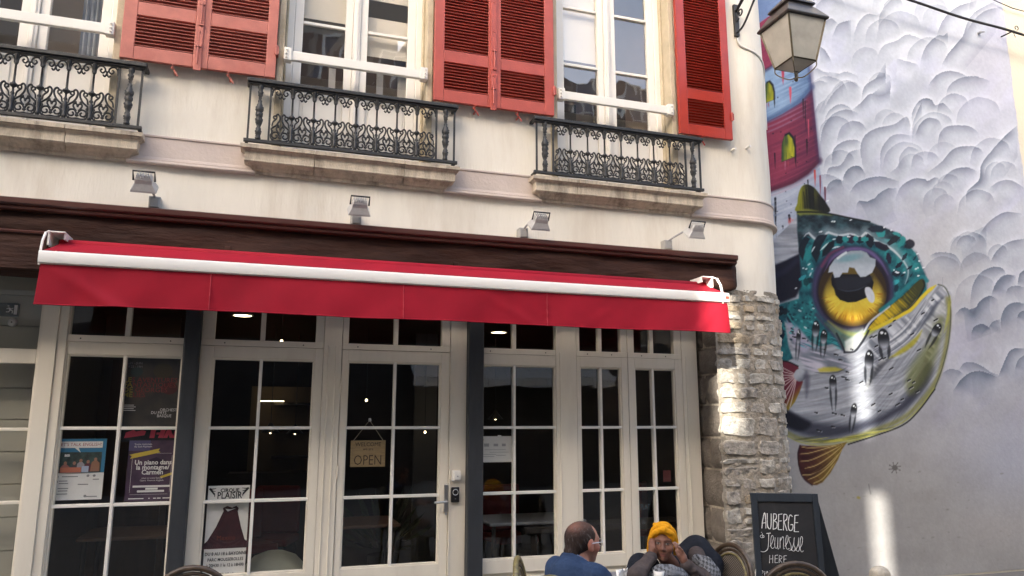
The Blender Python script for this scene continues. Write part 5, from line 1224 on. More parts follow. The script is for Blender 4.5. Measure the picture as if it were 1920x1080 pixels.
# pink lettering strip (lower part of a poster)
x0, z1 = pp(222, 782); x1, z0 = pp(335, 823)
P3 = thing('pink_lettered_poster', ((x0+x1)/2, YPO+.006, z0), 'dark poster strip with big pink letters, squeezed above the purple piano poster', 'poster')
rect(x0, x1, z0-.02, z1, YPO+.005, mat('black_poster_print', (.015,.014,.016), .5), P3, 'sheet')
PK = inks('pink_ink', (.62,.07,.11)); b = MB(); W_ = x1-x0; H_ = z1-z0
for poly in ([(.17,.55),(.27,1.0),(.36,.98),(.42,.55)], [(.12,.05),(.14,.30),(.26,.42),(.30,.34),(.40,.40),(.46,.36),(.44,.18),(.30,.12)], [(.52,.05),(.54,.42),(.62,.42),(.60,.05)], [(.63,.2),(.63,.3),(.69,.3),(.69,.2)], [(.66,.05),(.70,.42),(.78,.42),(.74,.05)], [(.74,.05),(.80,.42),(.86,.42),(.92,.05),(.85,.05),(.83,.2),(.81,.05)], [(.90,.05),(.93,.42),(.99,.42),(.97,.05)], [(0,.2),(.0,.42),(.03,.42),(.03,.2)]):
    b.prism([(x0+u*W_, z0+v*H_) for u, v in poly], YPO+.0022, YPO+.003)
o = b.build('lettering', PK, P3); o['kind'] = 'stuff'
# piano poster
x0, z1 = pp(243, 826); x1, z0 = pp(322, 938)
P4 = thing('piano_concert_poster', ((x0+x1)/2, YPO, z0), 'purple concert poster with a yellow ribbon and white title', 'poster')
W_, H_ = x1-x0, z1-z0; fx = lambda u: x0+W_*u; fz = lambda v: z1-H_*v
rect(x0, x1, z0, z1, YPO, mat('purple_poster_print', (.085,.045,.085), .5, .3, 9, col2=(.05,.03,.055)), P4, 'sheet')
rect(x0, fx(.45), fz(.17), z1, YPO-.001, inks('violet_ink', (.10,.09,.19)), P4, 'corner_panel')
b = MB(); b.prism([(fx(.02),fz(.235)),(fx(.08),fz(.26)),(fx(.04),fz(.305)),(fx(.68),fz(.20)),(fx(.63),fz(.175)),(fx(.66),fz(.135))], YPO-.0025, YPO-.002); b.build('yellow_ribbon', inks('yellow_ink', (.55,.42,.06)), P4)
b = MB(); b.prism([(fx(.70),fz(.60)),(fx(.98),fz(.53)),(fx(.99),fz(.57)),(fx(.74),fz(.63))], YPO-.0015, YPO-.001); b.build('yellow_ribbon', M['yellow_ink'], P4)
for i, (s, sz) in enumerate((('Un piano dans', .050), ('la montagne/', .050), ('Carmen', .052))): text(s, sz, fx(.54), fz(.40+.082*i), YPO-.003, WINK, P4, bold=.0012, squeeze=.92)
text('Scene nationale', .020, fx(.30), fz(.075), YPO-.003, WINK, P4); text('du Sud-Aquitain', .020, fx(.30), fz(.115), YPO-.003, WINK, P4)
text('mise en scene Samuel', .017, fx(.54), fz(.635), YPO-.003, WINK, P4); text('Opera  Francois Anglade', .017, fx(.54), fz(.675), YPO-.003, WINK, P4)
for (a, c, v) in ((.15,.93,.76),(.42,.68,.80),(.25,.82,.84)): rect(fx(a), fx(c), fz(v+.016), fz(v-.016), YPO-.003, WINK, P4, 'printed_label')
for (a, c, e, f) in ((.09,.095,.30,.86),(.93,.935,.25,.86),(.1,.9,.89,.893),(.6,.92,.215,.218)): rect(fx(a), fx(c), fz(f), fz(e), YPO-.002, WINK, P4, 'printed_rule')
for (a, c) in ((.08,.4),(.5,.53),(.6,.66),(.68,.76),(.8,.95)): rect(fx(a), fx(c), fz(.965), fz(.95), YPO-.003, WINK, P4, 'printed_line')
b = MB(); b.prism([(fx(.45),fz(.32)),(fx(.6),fz(.28)),(fx(.75),fz(.34)),(fx(.9),fz(.5)),(fx(.7),fz(.56)),(fx(.5),fz(.5))], YPO-.001, YPO-.0008); b.build('printed_shape', inks('deep_violet_ink', (.03,.018,.04)), P4)
# circus poster
x0, z1 = pp(391, 912); x1, z0 = pp(458, 1086); 
P5 = thing('circus_poster', ((x0+x1)/2, YPO, z0), 'white circus poster with a dark red tent shaped dress', 'poster')
W_, H_ = x1-x0, z1-z0; fx = lambda u: x0+W_*u; fz = lambda v: z1-H_*v
rect(x0, x1, z0, z1, YPO, PAPER, P5, 'sheet')
b = MB(); b.prism([(fx(-.14),fz(.665)),(fx(.06),fz(.58)),(fx(.24),fz(.44)),(fx(.36),fz(.31)),(fx(.40),fz(.27)),(fx(.38),fz(.235)),(fx(.48),fz(.215)),(fx(.60),fz(.235)),(fx(.70),fz(.215)),(fx(.76),fz(.24)),(fx(.74),fz(.275)),(fx(.76),fz(.31)),(fx(.84),fz(.44)),(fx(.95),fz(.58)),(fx(1.10),fz(.62)),(fx(1.12),fz(.665))], YPO-.0025, YPO-.002)
b.build('printed_dress', mat('dark_maroon_print', (.055,.012,.018), .7, .5, 18, col2=(.025,.008,.014)), P5)
b = MB(); b.prism([(fx(.44),fz(.245)),(fx(.56),fz(.252)),(fx(.70),fz(.24)),(fx(.50),fz(.275))], YPO-.003, YPO-.0028); b.build('printed_collar', PAPER, P5)
text('CIRQUE', .040, fx(.52), fz(.065), YPO-.003, INK, P5, bold=.0012); text('PLAISIR', .075, fx(.52), fz(.135), YPO-.003, INK, P5, bold=.0012, squeeze=.78)
text('Mexico', .05, fx(.50), fz(.575), YPO-.0035, inks('rust_ink', (.14,.03,.02)), P5, squeeze=.95)
for s, v, sz in (('DU 8 AU 18 à BAYONNE', .735, .036), ('PARC MOUSSEROLLES', .795, .034), ('à 20H30 // le 12 à 18H00', .855, .034), ('49 52 97 12', .955, .036)): text(s, sz, fx(.52), fz(v), YPO-.003, INK, P5, bold=.0005, squeeze=.80)
for s in (-1, 1):
    b = MB(); hx = fx(.5+s*.47)
    for k in range(4): b.tube([(hx, YPO-.0025, fz(.025)), (hx-s*.05*W_*(1.2+k*.5), YPO-.0025, fz(.03+.022*k)), (hx-s*W_*(.16-.01*k), YPO-.0025, fz(.025+.03*k))], [.006,.004,.002], 4)
    b.build('printed_hand', INK, P5)
rect(fx(.0), fx(1.0), fz(.012), fz(-.004), YPO-.001, WINK, P5, 'tape')
# notice sheet
x0, z1 = pp(900, 818); x1, z0 = pp(960, 866)
P6 = thing('notice_sheet', ((x0+x1)/2, YPO, z0), 'white landscape notice sheet taped behind the glass right of the dark post', 'notice')
W_, H_ = x1-x0, z1-z0; fx = lambda u: x0+W_*u; fz = lambda v: z1-H_*v
rect(x0, x1, z0, z1, YPO, PAPER, P6, 'sheet')
for (a, c, v, t) in ((.03,.12,.14,.02),(.12,.28,.34,.06),(.42,.56,.34,.05),(.68,.80,.34,.05),(.14,.8,.52,.008),(.3,.9,.62,.008),(.04,.5,.70,.01),(.04,.45,.78,.01),(.5,.8,.74,.01)): rect(fx(a), fx(c), fz(v+t), fz(v-t), YPO-.002, inks('pale_grey_ink', (.36,.36,.36)), P6, 'printed_line')
rect(fx(.55), fx(.66), fz(.02), fz(-.04), YPO-.002, WINK, P6, 'tape')
x0, z1 = pp(1243, 882); x1, z0 = pp(1258, 903)
tag(rect(x0, x1, z0, z1, YPO, inks('red_ink2', (.10,.018,.016)), None, 'window_sticker'), 'small red sticker low in the rightmost window', 'sticker')
x0, z0 = pp(1203, 962)
P8 = thing('window_lettering', (x0, YPO, z0), 'faint pale handwriting on the glass low in the window behind the woman', 'lettering')
text('PLAT', .075, x0-.01, z0+.03, YPO, inks('faint_chalk', (.10,.12,.14)), P8, align='LEFT', squeeze=.6); text('du', .06, x0, z0-.10, YPO, M['faint_chalk'], P8, align='LEFT', squeeze=.6)
# OPEN sign on its string
x0, z1 = pp(658, 826); x1, z0 = pp(722, 875); YO = 6.60
OS = thing('open_sign', ((x0+x1)/2, YO, z1), 'wooden WELCOME WE ARE OPEN board hanging on a string in the door', 'sign')
M['ply'] = mat('pale_plywood', (.36,.25,.12), .6, .2, 5, bump=.05, stretch=(2,1,14))
b = MB(); b.box(x0, x1, YO-.004, YO+.004, z0, z1); b.build('board', M['ply'], OS, bevel=.012)
cx = (x0+x1)/2; BI = inks('burnt_ink', (.05,.03,.015)); hh = z1-z0
text('WELCOME', .048, cx, z1-hh*.22, YO-.0052, BI, OS, squeeze=.95); text('we are', .032, cx, z1-hh*.37, YO-.0052, BI, OS)
text('OPEN', .120, cx, z0+hh*.08, YO-.0052, BI, OS, squeeze=.78, bold=-.001)
hk = at(693, 788, YO)
MB().tube([(x0+.02, YO, z1-.005), (hk.x, YO, hk.z)], .003, 5).build('string', M['thread'] if False else inks('string', (.35,.30,.22)), OS); MB().tube([(hk.x, YO, hk.z), (x1-.02, YO, z1-.005)], .003, 5).build('string', M['string'], OS)
b = MB(); b.lathe((hk.x, YO-.012, hk.z-.012), [(.012,0),(.015,.012),(.010,.03)], 8); b.build('suction_hook', M['chrome'], OS)

# entry keypad and doorbell
p = at(855, 892, 6.52); KP = thing('entry_keypad', (p.x, 6.528, p.z-.045), 'white square entry box on the door post above the black doorbell', 'keypad')
MB().box(p.x-.040, p.x+.036, 6.490, 6.528, p.z-.046, p.z+.046).build('box', M['awhite'], KP, bevel=.008); MB().box(p.x-.026, p.x+.036, 6.476, 6.49, p.z-.034, p.z+.034).build('cover', M['white'], KP, bevel=.006); MB().cyl((p.x+.005,6.477,p.z-.003),(p.x+.005,6.473,p.z-.003),.007,seg=8).build('button', M['grey'], KP)
p = at(853, 927, 6.52); DB = thing('doorbell', (p.x, 6.528, p.z-.065), 'black video doorbell with a pale ring on the door post', 'doorbell')
MB().box(p.x-.036, p.x+.036, 6.500, 6.528, p.z-.066, p.z+.062).build('body', M['black'], DB, bevel=.006)
ring = [(p.x+.024*math.cos(a), 6.499, p.z+.020+.024*math.sin(a)) for a in np.linspace(0, 2*math.pi, 20)[:-1]]
MB().tube(ring, .0035, 6, closed=True).build('button_ring', M['chrome'], DB); MB().box(p.x-.006, p.x+.006, 6.498, 6.501, p.z-.038, p.z-.034).build('mark', M['alu'], DB)

# ================================================================== INTERIOR
M['bulb'] = emit_mat('warm_bulb', (1,.78,.45), 1.6); M['down'] = emit_mat('warm_downlight', (1,.80,.48), 3); M['lbrass'] = mat('brass_shade', (.35,.22,.08), .4, metal=.8)
for (x, y, l) in ((455,590,'round lit ceiling downlight seen through the transom left of the door'), (935,622,'round lit ceiling downlight seen through the transom right of the dark post')):
    t_ = (2.815-EYE)/(at(x, y, 1).z-EYE); q = at(x, y, t_)
    dl = thing('downlight', (q.x, q.y, 2.8), l, 'ceiling light', 'downlights in the cafe ceiling')
    b = MB(); b.lathe((q.x, q.y, 2.806), [(.085,0),(.09,.006)], 20); b.build('diffuser', M['down'], dl)
    b = MB(); b.tube([(q.x+.098*math.cos(a), q.y+.098*math.sin(a), 2.81) for a in np.linspace(0, 2*math.pi, 25)[:-1]], .010, 6, closed=True); b.build('trim_ring', M['white'], dl, smooth=True)
def pendant(x, y, Y, l, shade=True):
    q = at(x, y, Y); t = thing('pendant_lamp', q, l, 'pendant lamp', 'small lit lamps inside the cafe')
    b = MB(); b.lathe((q.x, q.y, q.z-.03), [(.003,0),(.011,.006),(.014,.016),(.010,.026),(.006,.03)], 10); b.build('bulb', M['bulb'], t, smooth=True)
    MB().tube([(q.x,q.y,q.z+.03),(q.x,q.y,2.81)], .004, 5).build('flex', M['black'], t)
    if shade:
        b = MB(); b.lathe((q.x,q.y,q.z), [(.10,-.02),(.10,-.015),(.04,.05),(.015,.09)], 14); b.build('lamp_shade', M['black'], t)
for a in ((528,637,7.2,'small bare bulb high in the transom left of the door',False),(687,748,8.6,'small bright bulb in the upper left pane of the door',False),(797,808,9.0,'small bright bulb in the right half of the door',False),(507,808,8.8,'small lit pendant behind the left shop window muntin',True),(929,783,9.2,'reddish lit pendant in the window right of the dark post',True),(553,810,9.6,'fainter pendant lamp at the right of the left shop window',True)): pendant(*a)
M['warmwall'] = mat('ochre_back_wall', (.16,.12,.075), .8, .1, 3)
p0, p1 = at(470, 760, 10.6), at(580, 930, 10.6)
BS = thing('back_counter', ((p0.x+p1.x)/2, 10.7, 0), 'lit back bar with shelves deep inside the cafe', 'counter')
MB().box(p0.x, p1.x, 10.7, 10.75, .9, 2.2).build('back_panel', M['warmwall'], BS)
for z in (1.25, 1.6, 1.95): MB().box(p0.x+.3, p1.x, 10.45, 10.7, z, z+.03).build('shelf', M['dark'], BS)
MB().box(p0.x-.2, p1.x+.3, 9.9, 10.3, .03, 1.1).build('counter_top', M['dark'], BS)
MB().box(p0.x+.1, p0.x+.42, 10.40, 10.41, 1.99, 2.0).build('lit_tube', M['bulb'], BS)
M['plant'] = mat('dark_leaf', (.03,.05,.02), .6, .4, 12)
M['redc'] = mat('dark_red_upholstery', (.14,.012,.012), .7, .2, 6)
def inner_chair(x, y, a, label):
    t = thing('lounge_chair', (x, y, .03), label, 'chair', 'red chairs inside the cafe'); c, s = math.cos(a), math.sin(a)
    def bx(mb, x0, x1, y0, y1, z0, z1):
        n = len(mb.v); mb.box(x0, x1, y0, y1, z0, z1)
        mb.v[n:] = [(x+q[0]*c-q[1]*s, y+q[0]*s+q[1]*c, q[2]+.03) for q in mb.v[n:]]
    b = MB(); bx(b, -.24,.24,-.24,.24,.42,.50); b.build('seat', M['redc'], t, bevel=.02)
    b = MB(); bx(b, -.24,.24,.18,.25,.50,1.0); b.build('backrest', M['redc'], t, bevel=.03)
    for sx in (-.2, .2):
        for sy in (-.2, .2): b = MB(); bx(b, sx-.018, sx+.018, sy-.018, sy+.018, 0, .42); b.build('leg', M['dark'], t)
q = at(470, 880, 8.2); inner_chair(q.x, 8.2, .4, 'dark red chair inside, beside the left shop window'); q = at(515, 870, 8.6); inner_chair(q.x, 8.6, -.3, 'dark red chair further inside, right of the first one'); q = at(955, 985, 8.0); inner_chair(q.x, 8.0, .2, 'dark red chair inside, behind the window right of the dark post'); q = at(1240, 950, 7.9); inner_chair(q.x, 7.9, .9, 'dark red chair inside, behind the woman in the headscarf')
def inner_table(x, y, w_, l, m):
    t = thing('dining_table', (x, y, .03), l, 'table', 'tables inside the cafe')
    MB().box(x-w_, x+w_, y-.35, y+.35, .74, .77).build('table_top', m, t, bevel=.01)
    for sx in (-1, 1):
        for sy in (-1, 1): MB().cyl((x+sx*(w_-.06), y+sy*.29, .03), (x+sx*(w_-.06), y+sy*.29, .74), .02, seg=8).build('leg', M['dark'], t)
M['wtable'] = mat('grey_white_tabletop', (.26,.27,.28), .4, .05, 5); M['btable'] = mat('brown_tabletop', (.16,.09,.05), .5, .1, 5)
inner_table(2.55, 7.35, .5, 'pale grey table inside, behind the window right of the dark post', M['wtable']); inner_table(-1.0, 7.5, .45, 'brown table inside, behind the leftmost shop window', M['btable']); inner_table(.95, 7.6, .3, 'brown table inside, behind the door', M['btable'])
q = at(515, 1052, 7.05); PF = MB(); PF.lathe((q.x, 7.05, .03), [(.20,0),(.27,.06),(.30,.18),(.29,.34),(.25,.46),(.17,.545),(.08,.58),(.01,.59)], 26)
M['puff'] = mat('pale_green_beige_cloth', (.42,.42,.32), .9, .08, 6, bump=.25, bscale=14)
for i, v in enumerate(PF.v):
    a = math.atan2(v[1]-7.05, v[0]-q.x); s = 1+.03*math.sin(a*6+v[2]*3)+.015*math.sin(a*11); PF.v[i] = (q.x+(v[0]-q.x)*s, 7.05+(v[1]-7.05)*s, v[2])
tag(PF.build('pouf', M['puff'], smooth=True), 'pale rounded cloth pouf on the floor just inside the left shop window', 'pouf')
# doorway and door deep left, poster-dark screens right
DR = thing('inner_door', (-1.25, 8.55, 0), 'brown door in the passage wall behind the leftmost window', 'door')
MB().box(-1.55,-1.0,8.52,8.59,.03,2.35).build('leaf', mat('brown_door_varnish', (.085,.05,.03), .5, .2, 4, stretch=(3,1,.5)), DR); MB().tube([(-1.05,8.50,1.05),(-1.05,8.46,1.05),(-1.15,8.46,1.05)], .01, 6).build('handle', M['chrome'], DR)
DP = thing('partition_screen', (1.0, 9.4, 0), 'grey partition inside the cafe behind the door', 'partition')
M['grey_partition'] = mat('grey_partition', (.12,.12,.12), .8); MB().box(.62,.86,9.4,9.45,.03,2.82).build('panel', M['grey_partition'], DP); MB().box(1.72,2.0,9.2,9.25,.03,2.82).build('panel', M['grey_partition'], DP)
PL = thing('potted_plant', (1.25, 8.3, .03), 'dark leafy pot plant inside the cafe behind the door', 'plant')
b = MB(); b.lathe((1.25,8.3,.03), [(.13,0),(.17,.3),(.16,.3)], 14); b.build('pot', M['dark'], PL); b = MB()
for k in range(70):
    a, e, l = random.uniform(0,6.28), random.uniform(.2,1.4), random.uniform(.3,.8); d = Vector((math.cos(a)*math.cos(e), math.sin(a)*math.cos(e), math.sin(e))); o_ = Vector((1.25,8.3,.33)); s_ = d.orthogonal().normalized()*.03
    b.add([o_+d*l*.4, o_+d*l*.75+s_, o_+d*l, o_+d*l*.75-s_], [(0,1,2,3)])
o = b.build('foliage', M['plant'], PL); o['kind'] = 'stuff'
OB2 = thing('yellow_cushion', (2.95, 7.1, .9), 'ochre cushion leaning inside the window behind the man', 'cushion')
b = MB(); b.box(2.80,3.02,7.05,7.15,.72,1.18); b.build('cover', mat('ochre_cloth', (.22,.12,.025), .9, .2, 8), OB2, bevel=.04)
MB().box(2.3,3.3,7.0,7.35,.66,.715).build('shelf_board', M['btable'], OB2) if False else None
BN = thing('window_bench', (2.9, 7.15, .03), 'dark bench inside along the right hand windows', 'bench')
MB().box(2.4,4.2,6.95,7.35,.66,.72).build('seat', M['dark'], BN, bevel=.01)
for x in (2.5, 4.1): MB().box(x-.03,x+.03,7.0,7.3,.03,.66).build('leg', M['dark'], BN)
# left passage: exit sign and smoke detector
EG = inks('exit_green', (.035,.05,.045)); q = at(15, 580, 6.76)
ES = thing('exit_sign', (q.x, 6.78, q.z), 'dark running man exit sign high in the left passage', 'sign')
MB().box(q.x-.07, q.x+.075, 6.75, 6.785, q.z-.055, q.z+.05).build('case', EG, ES, bevel=.004)
b = MB(); cx, cz, yy = q.x+.02, q.z, 6.748
b.tube([(cx-.012,yy,cz+.012),(cx+.0,yy,cz-.006)], .006, 5); b.lathe((cx-.016,yy,cz+.020), [(.001,0),(.007,.004),(.007,.008),(.001,.012)], 8)
for pts in ([(cx,yy,cz-.006),(cx+.016,yy,cz-.012),(cx+.014,yy,cz-.032)], [(cx,yy,cz-.006),(cx-.012,yy,cz-.022),(cx-.028,yy,cz-.022)], [(cx-.012,yy,cz+.010),(cx+.008,yy,cz+.002),(cx+.018,yy,cz+.010)], [(cx-.012,yy,cz+.010),(cx-.026,yy,cz+.002)]): b.tube(pts, .0038, 5)
b.build('running_figure', WINK, ES); rect(q.x+.045, q.x+.068, q.z-.04, q.z+.035, 6.748, WINK, ES, 'doorway_mark')
q = at(22, 604, 6.76); SDt = thing('smoke_detector', (q.x, 6.78, q.z), 'round white detector below the exit sign in the left passage', 'detector')
b = MB(); b.lathe((0,0,0), [(.034,0),(.034,.012),(.024,.024),(.008,.028)], 18); b.v = [(q.x+v[0], 6.785-v[2], q.z+v[1]) for v in b.v]; b.build('body', M['awhite'], SDt, smooth=True); MB().cyl((q.x,6.757,q.z),(q.x,6.753,q.z),.006,seg=8).build('indicator', M['black'], SDt)

# ================================================================== CHALKBOARD
fw = Vector((math.sin(YAW), math.cos(YAW), 0)); rt = Vector((math.cos(YAW), -math.sin(YAW), 0))
TL, TR = Vector((4.045, 5.708, 1.105)), Vector((4.60, 5.528, 1.098))
uB = (TR-TL).normalized(); wB = (TR-TL).length
CB = thing('chalkboard_sign', (4.3, 5.6, 0), 'black A-frame pavement board with white chalk hostel lettering', 'sign')
dB = (Vector((0,0,-1)) - fw*.11 - rt*.022).normalized(); nB = uB.cross(dB).normalized()
if nB.y > 0: nB = -nB
LB = 1.10/abs(dB.z)
M['bframe'] = mat('blue_black_board_frame', (.016,.022,.030), .5, .2, 8, bump=.08, stretch=(1,1,.3)); M['slate'] = mat('black_chalk_slate', (.008,.008,.010), .75, .3, 6, dirt=(.03,.03,.03,.5), dscale=4)
def bpanel(u0, u1, v0, v1, off, th, name, m, parent, U=uB, Dn=dB, N=nB, O=TL):
    b = MB(); P = lambda u, v, o: tuple(O+U*u+Dn*v+N*o)
    b.add([P(u0,v0,off),P(u1,v0,off),P(u1,v1,off),P(u0,v1,off),P(u0,v0,off+th),P(u1,v0,off+th),P(u1,v1,off+th),P(u0,v1,off+th)], [(0,3,2,1),(4,5,6,7),(0,1,5,4),(1,2,6,5),(2,3,7,6),(3,0,4,7)])
    return b.build(name, m, parent, bevel=.003)
ft = .05
fl = bpanel(.05, wB-.05, .05, LB-.2, -.012, .01, 'writing_panel', M['slate'], CB)
bpanel(0, ft, 0, LB, -.014, .026, 'frame_stile', M['bframe'], CB); bpanel(wB-ft, wB, 0, LB, -.014, .026, 'frame_stile', M['bframe'], CB)
bpanel(ft+.001, wB-ft-.001, 0, .07, -.013, .025, 'frame_rail', M['bframe'], CB); bpanel(ft+.001, wB-ft-.001, LB-.26, LB-.19, -.013, .025, 'frame_rail', M['bframe'], CB)
d2 = (Vector((0,0,-1)) + fw*.22 + rt*.30); L2 = 1.09/1.0; d2n = d2.normalized(); n2_ = uB.cross(d2n).normalized()
O2 = TL - nB*.025
bpanel(0, wB, .0, d2.length*1.09, -.012, .018, 'rear_leaf', M['bframe'], CB, uB, d2n, n2_ if n2_.y < 0 else -n2_, O2)
MB().tube([tuple(TR-nB*.01+Vector((0,0,-.03))), tuple(TR-nB*.04+Vector((0.01,0.01,-.035)))], .008, 6).build('hinge', M['alu'], CB)
# chalk handwriting
def bp(x, y, off=.0055):
    d = _cf*FPX+_cr*(x-960)-_cu*(y-540); o = Vector((0,0,EYE)); t = (TL+nB*off-o).dot(nB)/d.dot(nB); return o+d*t
zk = lambda pts: [(1380+x/5.4, 880+y/5.4) for x, y in pts]
CH = {
 'AUBERGE': [([(262,598),(270,520),(290,438),(300,520),(302,600)],5),([(268,545),(300,540)],4),([(316,445),(318,560),(332,600),(350,595),(356,540),(356,448)],5),([(380,450),(376,608)],5),([(380,450),(408,458),(406,500),(382,522)],5),([(382,522),(414,540),(412,590),(376,608)],5),([(432,455),(428,612)],5),([(432,457),(468,452)],4),([(430,525),(462,522)],4),([(428,612),(466,612)],4),([(484,455),(480,618)],5),([(484,455),(514,462),(514,505),(484,530)],5),([(486,530),(516,622)],5),([(572,480),(552,462),(536,490),(530,570),(540,615),(562,618),(576,590),(574,560),(552,562)],5),([(596,465),(590,632)],5),([(596,467),(634,464)],4),([(594,540),(628,540)],4),([(590,632),(636,632)],4)],
 'de': [([(266,648),(270,690),(250,688),(246,672),(262,664)],2.6),([(268,690),(284,688),(280,668),(270,676),(272,690)],2.6),([(255,640),(262,634)],2.4)],
 'Jeunesse': [([(308,650),(350,646)],4.5),([(332,650),(328,760),(318,810),(286,834),(246,826),(220,780),(222,748),(240,732)],3.6),([(344,780),(368,740),(380,690),(366,668),(354,700),(352,770),(366,800),(388,790)],2.8),([(396,690),(392,770),(404,800),(420,780),(424,690),(424,800),(436,800)],2.8),([(446,800),(448,690),(452,720),(470,684),(482,700),(480,800),(492,800)],2.8),([(496,780),(520,740),(528,690),(516,668),(504,710),(506,780),(520,810),(540,800)],2.8),([(556,690),(540,690),(536,720),(556,770),(556,815),(536,822)],2.8),([(560,822),(582,760),(590,690),(586,760),(600,800),(588,828),(566,820)],2.8),([(604,822),(628,760),(636,690),(632,760),(644,800),(632,830),(610,822)],2.8),([(646,800),(668,760),(674,700),(662,680),(650,720),(650,800),(664,836),(684,824)],2.8)],
 'HERE': [([(342,868),(338,950)],2.6),([(372,866),(372,948)],2.6),([(342,908),(372,906)],2.4),([(396,872),(394,946)],2.6),([(396,872),(424,868)],2.4),([(395,906),(420,904)],2.4),([(394,946),(424,944)],2.4),([(438,872),(436,950)],2.6),([(438,872),(464,882),(462,902),(438,912)],2.4),([(440,912),(468,950)],2.4),([(486,874),(484,950)],2.6),([(486,876),(514,874)],2.4),([(486,910),(510,908)],2.4),([(484,950),(512,950)],2.4)],
 'DRINK': [([(200,1010),(198,1100)],3),([(200,1010),(230,1030),(228,1080),(198,1100)],3),([(250,1020),(248,1100)],2.8),([(250,1020),(272,1030),(270,1050),(250,1060)],2.8),([(252,1060),(276,1100)],2.8),([(292,1030),(290,1100)],2.8),([(312,1100),(314,1030),(340,1096),(342,1024)],2.8),([(362,1018),(360,1100)],2.8),([(386,1018),(362,1062),(388,1100)],2.8),([(432,990),(424,1070)],3.2),([(422,1090),(423,1096)],3.6)]}
M['chalk'] = mat('white_chalk', (.68,.68,.67), .95, .35, 90)
for w_, strokes in CH.items():
    b = MB()
    for pts, r in strokes:
        P = zk([tuple(q) for q in spline(pts, 4)]) if len(pts) > 2 else zk(pts)
        b.tube([tuple(bp(*q)) for q in P], r/5.4/217*.92, 5)
    o = b.build('chalk_lettering', M['chalk'], CB); o['kind'] = 'stuff'

# stone bollard
bx, by = 4.54, 4.82
M['boll'] = mat('pale_bollard_stone', (.48,.43,.34), .9, .25, 14, bump=.6, bscale=40, dirt=(.14,.12,.1,.5), dscale=9)
b = MB(); b.lathe((bx,by,0.02), [(.085,0),(.085,.05),(.074,.06),(.070,.50),(.076,.53),(.074,.56),(.060,.585),(.03,.60),(.002,.604)], 16)
for i, v in enumerate(b.v): s = 1+.04*math.sin(v[0]*60+v[2]*40)+.03*math.sin(v[1]*80); b.v[i] = (bx+(v[0]-bx)*s, by+(v[1]-by)*s, v[2])
tag(b.build('bollard', M['boll'], smooth=True), 'low pale stone bollard right of the chalkboard, its worn top just in view', 'bollard')

# ================================================================== TERRACE FURNITURE
M['cane'] = mat('brown_bamboo_cane', (.085,.055,.032), .4, .4, 22, bump=.1, stretch=(1,1,3), col2=(.035,.022,.014)); M['caneY'] = mat('yellowish_bamboo_cane', (.26,.22,.085), .4, .3, 22, bump=.1, stretch=(1,1,3), col2=(.12,.09,.04))
def weave_mat(name, c1, c2):
    m = mat(name, c1, .6); n = m.node_tree.nodes; L = m.node_tree.links
    tc = n.new('ShaderNodeTexCoord'); b = n['Principled BSDF']; outs = []
    for rot in (45, -45):
        mp = n.new('ShaderNodeMapping'); mp.inputs['Rotation'].default_value = (0, R(rot), 0); L.new(tc.outputs['Object'], mp.inputs[0])
        wv = n.new('ShaderNodeTexWave'); wv.inputs['Scale'].default_value = 26; wv.inputs['Distortion'].default_value = .3; L.new(mp.outputs[0], wv.inputs['Vector']); outs.append(wv)
    mu = n.new('ShaderNodeMath'); mu.operation = 'MULTIPLY'; L.new(outs[0].outputs['Fac'], mu.inputs[0]); L.new(outs[1].outputs['Fac'], mu.inputs[1])
    rp = n.new('ShaderNodeValToRGB'); rp.color_ramp.elements[0].position = .18; rp.color_ramp.elements[1].position = .34; rp.color_ramp.elements[0].color = lin(c2); rp.color_ramp.elements[1].color = lin(c1)
    L.new(mu.outputs[0], rp.inputs[0]); L.new(rp.outputs[0], b.inputs['Base Color'])
    bp_ = n.new('ShaderNodeBump'); bp_.inputs['Strength'].default_value = .6; L.new(mu.outputs[0], bp_.inputs['Height']); L.new(bp_.outputs[0], b.inputs['Normal'])
    return m
M['weave'] = weave_mat('woven_cane_panel', (.28,.24,.19), (.035,.025,.02))
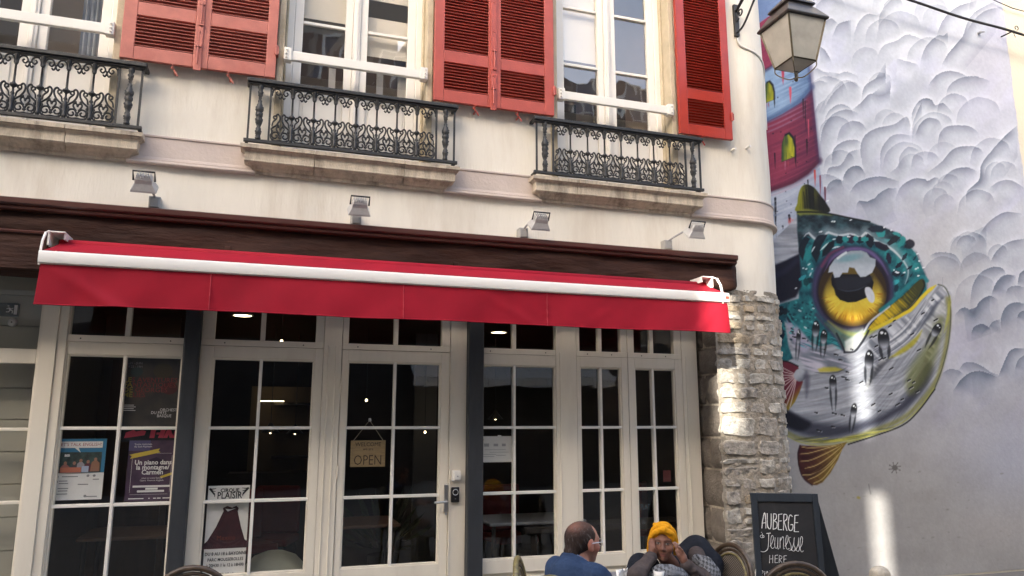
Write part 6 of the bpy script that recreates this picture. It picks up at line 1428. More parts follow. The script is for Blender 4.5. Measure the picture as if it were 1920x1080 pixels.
def bistro_chair(label, loc, rz, h=.90, cane='cane'):
    """round backed woven bistro chair; faces +x before turning"""
    t = thing('bistro_chair', (*loc, .02), label, 'chair', 'woven bistro chairs on the terrace'); t.rotation_euler = (0, 0, rz)
    def put(b, name, m, bevel=0, smooth=False):
        me = b.mesh(None, smooth); me.materials.append(m); o = link(name, me, t)
        if bevel: add_bevel(o, bevel)
        return o
    lean = lambda y, z: (-.20-.16*(z-.42), y, z)
    def oval(ry, rz_, n=36): return [lean(ry*math.sin(a), h-.235+rz_*math.cos(a)) for a in np.linspace(0, 2*math.pi, n+1)[:-1]]
    bk = MB(); bk.tube(oval(.215, .22), .017, 8, closed=True); f = put(bk, 'back_frame', M[cane], smooth=True)
    b = MB(); b.tube(oval(.183, .188), .011, 6, closed=True); o = put(b, 'inner_rim', M['cane'], smooth=True)
    b = MB(); b.tube(oval(.158, .163), .008, 6, closed=True); put(b, 'inner_rim', M['weave'] if False else M['caneY'], smooth=True)
    # woven disc
    b = MB(); c = lean(0, h-.235); b.v.append((c[0]-.012, c[1], c[2])); n = 32
    for k in (1, 2, 3):
        for a in np.linspace(0, 2*math.pi, n+1)[:-1]:
            q = lean(.153*k/3*math.sin(a), h-.235+.158*k/3*math.cos(a)); b.v.append((q[0]-.012*(1-(k/3)**2), q[1], q[2]))
    b.f += [(0, 1+i, 1+(i+1) % n) for i in range(n)]+[(1+k*n+i, 1+(k+1)*n+i, 1+(k+1)*n+(i+1) % n, 1+k*n+(i+1) % n) for k in range(2) for i in range(n)]
    b2 = MB(); b2.v = [(v[2]-h+.235, 0, v[1]) for v in b.v]
    o = put(b, 'woven_back', M['weave'], smooth=True)
    m = M['weave']
    b = MB(); b.lathe((0,0,.43), [(.20,0),(.215,.01),(.215,.03),(.20,.04),(.001,.045)], 24); put(b, 'seat', M['weave'])
    b = MB(); b.tube([(.212*math.cos(a), .212*math.sin(a), .45) for a in np.linspace(0, 2*math.pi, 25)[:-1]], .017, 8, closed=True); put(b, 'seat_rim', M[cane], smooth=True)
    for sx in (-1, 1):
        for sy in (-1, 1):
            b = MB(); top = (sx*.15, sy*.15, .44)
            pts = [(sx*.19, sy*.18, 0), top] if sx > 0 else [(-.22, sy*.18, 0), (-.19, sy*.165, .44), lean(sy*.19, h-.3)]
            b.tube(pts, .014, 8); put(b, 'leg', M[cane], smooth=True)
    b = MB(); b.tube([(.16*math.cos(a), .16*math.sin(a), .20) for a in np.linspace(0, 2*math.pi, 21)[:-1]], .009, 6, closed=True); put(b, 'stretcher', M[cane])
    return t
# weave pattern must run in the plane of the back (y,z): turn the pattern lookup
for nd in M['weave'].node_tree.nodes:
    if nd.type == 'MAPPING': nd.inputs['Rotation'].default_value = (nd.inputs['Rotation'].default_value[1], 0, 0)
    if nd.type == 'TEX_WAVE': nd.bands_direction = 'Y'
bistro_chair('woven bistro chair behind the woman in the yellow headscarf', (2.86, 4.62), R(188), .865)
bistro_chair('woven bistro chair standing in front of the chalkboard', (3.16, 4.17), R(70), .868)
bistro_chair('empty yellowish bistro chair left of the man, seen almost edge on', (1.76, 4.45), R(-25), .875, 'caneY')
bistro_chair('woven bistro chair under the man in the blue jacket', (1.66, 3.80), R(28), .93, 'caneY')
bistro_chair('woven bistro chair below the circus poster, only its top in view', (-.33, 4.98), R(85), .90)
# table
TB = thing('cafe_table', (2.26, 4.22, .02), 'small grey square cafe table between the man and the woman', 'table')
M['ttop'] = mat('worn_grey_tabletop', (.22,.22,.225), .45, .12, 8, bump=.05)
def rot2(x, y, a, c=(2.26, 4.22)): return c[0]+x*math.cos(a)-y*math.sin(a), c[1]+x*math.sin(a)+y*math.cos(a)
ta = R(-22); b = MB()
for z0, z1 in ((.722,.742),):
    cs4 = [rot2(x, y, ta) for x, y in ((-.34,-.34),(.34,-.34),(.34,.40),(-.34,.40))]
    b.v += [(x, y, z0) for x, y in cs4]+[(x, y, z1) for x, y in cs4]; b.f += [(3,2,1,0),(4,5,6,7),(0,1,5,4),(1,2,6,5),(2,3,7,6),(3,0,4,7)]
b.build('table_top', M['ttop'], TB, bevel=.006)
MB().cyl((2.26,4.22,.06),(2.26,4.22,.722),.03,seg=12).build('pedestal', M['iron'], TB)
b = MB()
b = MB(); b.lathe((2.26,4.22,.02), [(.22,0),(.22,.015),(.06,.045),(.03,.06)], 20); b.build('base', M['iron'], TB, smooth=True)
# things on the table
t_ = (.745-EYE)/(at(1168, 1082, 1).z-EYE); q = at(1168, 1082, t_)
b = MB(); rn = random.Random(5)
for k in range(16):
    a = rn.uniform(0, 6.28); d = rn.uniform(0, .03); c = Vector((q.x+d*math.cos(a), q.y+d*math.sin(a), .744+rn.uniform(.005,.03))); v1 = Vector((rn.uniform(-1,1), rn.uniform(-1,1), rn.uniform(-.4,1))).normalized()*.03; v2 = v1.orthogonal().normalized()*.024
    b.add([c-v1-v2, c+v1-v2, c+v1*.8+v2, c-v1*.7+v2], [(0,1,2,3)])
tag(b.build('paper_napkin', PAPER, fix=False), 'crumpled white paper napkin on the cafe table', 'napkin')
t_ = (.745-EYE)/(at(1184, 1083, 1).z-EYE); q = at(1188, 1084, t_)
b = MB(); b.lathe((q.x, q.y, .743), [(.022,0),(.024,.004),(.022,.03),(.017,.05),(.012,.052)], 14); tag(b.build('glass_jar', mat('amber_brown_glass', (.16,.05,.02), .1, spec=.8), smooth=True), 'small amber jar on the cafe table beside the napkin', 'jar')
t_ = (.745-EYE)/(at(1233, 1084, 1).z-EYE); q = at(1236, 1086, t_)
CUPT = thing('white_cup', (q.x, q.y, .743), 'white straight sided cup on the cafe table in front of the woman', 'cup')
b = MB(); b.lathe((q.x, q.y, .743), [(.028,0),(.033,.004),(.035,.046),(.032,.046),(.030,.01),(.001,.008)], 20); b.build('cup_body', M['awhite'], CUPT, smooth=True); MB().tube([(q.x+.033, q.y-.005, .78), (q.x+.055, q.y-.01, .776), (q.x+.054, q.y-.01, .756), (q.x+.033, q.y-.005, .754)], .005, 6).build('handle', M['awhite'], CUPT)
t_ = (.745-EYE)/(at(1258, 1084, 1).z-EYE); q = at(1262, 1085, t_)
AT = MB(); AT.lathe((q.x, q.y, .743), [(.040,0),(.044,.02),(.040,.026),(.034,.024),(.03,.008),(.001,.006)], 18); tag(AT.build('ashtray', M['black'], smooth=True), 'round black ashtray on the cafe table right of the white cup', 'ashtray')
# ================================================================== PEOPLE (one smooth continuous surface each, grown from a blended skeleton)
class Field:
    """smooth union of tapered limbs and ellipsoids sampled on a grid, skinned with surface nets"""
    def __init__(s, lo, hi, h):
        s.lo = np.array(lo, float); s.h = h; s.n = np.ceil((np.array(hi)-s.lo)/h).astype(int)+1
        s.f = np.full(s.n, .3, np.float32)
    def _reg(s, lo, hi, pad):
        a = np.clip(np.floor((lo-pad-s.lo)/s.h).astype(int), 0, s.n-1); b = np.clip(np.ceil((hi+pad-s.lo)/s.h).astype(int)+1, 1, s.n)
        if (b <= a).any(): return None
        sl = tuple(slice(i, j) for i, j in zip(a, b)); g = [s.lo[k]+np.arange(a[k], b[k])*s.h for k in range(3)]
        return sl, np.stack(np.meshgrid(*g, indexing='ij'), -1)
    def _mix(s, sl, d, k, sub=False):
        a = s.f[sl]
        if sub:
            d = -d; hh = np.clip(.5-.5*(a-d)/k, 0, 1); s.f[sl] = a*(1-hh)+d*hh+k*hh*(1-hh)
        else:
            hh = np.clip(.5+.5*(a-d)/k, 0, 1); s.f[sl] = a*(1-hh)+d*hh-k*hh*(1-hh)
    def limb(s, a, b, ra, rb, k=.02, sub=False):
        a, b = np.array(a, float), np.array(b, float); r = max(ra, rb)
        q = s._reg(np.minimum(a, b)-r, np.maximum(a, b)+r, k+.02)
        if q is None: return
        sl, P = q; ab = b-a; t = np.clip(((P-a)@ab)/(ab@ab+1e-12), 0, 1)
        s._mix(sl, (np.linalg.norm(P-a-t[..., None]*ab, axis=-1)-(ra+(rb-ra)*t)).astype(np.float32), k, sub)
    def chain(s, pts, rs, k=.02):
        for i in range(len(pts)-1): s.limb(pts[i], pts[i+1], rs[i], rs[i+1], k)
    def ell(s, c, r, rot=None, k=.02, sub=False):
        c = np.array(c, float); r = np.array(r, float); m = r.max(); q = s._reg(c-m, c+m, k+.02)
        if q is None: return
        sl, P = q; D = P-c
        if rot is not None: D = D@np.array(rot)
        k0 = np.linalg.norm(D/r, axis=-1); k1 = np.linalg.norm(D/(r*r), axis=-1)+1e-9
        s._mix(sl, (k0*(k0-1)/k1).astype(np.float32), k, sub)
    def cut(s, p, nrm):
        """remove everything on the side the normal points to"""
        g = [s.lo[k]+np.arange(s.n[k])*s.h for k in range(3)]; P = np.stack(np.meshgrid(*g, indexing='ij'), -1)
        s.f = np.maximum(s.f, ((P-np.array(p))@np.array(nrm)).astype(np.float32))
    def mesh(s):
        f = s.f; b = f < 0; nx, ny, nz = np.array(f.shape)-1
        cnt = np.zeros((nx, ny, nz), np.int8)
        cr = [(i, j, k) for i in (0,1) for j in (0,1) for k in (0,1)]
        for i, j, k in cr: cnt += b[i:nx+i, j:ny+j, k:nz+k]
        cell = (cnt > 0) & (cnt < 8); idx = np.full(cell.shape, -1, np.int64); ci = np.argwhere(cell); idx[cell] = np.arange(len(ci))
        vals = np.stack([f[ci[:,0]+i, ci[:,1]+j, ci[:,2]+k] for i, j, k in cr], 1).astype(float)
        acc = np.zeros((len(ci), 3)); num = np.zeros(len(ci)); off = np.array(cr, float)
        for a in range(8):
            for c in range(a+1, 8):
                if np.abs(off[a]-off[c]).sum() != 1: continue
                va, vc = vals[:, a], vals[:, c]; m = (va < 0) != (vc < 0); t = np.where(m, va/np.where(m, va-vc, 1), 0)
                acc += np.where(m[:, None], off[a]+(off[c]-off[a])*t[:, None], 0); num += m
        V = (ci+acc/num[:, None])*s.h+s.lo; F = []
        for ax in range(3):
            o = [(1,2),(2,0),(0,1)][ax]
            sl0 = [slice(None)]*3; sl1 = [slice(None)]*3; sl0[ax] = slice(0, -1); sl1[ax] = slice(1, None)
            e = b[tuple(sl0)] != b[tuple(sl1)]; E = np.argwhere(e)
            ok = np.all([(E[:, q] >= 1) & (E[:, q] <= f.shape[q]-2) for q in o], axis=0); E = E[ok]
            def cidx(du, dv):
                I = E.copy(); I[:, o[0]] += du; I[:, o[1]] += dv; return idx[I[:,0], I[:,1], I[:,2]]
            Q = np.stack([cidx(-1,-1), cidx(0,-1), cidx(0,0), cidx(-1,0)], 1); fl = ~b[E[:,0], E[:,1], E[:,2]]
            Q[fl] = Q[fl][:, ::-1]; F.append(Q)
        F = np.concatenate(F); F = F[(F >= 0).all(1)]
        return V, F
def relax(V, F, n=2, w_=.5):
    for _ in range(n):
        acc = np.zeros_like(V); c = np.zeros(len(V))
        for i in range(4):
            for j in ((i+1) % 4, (i-1) % 4): np.add.at(acc, F[:, i], V[F[:, j]]); np.add.at(c, F[:, i], 1)
        V = V*(1-w_)+w_*acc/np.maximum(c, 1)[:, None]
    return V
def skin_obj(name, V, F, m, parent, colour=None, loc=True):
    me = bpy.data.meshes.new(name); rl = np.array(root_loc(parent)); me.from_pydata((V-rl).tolist(), [], F.tolist()); me.shade_smooth(); me.materials.append(m)
    if colour is not None:
        ca = me.color_attributes.new('paint', 'FLOAT_COLOR', 'POINT'); b = np.ones((len(V), 4), np.float32); b[:, :3] = colour; ca.data.foreach_set('color', b.ravel())
    return link(name, me, parent)
M['skin'] = attr_mat('skin', .55, .08, 160, .05, 60, spec=.4)
M['cloth'] = attr_mat('woven_cloth', .85, .35, 34, .10, 50, spec=.15)

def head_prims(fd, X, T, s=1.0, fem=False):
    """X: head centre, T: 3x3 columns = right, front, up"""
    T = np.array(T); W = lambda p: X+T@(np.array(p)*s)
    fd.ell(W((0,-.018,.035)), np.array((.074,.096,.082))*s, T, .02); fd.ell(W((0,.030,.005)), np.array((.062,.062,.085))*s, T, .02)
    fd.ell(W((0,.038,-.055)), np.array((.050,.050,.050))*s, T, .025); fd.ell(W((0,.070,-.088)), np.array((.022,.020,.018))*s, T, .02)   # jaw, chin
    for q in (-1, 1):
        fd.ell(W((q*.045,.052,-.018)), np.array((.026,.028,.024))*s, T, .02)                            # cheek bones
        fd.limb(W((q*.010,.086,.030)), W((q*.048,.066,.030)), .010*s, .009*s, .014)                      # brow
        fd.ell(W((q*.031,.094,.010)), np.array((.020,.012,.012))*s, T, .010, sub=True)                   # eye socket
        fd.ell(W((q*.031,.074,.010)), np.array((.0135,.0135,.0125))*s, T, .003)                           # eyeball
        fd.limb(W((q*.018,.086,.018)), W((q*.045,.078,.014)), .0035*s, .0035*s, .004)                    # lids
        fd.ell(W((q*.076,-.006,.0)), np.array((.010,.021,.033))*s, T, .006); fd.ell(W((q*.086,.004,.002)), np.array((.006,.010,.018))*s, T, .006, sub=True)
        fd.ell(W((q*.076,.004,-.026)), np.array((.007,.009,.010))*s, T, .006)
        fd.ell(W((q*(.014 if not fem else .016),.092,-.030)), np.array((.008,.009,.007))*s, T, .008)      # nostril wings
    fd.limb(W((0,.088,.018)), W((0,.104,-.024)), .007*s, .0115*s, .012); fd.limb(W((0,.098,-.030)), W((0,.084,-.044)), .008*s, .008*s, .010)
    fd.ell(W((0,.070,-.045)), np.array((.030,.022,.024))*s, T, .014)
    fd.limb(W((-.018,.085,-.052)), W((.018,.085,-.052)), .0058*s, .0058*s, .007); fd.limb(W((-.014,.085,-.063)), W((.014,.085,-.063)), .0070*s, .0070*s, .007); fd.ell(W((0,.091,-.0515)), np.array((.011,.006,.005))*s, T, .006)
def head_local(V, X, T, s=1.0): return ((V-X)@np.array(T))/s
def basis(front, tilt=0):
    f = Vector(front).normalized(); r = f.cross(Vector((0,0,1))).normalized(); u = r.cross(f)
    q = Matrix.Rotation(tilt, 3, f); r = q@r; u = q@u
    return np.array([[r.x, f.x, u.x], [r.y, f.y, u.y], [r.z, f.z, u.z]])
def hand(fd, wrist, palm, tips, thumb, s=1.0, nrm=None):
    """palm: centre of the knuckle row; tips: four [knuckle, mid, tip] chains; thumb chain leaves the side near the wrist"""
    w_, p = np.array(wrist), np.array(palm); fd.limb(w_, w_*.45+p*.55, .021*s, .026*s, .012)
    for ch in tips:
        fd.limb(w_*.35+p*.65, ch[0], .017*s, .0115*s, .012); fd.chain(ch, [.0098*s, .0088*s, .0072*s], .004)
    fd.chain(thumb, [.015*s, .0115*s, .0090*s], .008)

# ---------------------------------------------------------------- MAN in the blue jacket, seen from behind his right shoulder
MANX = np.array((1.632, 3.80, 1.075)); HS = .95
mf = (.955, .28, -.05); TM = basis(mf, R(2)); 
PM = thing('person', (1.60, 3.80, .02), 'seated man with receding short hair, glasses and blue jacket, seen from behind', 'person')
hipM, shM = np.array((1.50, 3.74, .50)), np.array((1.585, 3.785, .935)); rM = TM[:, 0]; fM = np.array((.90, .42, 0))/np.linalg.norm((.90,.42))
rM = np.array((fM[1], -fM[0], 0))
fd = Field((1.15, 3.30, 0.0), (2.35, 4.35, 1.24), .0055)
head_prims(fd, MANX, TM, HS)
fd.limb(MANX+TM@np.array((0,-.030,-.065)), shM+np.array((0,0,.02)), .054, .054, .015)
fd.limb(hipM, shM+np.array((0,0,-.12)), .105, .085, .05); fd.limb(shM-rM*.11, shM+rM*.11, .048, .048, .05)
elb = {}
for q in (-1, 1):
    s_ = shM+rM*q*.135; e = s_+fM*.01+rM*q*.015+np.array((0,0,-.26)); wv = e+fM*.22-rM*q*.08+np.array((0,0,.09)); elb[q] = (s_, e, wv)
    fd.limb(s_, e, .045, .036, .02); fd.limb(e, wv, .034, .025, .015)
    pc = wv+fM*.075; tp = []
    for i, o in enumerate((-.026,-.009,.009,.026)):
        k0 = wv+fM*.085+rM*o; tp.append([k0, k0+fM*.035+np.array((0,0,-.010)), k0+fM*(.058-.006*abs(i-1.3))+np.array((0,0,-.026))])
    hand(fd, wv, pc, tp, [wv+fM*.02-rM*q*.022, wv+fM*.05-rM*q*.042, wv+fM*.08-rM*q*.045])
    h_ = hipM+rM*q*.10; kn = h_+fM*.42+np.array((0,0,0)); ft = kn+fM*.02+np.array((0,0,-.42))
    fd.limb(h_, kn, .085, .062, .03); fd.limb(kn, ft, .058, .042, .02); fd.limb(ft+np.array((0,0,-.03)), ft+fM*.17+np.array((0,0,-.045)), .042, .034, .02)
V, F = fd.mesh(); V = relax(V, F, 1)
L = head_local(V, MANX, TM, HS)
col = np.tile(np.array((.36,.17,.115)), (len(V), 1)); pn = fbm(V[:,0]*60+9, V[:,2]*60+V[:,1]*45, 3, 4)
col *= (1+.25*(pn-.5))[:, None]
inhead = np.linalg.norm(L, axis=1) < .16
red = np.exp(-((np.abs(L[:,0])-.079)/.012)**2)*(np.abs(L[:,2]) < .04)*inhead
col += red[:, None]*np.array((.10,.01,.01)); ck = np.exp(-(((L[:,1]-.06)/.03)**2+((L[:,2]+.03)/.03)**2))*inhead; col += ck[:, None]*np.array((.06,.0,.0))
stub = ss(-.035,-.075,L[:,2])*ss(.0,.03,L[:,1])*inhead; col = col*(1-.35*stub[:, None])+np.array((.16,.14,.13))*.35*stub[:, None]
lip = np.exp(-(((L[:,2]+.057)/.010)**2+(L[:,0]/.022)**2))*(L[:,1] > .075); col = col*(1-.6*lip[:, None])+np.array((.30,.09,.07))*.6*lip[:, None]
low = V[:,2] < .5; col[low] = (.03,.035,.05)
skin_obj('body', V, F, M['skin'], PM, col)
# hair: close cropped shell leaving the crown and forehead bare
fd = Field(MANX-.14, MANX+.14, .0035)
Wm = lambda p: MANX+TM@(np.array(p)*HS)
fd.ell(Wm((0,-.020,.034)), np.array((.0775,.0990,.0850))*HS, TM, .01); fd.limb(Wm((0,-.075,-.045)), Wm((0,-.060,-.02)), .048*HS, .055*HS, .02)
fd.ell(Wm((0,.075,-.035)), np.array((.10,.075,.075))*HS, TM, .006, sub=True); fd.ell(Wm((0,.098,.045)), np.array((.07,.050,.060))*HS, TM, .008, sub=True)
for q in (-1, 1): fd.ell(Wm((q*.085,.0,-.005)), np.array((.022,.026,.040))*HS, TM, .006, sub=True); fd.ell(Wm((q*.045,.070,.085)), np.array((.03,.04,.03))*HS, TM, .01, sub=True)
fd.cut(Wm((0,-.06,-.078)), -TM[:, 2])
V, F = fd.mesh(); V = relax(V, F, 1); L = head_local(V, MANX, TM, HS)
st = fbm(L[:,0]*260+50, L[:,2]*60+L[:,1]*90+50, 3, 8); g = ss(-.02,-.07,L[:,2])
base = np.array((.038,.026,.022))[None]*(1-g[:, None])+np.array((.020,.017,.016))[None]*g[:, None]; base = base*(.6+.9*st)[:, None]
crown = np.exp(-((L[:,0]-.012)/.040)**2-((L[:,1]+.075)/.045)**2-((L[:,2]-.092)/.030)**2); base = base*(1-.75*crown[:, None])+np.array((.27,.125,.09))*.75*crown[:, None]; thin = ss(.06,.11,L[:,2])[:, None]*.35; base = base*(1-thin)+np.array((.16,.085,.06))*thin
grey = ss(.62,.8,st)[:, None]*.5; base = base*(1-grey)+np.array((.13,.12,.11))*grey
skin_obj('hair', V, F, M['cloth'], PM, base)
# jacket and shirt collar
fd = Field((1.15, 3.30, .40), (2.35, 4.35, 1.06), .007)
bk_ = shM-fM*.035+np.array((0,0,-.06))
fd.limb(hipM, shM+np.array((0,0,-.08)), .132, .118, .05); fd.limb(shM-rM*.125+np.array((0,0,-.015)), shM+rM*.125+np.array((0,0,-.015)), .064, .064, .05); fd.limb(shM+np.array((0,0,.02))-fM*.02, MANX+TM@np.array((0,-.052,-.080)), .104, .072, .04); fd.ell(bk_, (.115,.115,.14), None, .05)
for q in (-1, 1):
    s_, e, wv = elb[q]; fd.limb(s_, e, .066, .056, .03); fd.limb(e, e+(wv-e)*.92, .052, .040, .02)
    for k in range(4):                                                          # soft folds
        a = s_+(e-s_)*(.15+.22*k); fd.limb(a-fM*.05+rM*q*.02, a+fM*.045+rM*q*.035+np.array((0,0,.03)), .022, .026, .02)
for k in range(6):
    a = shM+np.array((0,0,-.10-.05*k))-fM*.12; fd.limb(a-rM*(.12-.01*k)+np.array((0,0,.05)), a+rM*(.10)+np.array((0,0,-.03*(k % 2))), .022, .022, .03)
fd.limb(MANX+TM@np.array((0,-.026,-.06)), MANX+TM@np.array((0,-.030,-.190)), .062, .068, .008, sub=True)
fd.cut(MANX+TM@np.array((0,-.09,-.050)), (.58*fM[0], .58*fM[1], .81))
fd.cut(hipM+np.array((0,0,-.06)), (0,0,-1))
V, F = fd.mesh(); V = relax(V, F, 2)
n_ = fbm(V[:,0]*9+3, V[:,2]*8+V[:,1]*6, 4, 2); col = np.array((.030,.052,.105))[None]*(.75+.5*n_)[:, None]
dd = V-shM; fr = dd@fM; sd = dd@rM
flap = (fr > .055) & (sd > -.3); col[flap] *= .35                              # dark front panel
skin_obj('jacket', V, F, M['cloth'], PM, col)
fd = Field(MANX-.26, MANX+.16, .0045)
fd.limb(MANX+TM@np.array((0,-.034,-.066)), MANX+TM@np.array((0,-.034,-.185)), .064, .084, .01); fd.limb(MANX+TM@np.array((0,-.026,-.04)), MANX+TM@np.array((0,-.03,-.20)), .059, .066, .004, sub=True); fd.cut(MANX+TM@np.array((0,-.09,-.040)), (.56*fM[0], .56*fM[1], .83))
V, F = fd.mesh(); V = relax(V, F, 1); skin_obj('shirt_collar', V, F, M['cloth'], PM, np.tile((.14,.18,.28), (len(V), 1)))
# glasses
b = MB(); WM_ = lambda p: tuple(MANX+TM@(np.array(p)*HS))
for q in (-1, 1):
    b.tube([WM_((q*.034+.024*math.cos(a), .104-.012*abs(math.cos(a))*(1 if q*math.cos(a) > 0 else 0), .006+.019*math.sin(a))) for a in np.linspace(0, 2*math.pi, 20)[:-1]], .0024, 5, closed=True)
    b.tube([WM_((q*.058,.096,.012)), WM_((q*.074,.060,.014)), WM_((q*.081,.0,.012)), WM_((q*.080,-.016,-.004))], .0024, 5)
b.tube([WM_((-.011,.104,.010)), WM_((0,.108,.013)), WM_((.011,.104,.010))], .0022, 5); b.tube([WM_((-.03,.103,.026)), WM_((.03,.103,.026))], .0016, 4)
b.build('glasses', M['chrome'], PM)

# ---------------------------------------------------------------- WOMAN with the yellow headscarf, leaning on the table
YW = 4.58
WX = np.array(at(1243, 1021, YW)); WS = .98
wf = (-.50, -.86, .10); TW = basis(wf, R(-3))
PWm = thing('person', (2.62, 4.66, .02), 'woman in a yellow headscarf leaning on the cafe table, both hands at her face', 'person')
fW = np.array((-.80,-.60,0)); rW = np.array((fW[1], -fW[0], 0))            # body faces the man's side of the table
A_ = lambda x, y, Y: np.array(at(x, y, Y))
hipW, shW = np.array((2.72, 4.74, .50)), np.array(A_(1262, 1062, 4.70))
fd = Field((2.05, 3.95, 0.0), (3.12, 5.15, 1.06), .0045)
head_prims(fd, WX, TW, WS, True)
fd.limb(WX+TW@np.array((0,-.025,-.06)), shW+np.array((0,.02,.0)), .048, .055, .02)
fd.limb(hipW, shW+np.array((.03,.05,-.12)), .10, .08, .05)
# her right arm (image left): elbow on the table, hand flat against the cheek
eR = A_(1193, 1080, 4.42); wR = A_(1222, 1043, 4.52); sR = A_(1212, 1056, 4.72)
fd.limb(sR, eR, .045, .036, .02); fd.limb(eR, wR, .034, .023, .015)
kn = [A_(1219+i*2.6, 1024+i*1.2, 4.53-.010*i) for i in range(4)]
tp = [[kn[0], A_(1218,1017,4.555), A_(1220,1011,4.58)], [kn[1], A_(1220,1015,4.55), A_(1222,1008,4.575)], [kn[2], A_(1222.5,1015.5,4.54), A_(1224,1009,4.565)], [kn[3], A_(1225.5,1018,4.53), A_(1226,1012.5,4.55)]]
hand(fd, wR, A_(1223, 1028, 4.52), tp, [A_(1226,1039,4.52), A_(1229,1036,4.515), A_(1231,1032,4.51)])
# her left arm (image right): fingers raised to the eye, wrist bent
eL = A_(1322, 1092, 4.44); wL = A_(1285, 1058, 4.40); sL = A_(1306, 1040, 4.72)
fd.limb(sL, eL, .045, .036, .02); fd.limb(eL, wL, .034, .024, .015)
kn = [A_(1273,1033,4.40), A_(1277,1035,4.40), A_(1281,1038.5,4.405), A_(1284,1042.5,4.41)]
tp = [[kn[0], A_(1267,1025,4.415), A_(1262,1018.5,4.435)], [kn[1], A_(1270,1024,4.41), A_(1265,1017,4.425)], [kn[2], A_(1274,1027,4.405), A_(1269,1019.5,4.415)], [kn[3], A_(1278.5,1032,4.39), A_(1273,1025.5,4.39)]]
hand(fd, wL, A_(1279, 1042, 4.40), tp, [A_(1279,1050,4.40), A_(1272,1041,4.40), A_(1267.5,1033,4.41)], 1.0)
for q in (-1, 1):
    h_ = hipW+rW*q*.10; kne = h_+fW*.40; ft = kne+fW*.02+np.array((0,0,-.42)); fd.limb(h_, kne, .085, .062, .03); fd.limb(kne, ft, .058, .042, .02); fd.limb(ft+np.array((0,0,-.03)), ft+fW*.16+np.array((0,0,-.045)), .040, .032, .02)
V, F = fd.mesh(); V = relax(V, F, 1); L = head_local(V, WX, TW, WS)
pn = fbm(V[:,0]*60+9, V[:,2]*60+V[:,1]*45, 3, 4); col = np.array((.175,.078,.050))[None]*(1+.25*(pn-.5))[:, None]
hd_ = (np.linalg.norm(L, axis=1) < .14) & (L[:,1] > .03)
col[hd_ & (L[:,2] < -.005)] *= 1.0
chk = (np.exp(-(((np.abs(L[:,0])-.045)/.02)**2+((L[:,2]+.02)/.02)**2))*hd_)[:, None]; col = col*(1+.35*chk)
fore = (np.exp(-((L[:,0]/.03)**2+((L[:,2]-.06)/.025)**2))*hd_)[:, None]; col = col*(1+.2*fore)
def paintf(mask, c, a): global col; col = col*(1-a*mask[:, None])+np.array(c)[None]*a*mask[:, None]
paintf(np.exp(-(((L[:,2]+.053)/.006)**2+(L[:,0]/.022)**4))*hd_, (.15,.062,.052), .6); paintf(np.exp(-(((L[:,2]+.064)/.006)**2+(L[:,0]/.018)**4))*hd_, (.27,.09,.085), .8); paintf(np.exp(-(((L[:,2]+.0575)/.0018)**2+(L[:,0]/.022)**4))*hd_, (.04,.012,.012), .8)
for q in (-1, 1):
    u, v = L[:,0]-q*.031, L[:,2]-.010
    paintf(np.exp(-((u/.0175)**4+(v/.0085)**4))*hd_, (.05,.02,.014), .8)
    paintf(np.exp(-((u/.0125)**4+((v+.0005)/.0048)**4))*hd_, (.34,.30,.27), .85); paintf(np.exp(-(((u+.002)/.0055)**4+(v/.0055)**4))*hd_, (.008,.005,.004), .98)
    paintf(np.exp(-((u/.016)**4+((v-.0065)/.0022)**2))*hd_, (.008,.005,.004), .9)
    paintf(np.exp(-(((L[:,0]-q*.032)/.019)**4+((L[:,2]-.030+.12*np.abs(np.abs(L[:,0])-.03))/.0045)**2))*hd_, (.018,.010,.008), .85)
    paintf(np.exp(-(((L[:,0]-q*.008)/.0042)**2+((L[:,2]+.036)/.003)**2))*hd_, (.04,.018,.014), .6)
for tip in [t[2] for t in tp]:
    dn = np.linalg.norm(V-(tip+np.array((-.001,-.006,.002))), axis=1); paintf(np.exp(-(dn/.0055)**2), (.36,.24,.20), .75)
col[V[:,2] < .55] = (.02,.02,.024)
skin_obj('body', V, F, M['skin'], PWm, col)
# headscarf: wrapped shell with crossing folds
Ww = lambda p: WX+TW@(np.array(p)*WS)
fd = Field(WX-.17, WX+.19, .0036)
fd.ell(Ww((0,-.022,.044)), np.array((.086,.108,.092))*WS, TW, .01)
for p0, p1, p2, r in (((-.085,.0,-.02),(-.062,.070,.072),(.012,.100,.098),.017), ((.088,.0,-.03),(.066,.066,.062),(-.010,.098,.104),.018), ((-.088,-.02,.02),(-.060,.045,.100),(.02,.075,.122),.016), ((.090,-.02,.02),(.055,.050,.105),(-.03,.070,.118),.015), ((-.07,-.03,.08),(-.02,.03,.132),(.045,.03,.120),.016), ((.07,-.03,.085),(.02,.02,.134),(-.045,.02,.118),.014), ((-.083,-.01,-.05),(-.084,.02,.01),(-.074,.05,.05),.014), ((.086,-.01,-.06),(.085,.02,.0),(.076,.05,.04),.016)):
    P = [Ww(q) for q in spline([p0, p1, p2], 5)]; fd.chain(P, [r*WS]*len(P), .007)
fd.ell(Ww((0,.112,-.020)), np.array((.066,.088,.098))*WS, TW, .006, sub=True)
fd.ell(Ww((.010,.075,.118)), np.array((.026,.018,.014))*WS, TW, .008); fd.ell(Ww((.055,.02,.125)), np.array((.016,.016,.014))*WS, TW, .008); fd.ell(Ww((.096,.0,-.045)), np.array((.012,.014,.022))*WS, TW, .008)
V, F = fd.mesh(); V = relax(V, F, 1); L = head_local(V, WX, TW, WS)
st = fbm(L[:,0]*50+L[:,2]*40+20, L[:,2]*90-L[:,0]*60+20, 3, 12); c = np.array((.66,.30,.012))[None]*(.82+.3*st)[:, None]
skin_obj('headscarf', V, F, M['cloth'], PWm, np.clip(c, 0, .9))
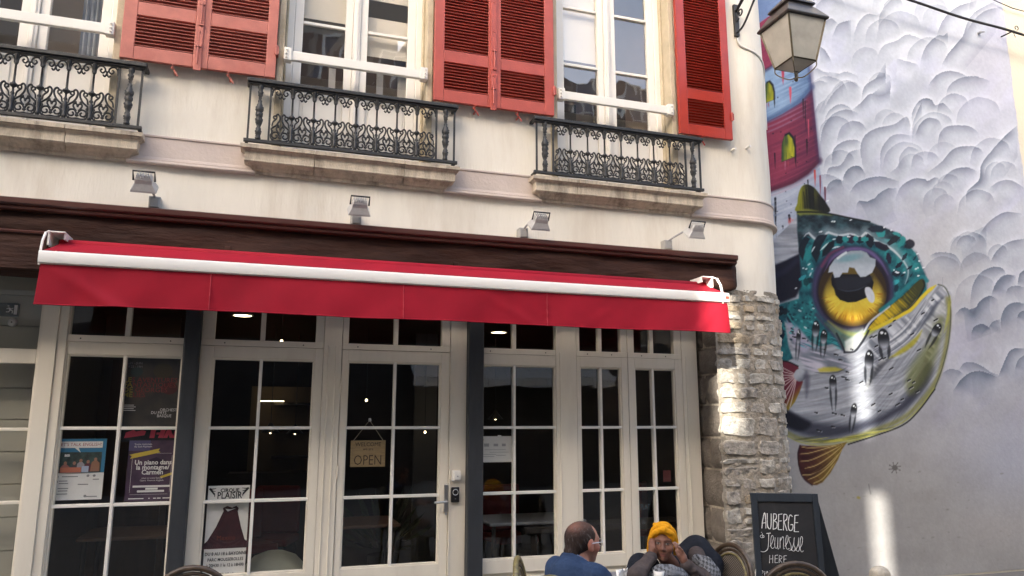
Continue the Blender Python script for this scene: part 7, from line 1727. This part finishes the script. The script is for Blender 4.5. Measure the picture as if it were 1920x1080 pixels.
# dark padded coat
fd = Field((2.05, 3.95, .42), (3.15, 5.15, 1.0), .007)
fd.limb(hipW, shW+np.array((.05,.06,-.10)), .16, .14, .06)
c1 = A_(1200, 1060, 4.66); c2 = A_(1306, 1032, 4.80); c3 = A_(1330, 1058, 4.72)
fd.limb(A_(1222,1060,4.74), c1, .055, .070, .03); fd.limb(c1, A_(1192,1085,4.58), .075, .085, .03); fd.limb(A_(1262,1056,4.82), c2, .075, .098, .04); fd.limb(c2, c3, .092, .088, .04); fd.limb(c3, A_(1330,1095,4.62), .088, .085, .04)
for k in range(5): a = c1+(A_(1190,1095,4.52)-c1)*(k/4.); fd.ell(a+np.array((0,-.02,0)), (.082,.06,.03), None, .015)
fd.limb(WX+TW@np.array((0,-.01,-.06)), shW+np.array((0,-.05,-.03)), .060, .085, .02, sub=True)
fd.cut(hipW+np.array((0,0,-.05)), (0,0,-1))
V, F = fd.mesh(); V = relax(V, F, 2); skin_obj('padded_coat', V, F, M['cloth'], PWm, np.array((.013,.015,.021))[None]*(.7+.6*fbm(V[:,0]*14, V[:,2]*16+V[:,1]*9, 3, 2))[:, None])
# taupe sleeves over the forearms
fd = Field((2.05, 3.95, .62), (3.12, 4.95, 1.0), .006)
def sleeve(s_, e, w_, cuff):
    fd.limb(e, e+(w_-e)*.9, .052, .040, .02); fd.limb(e+(w_-e)*.82, e+(w_-e)*.95, .040, .041, .008); fd.limb(e, s_, .054, .058, .03)
    ax = (w_-e)/np.linalg.norm(w_-e); sd_ = np.cross(ax, (0,0,1.))
    for k in range(5): q = e+(w_-e)*(.1+.16*k); fd.limb(q-sd_*.03+np.array((0,-.02,0)), q+sd_*.032+np.array((0,-.012,.012)), .016, .018, .014)
sleeve(sR, eR, wR, 1); sleeve(sL, eL, wL, 1)
V, F = fd.mesh(); V = relax(V, F, 2); n_ = fbm(V[:,0]*16+3, V[:,2]*18+V[:,1]*9, 3, 6); skin_obj('sleeves', V, F, M['cloth'], PWm, np.array((.066,.053,.050))[None]*(.7+.6*n_)[:, None])
# grey and white patterned scarf
fd = Field((2.05, 3.95, .60), (3.15, 4.95, 1.0), .0055)
SC = [A_(1226,1080,4.46), A_(1240,1077,4.42), A_(1256,1078,4.40), A_(1272,1082,4.40), A_(1284,1090,4.42)]
fd.chain(SC, [.050,.058,.060,.055,.05], .02); fd.chain([A_(1224,1092,4.42), A_(1245,1094,4.38), A_(1270,1098,4.38)], [.04,.05,.04], .02)
SD = [A_(1308,1050,4.62), A_(1322,1060,4.54), A_(1332,1076,4.50), A_(1334,1100,4.46)]; fd.chain(SD, [.040,.056,.062,.06], .02)
V, F = fd.mesh(); V = relax(V, F, 2)
p = (V@_cr.normalized().to_tuple() if False else V@np.array(_cr))*1.0; q = V@np.array(_cu); hs = .017
ck = ((np.floor(p/hs+q/hs*.5)+np.floor(q/hs-p/hs*.5)) % 2); tooth = (np.mod(p*2.2/hs, 1) > .45) ^ (np.mod(q*2.2/hs, 1) > .5)
g = np.where(ck > 0, .19, np.where(tooth, .12, .018)); soft = np.exp(-((V-A_(1268,1078,4.33))**2).sum(1)/.055**2); g = g*(1-.8*soft)+.18*.8*soft
skin_obj('scarf', V, F, M['cloth'], PWm, np.stack([g*.97, g, g*1.06], 1))
# wristwatch on the raised hand
wd = (eL-wL)/np.linalg.norm(eL-wL); c = wL+wd*.018; u_ = np.cross(wd, (0,0,1.)); u_ /= np.linalg.norm(u_); v_ = np.cross(wd, u_)
b = MB(); b.tube([tuple(c+u_*.027*math.cos(a)+v_*.027*math.sin(a)) for a in np.linspace(0, 2*math.pi, 18)[:-1]], .006, 6, closed=True, up=tuple(wd), flat=1.5); b.build('bracelet', M['chrome'], PWm, smooth=True)
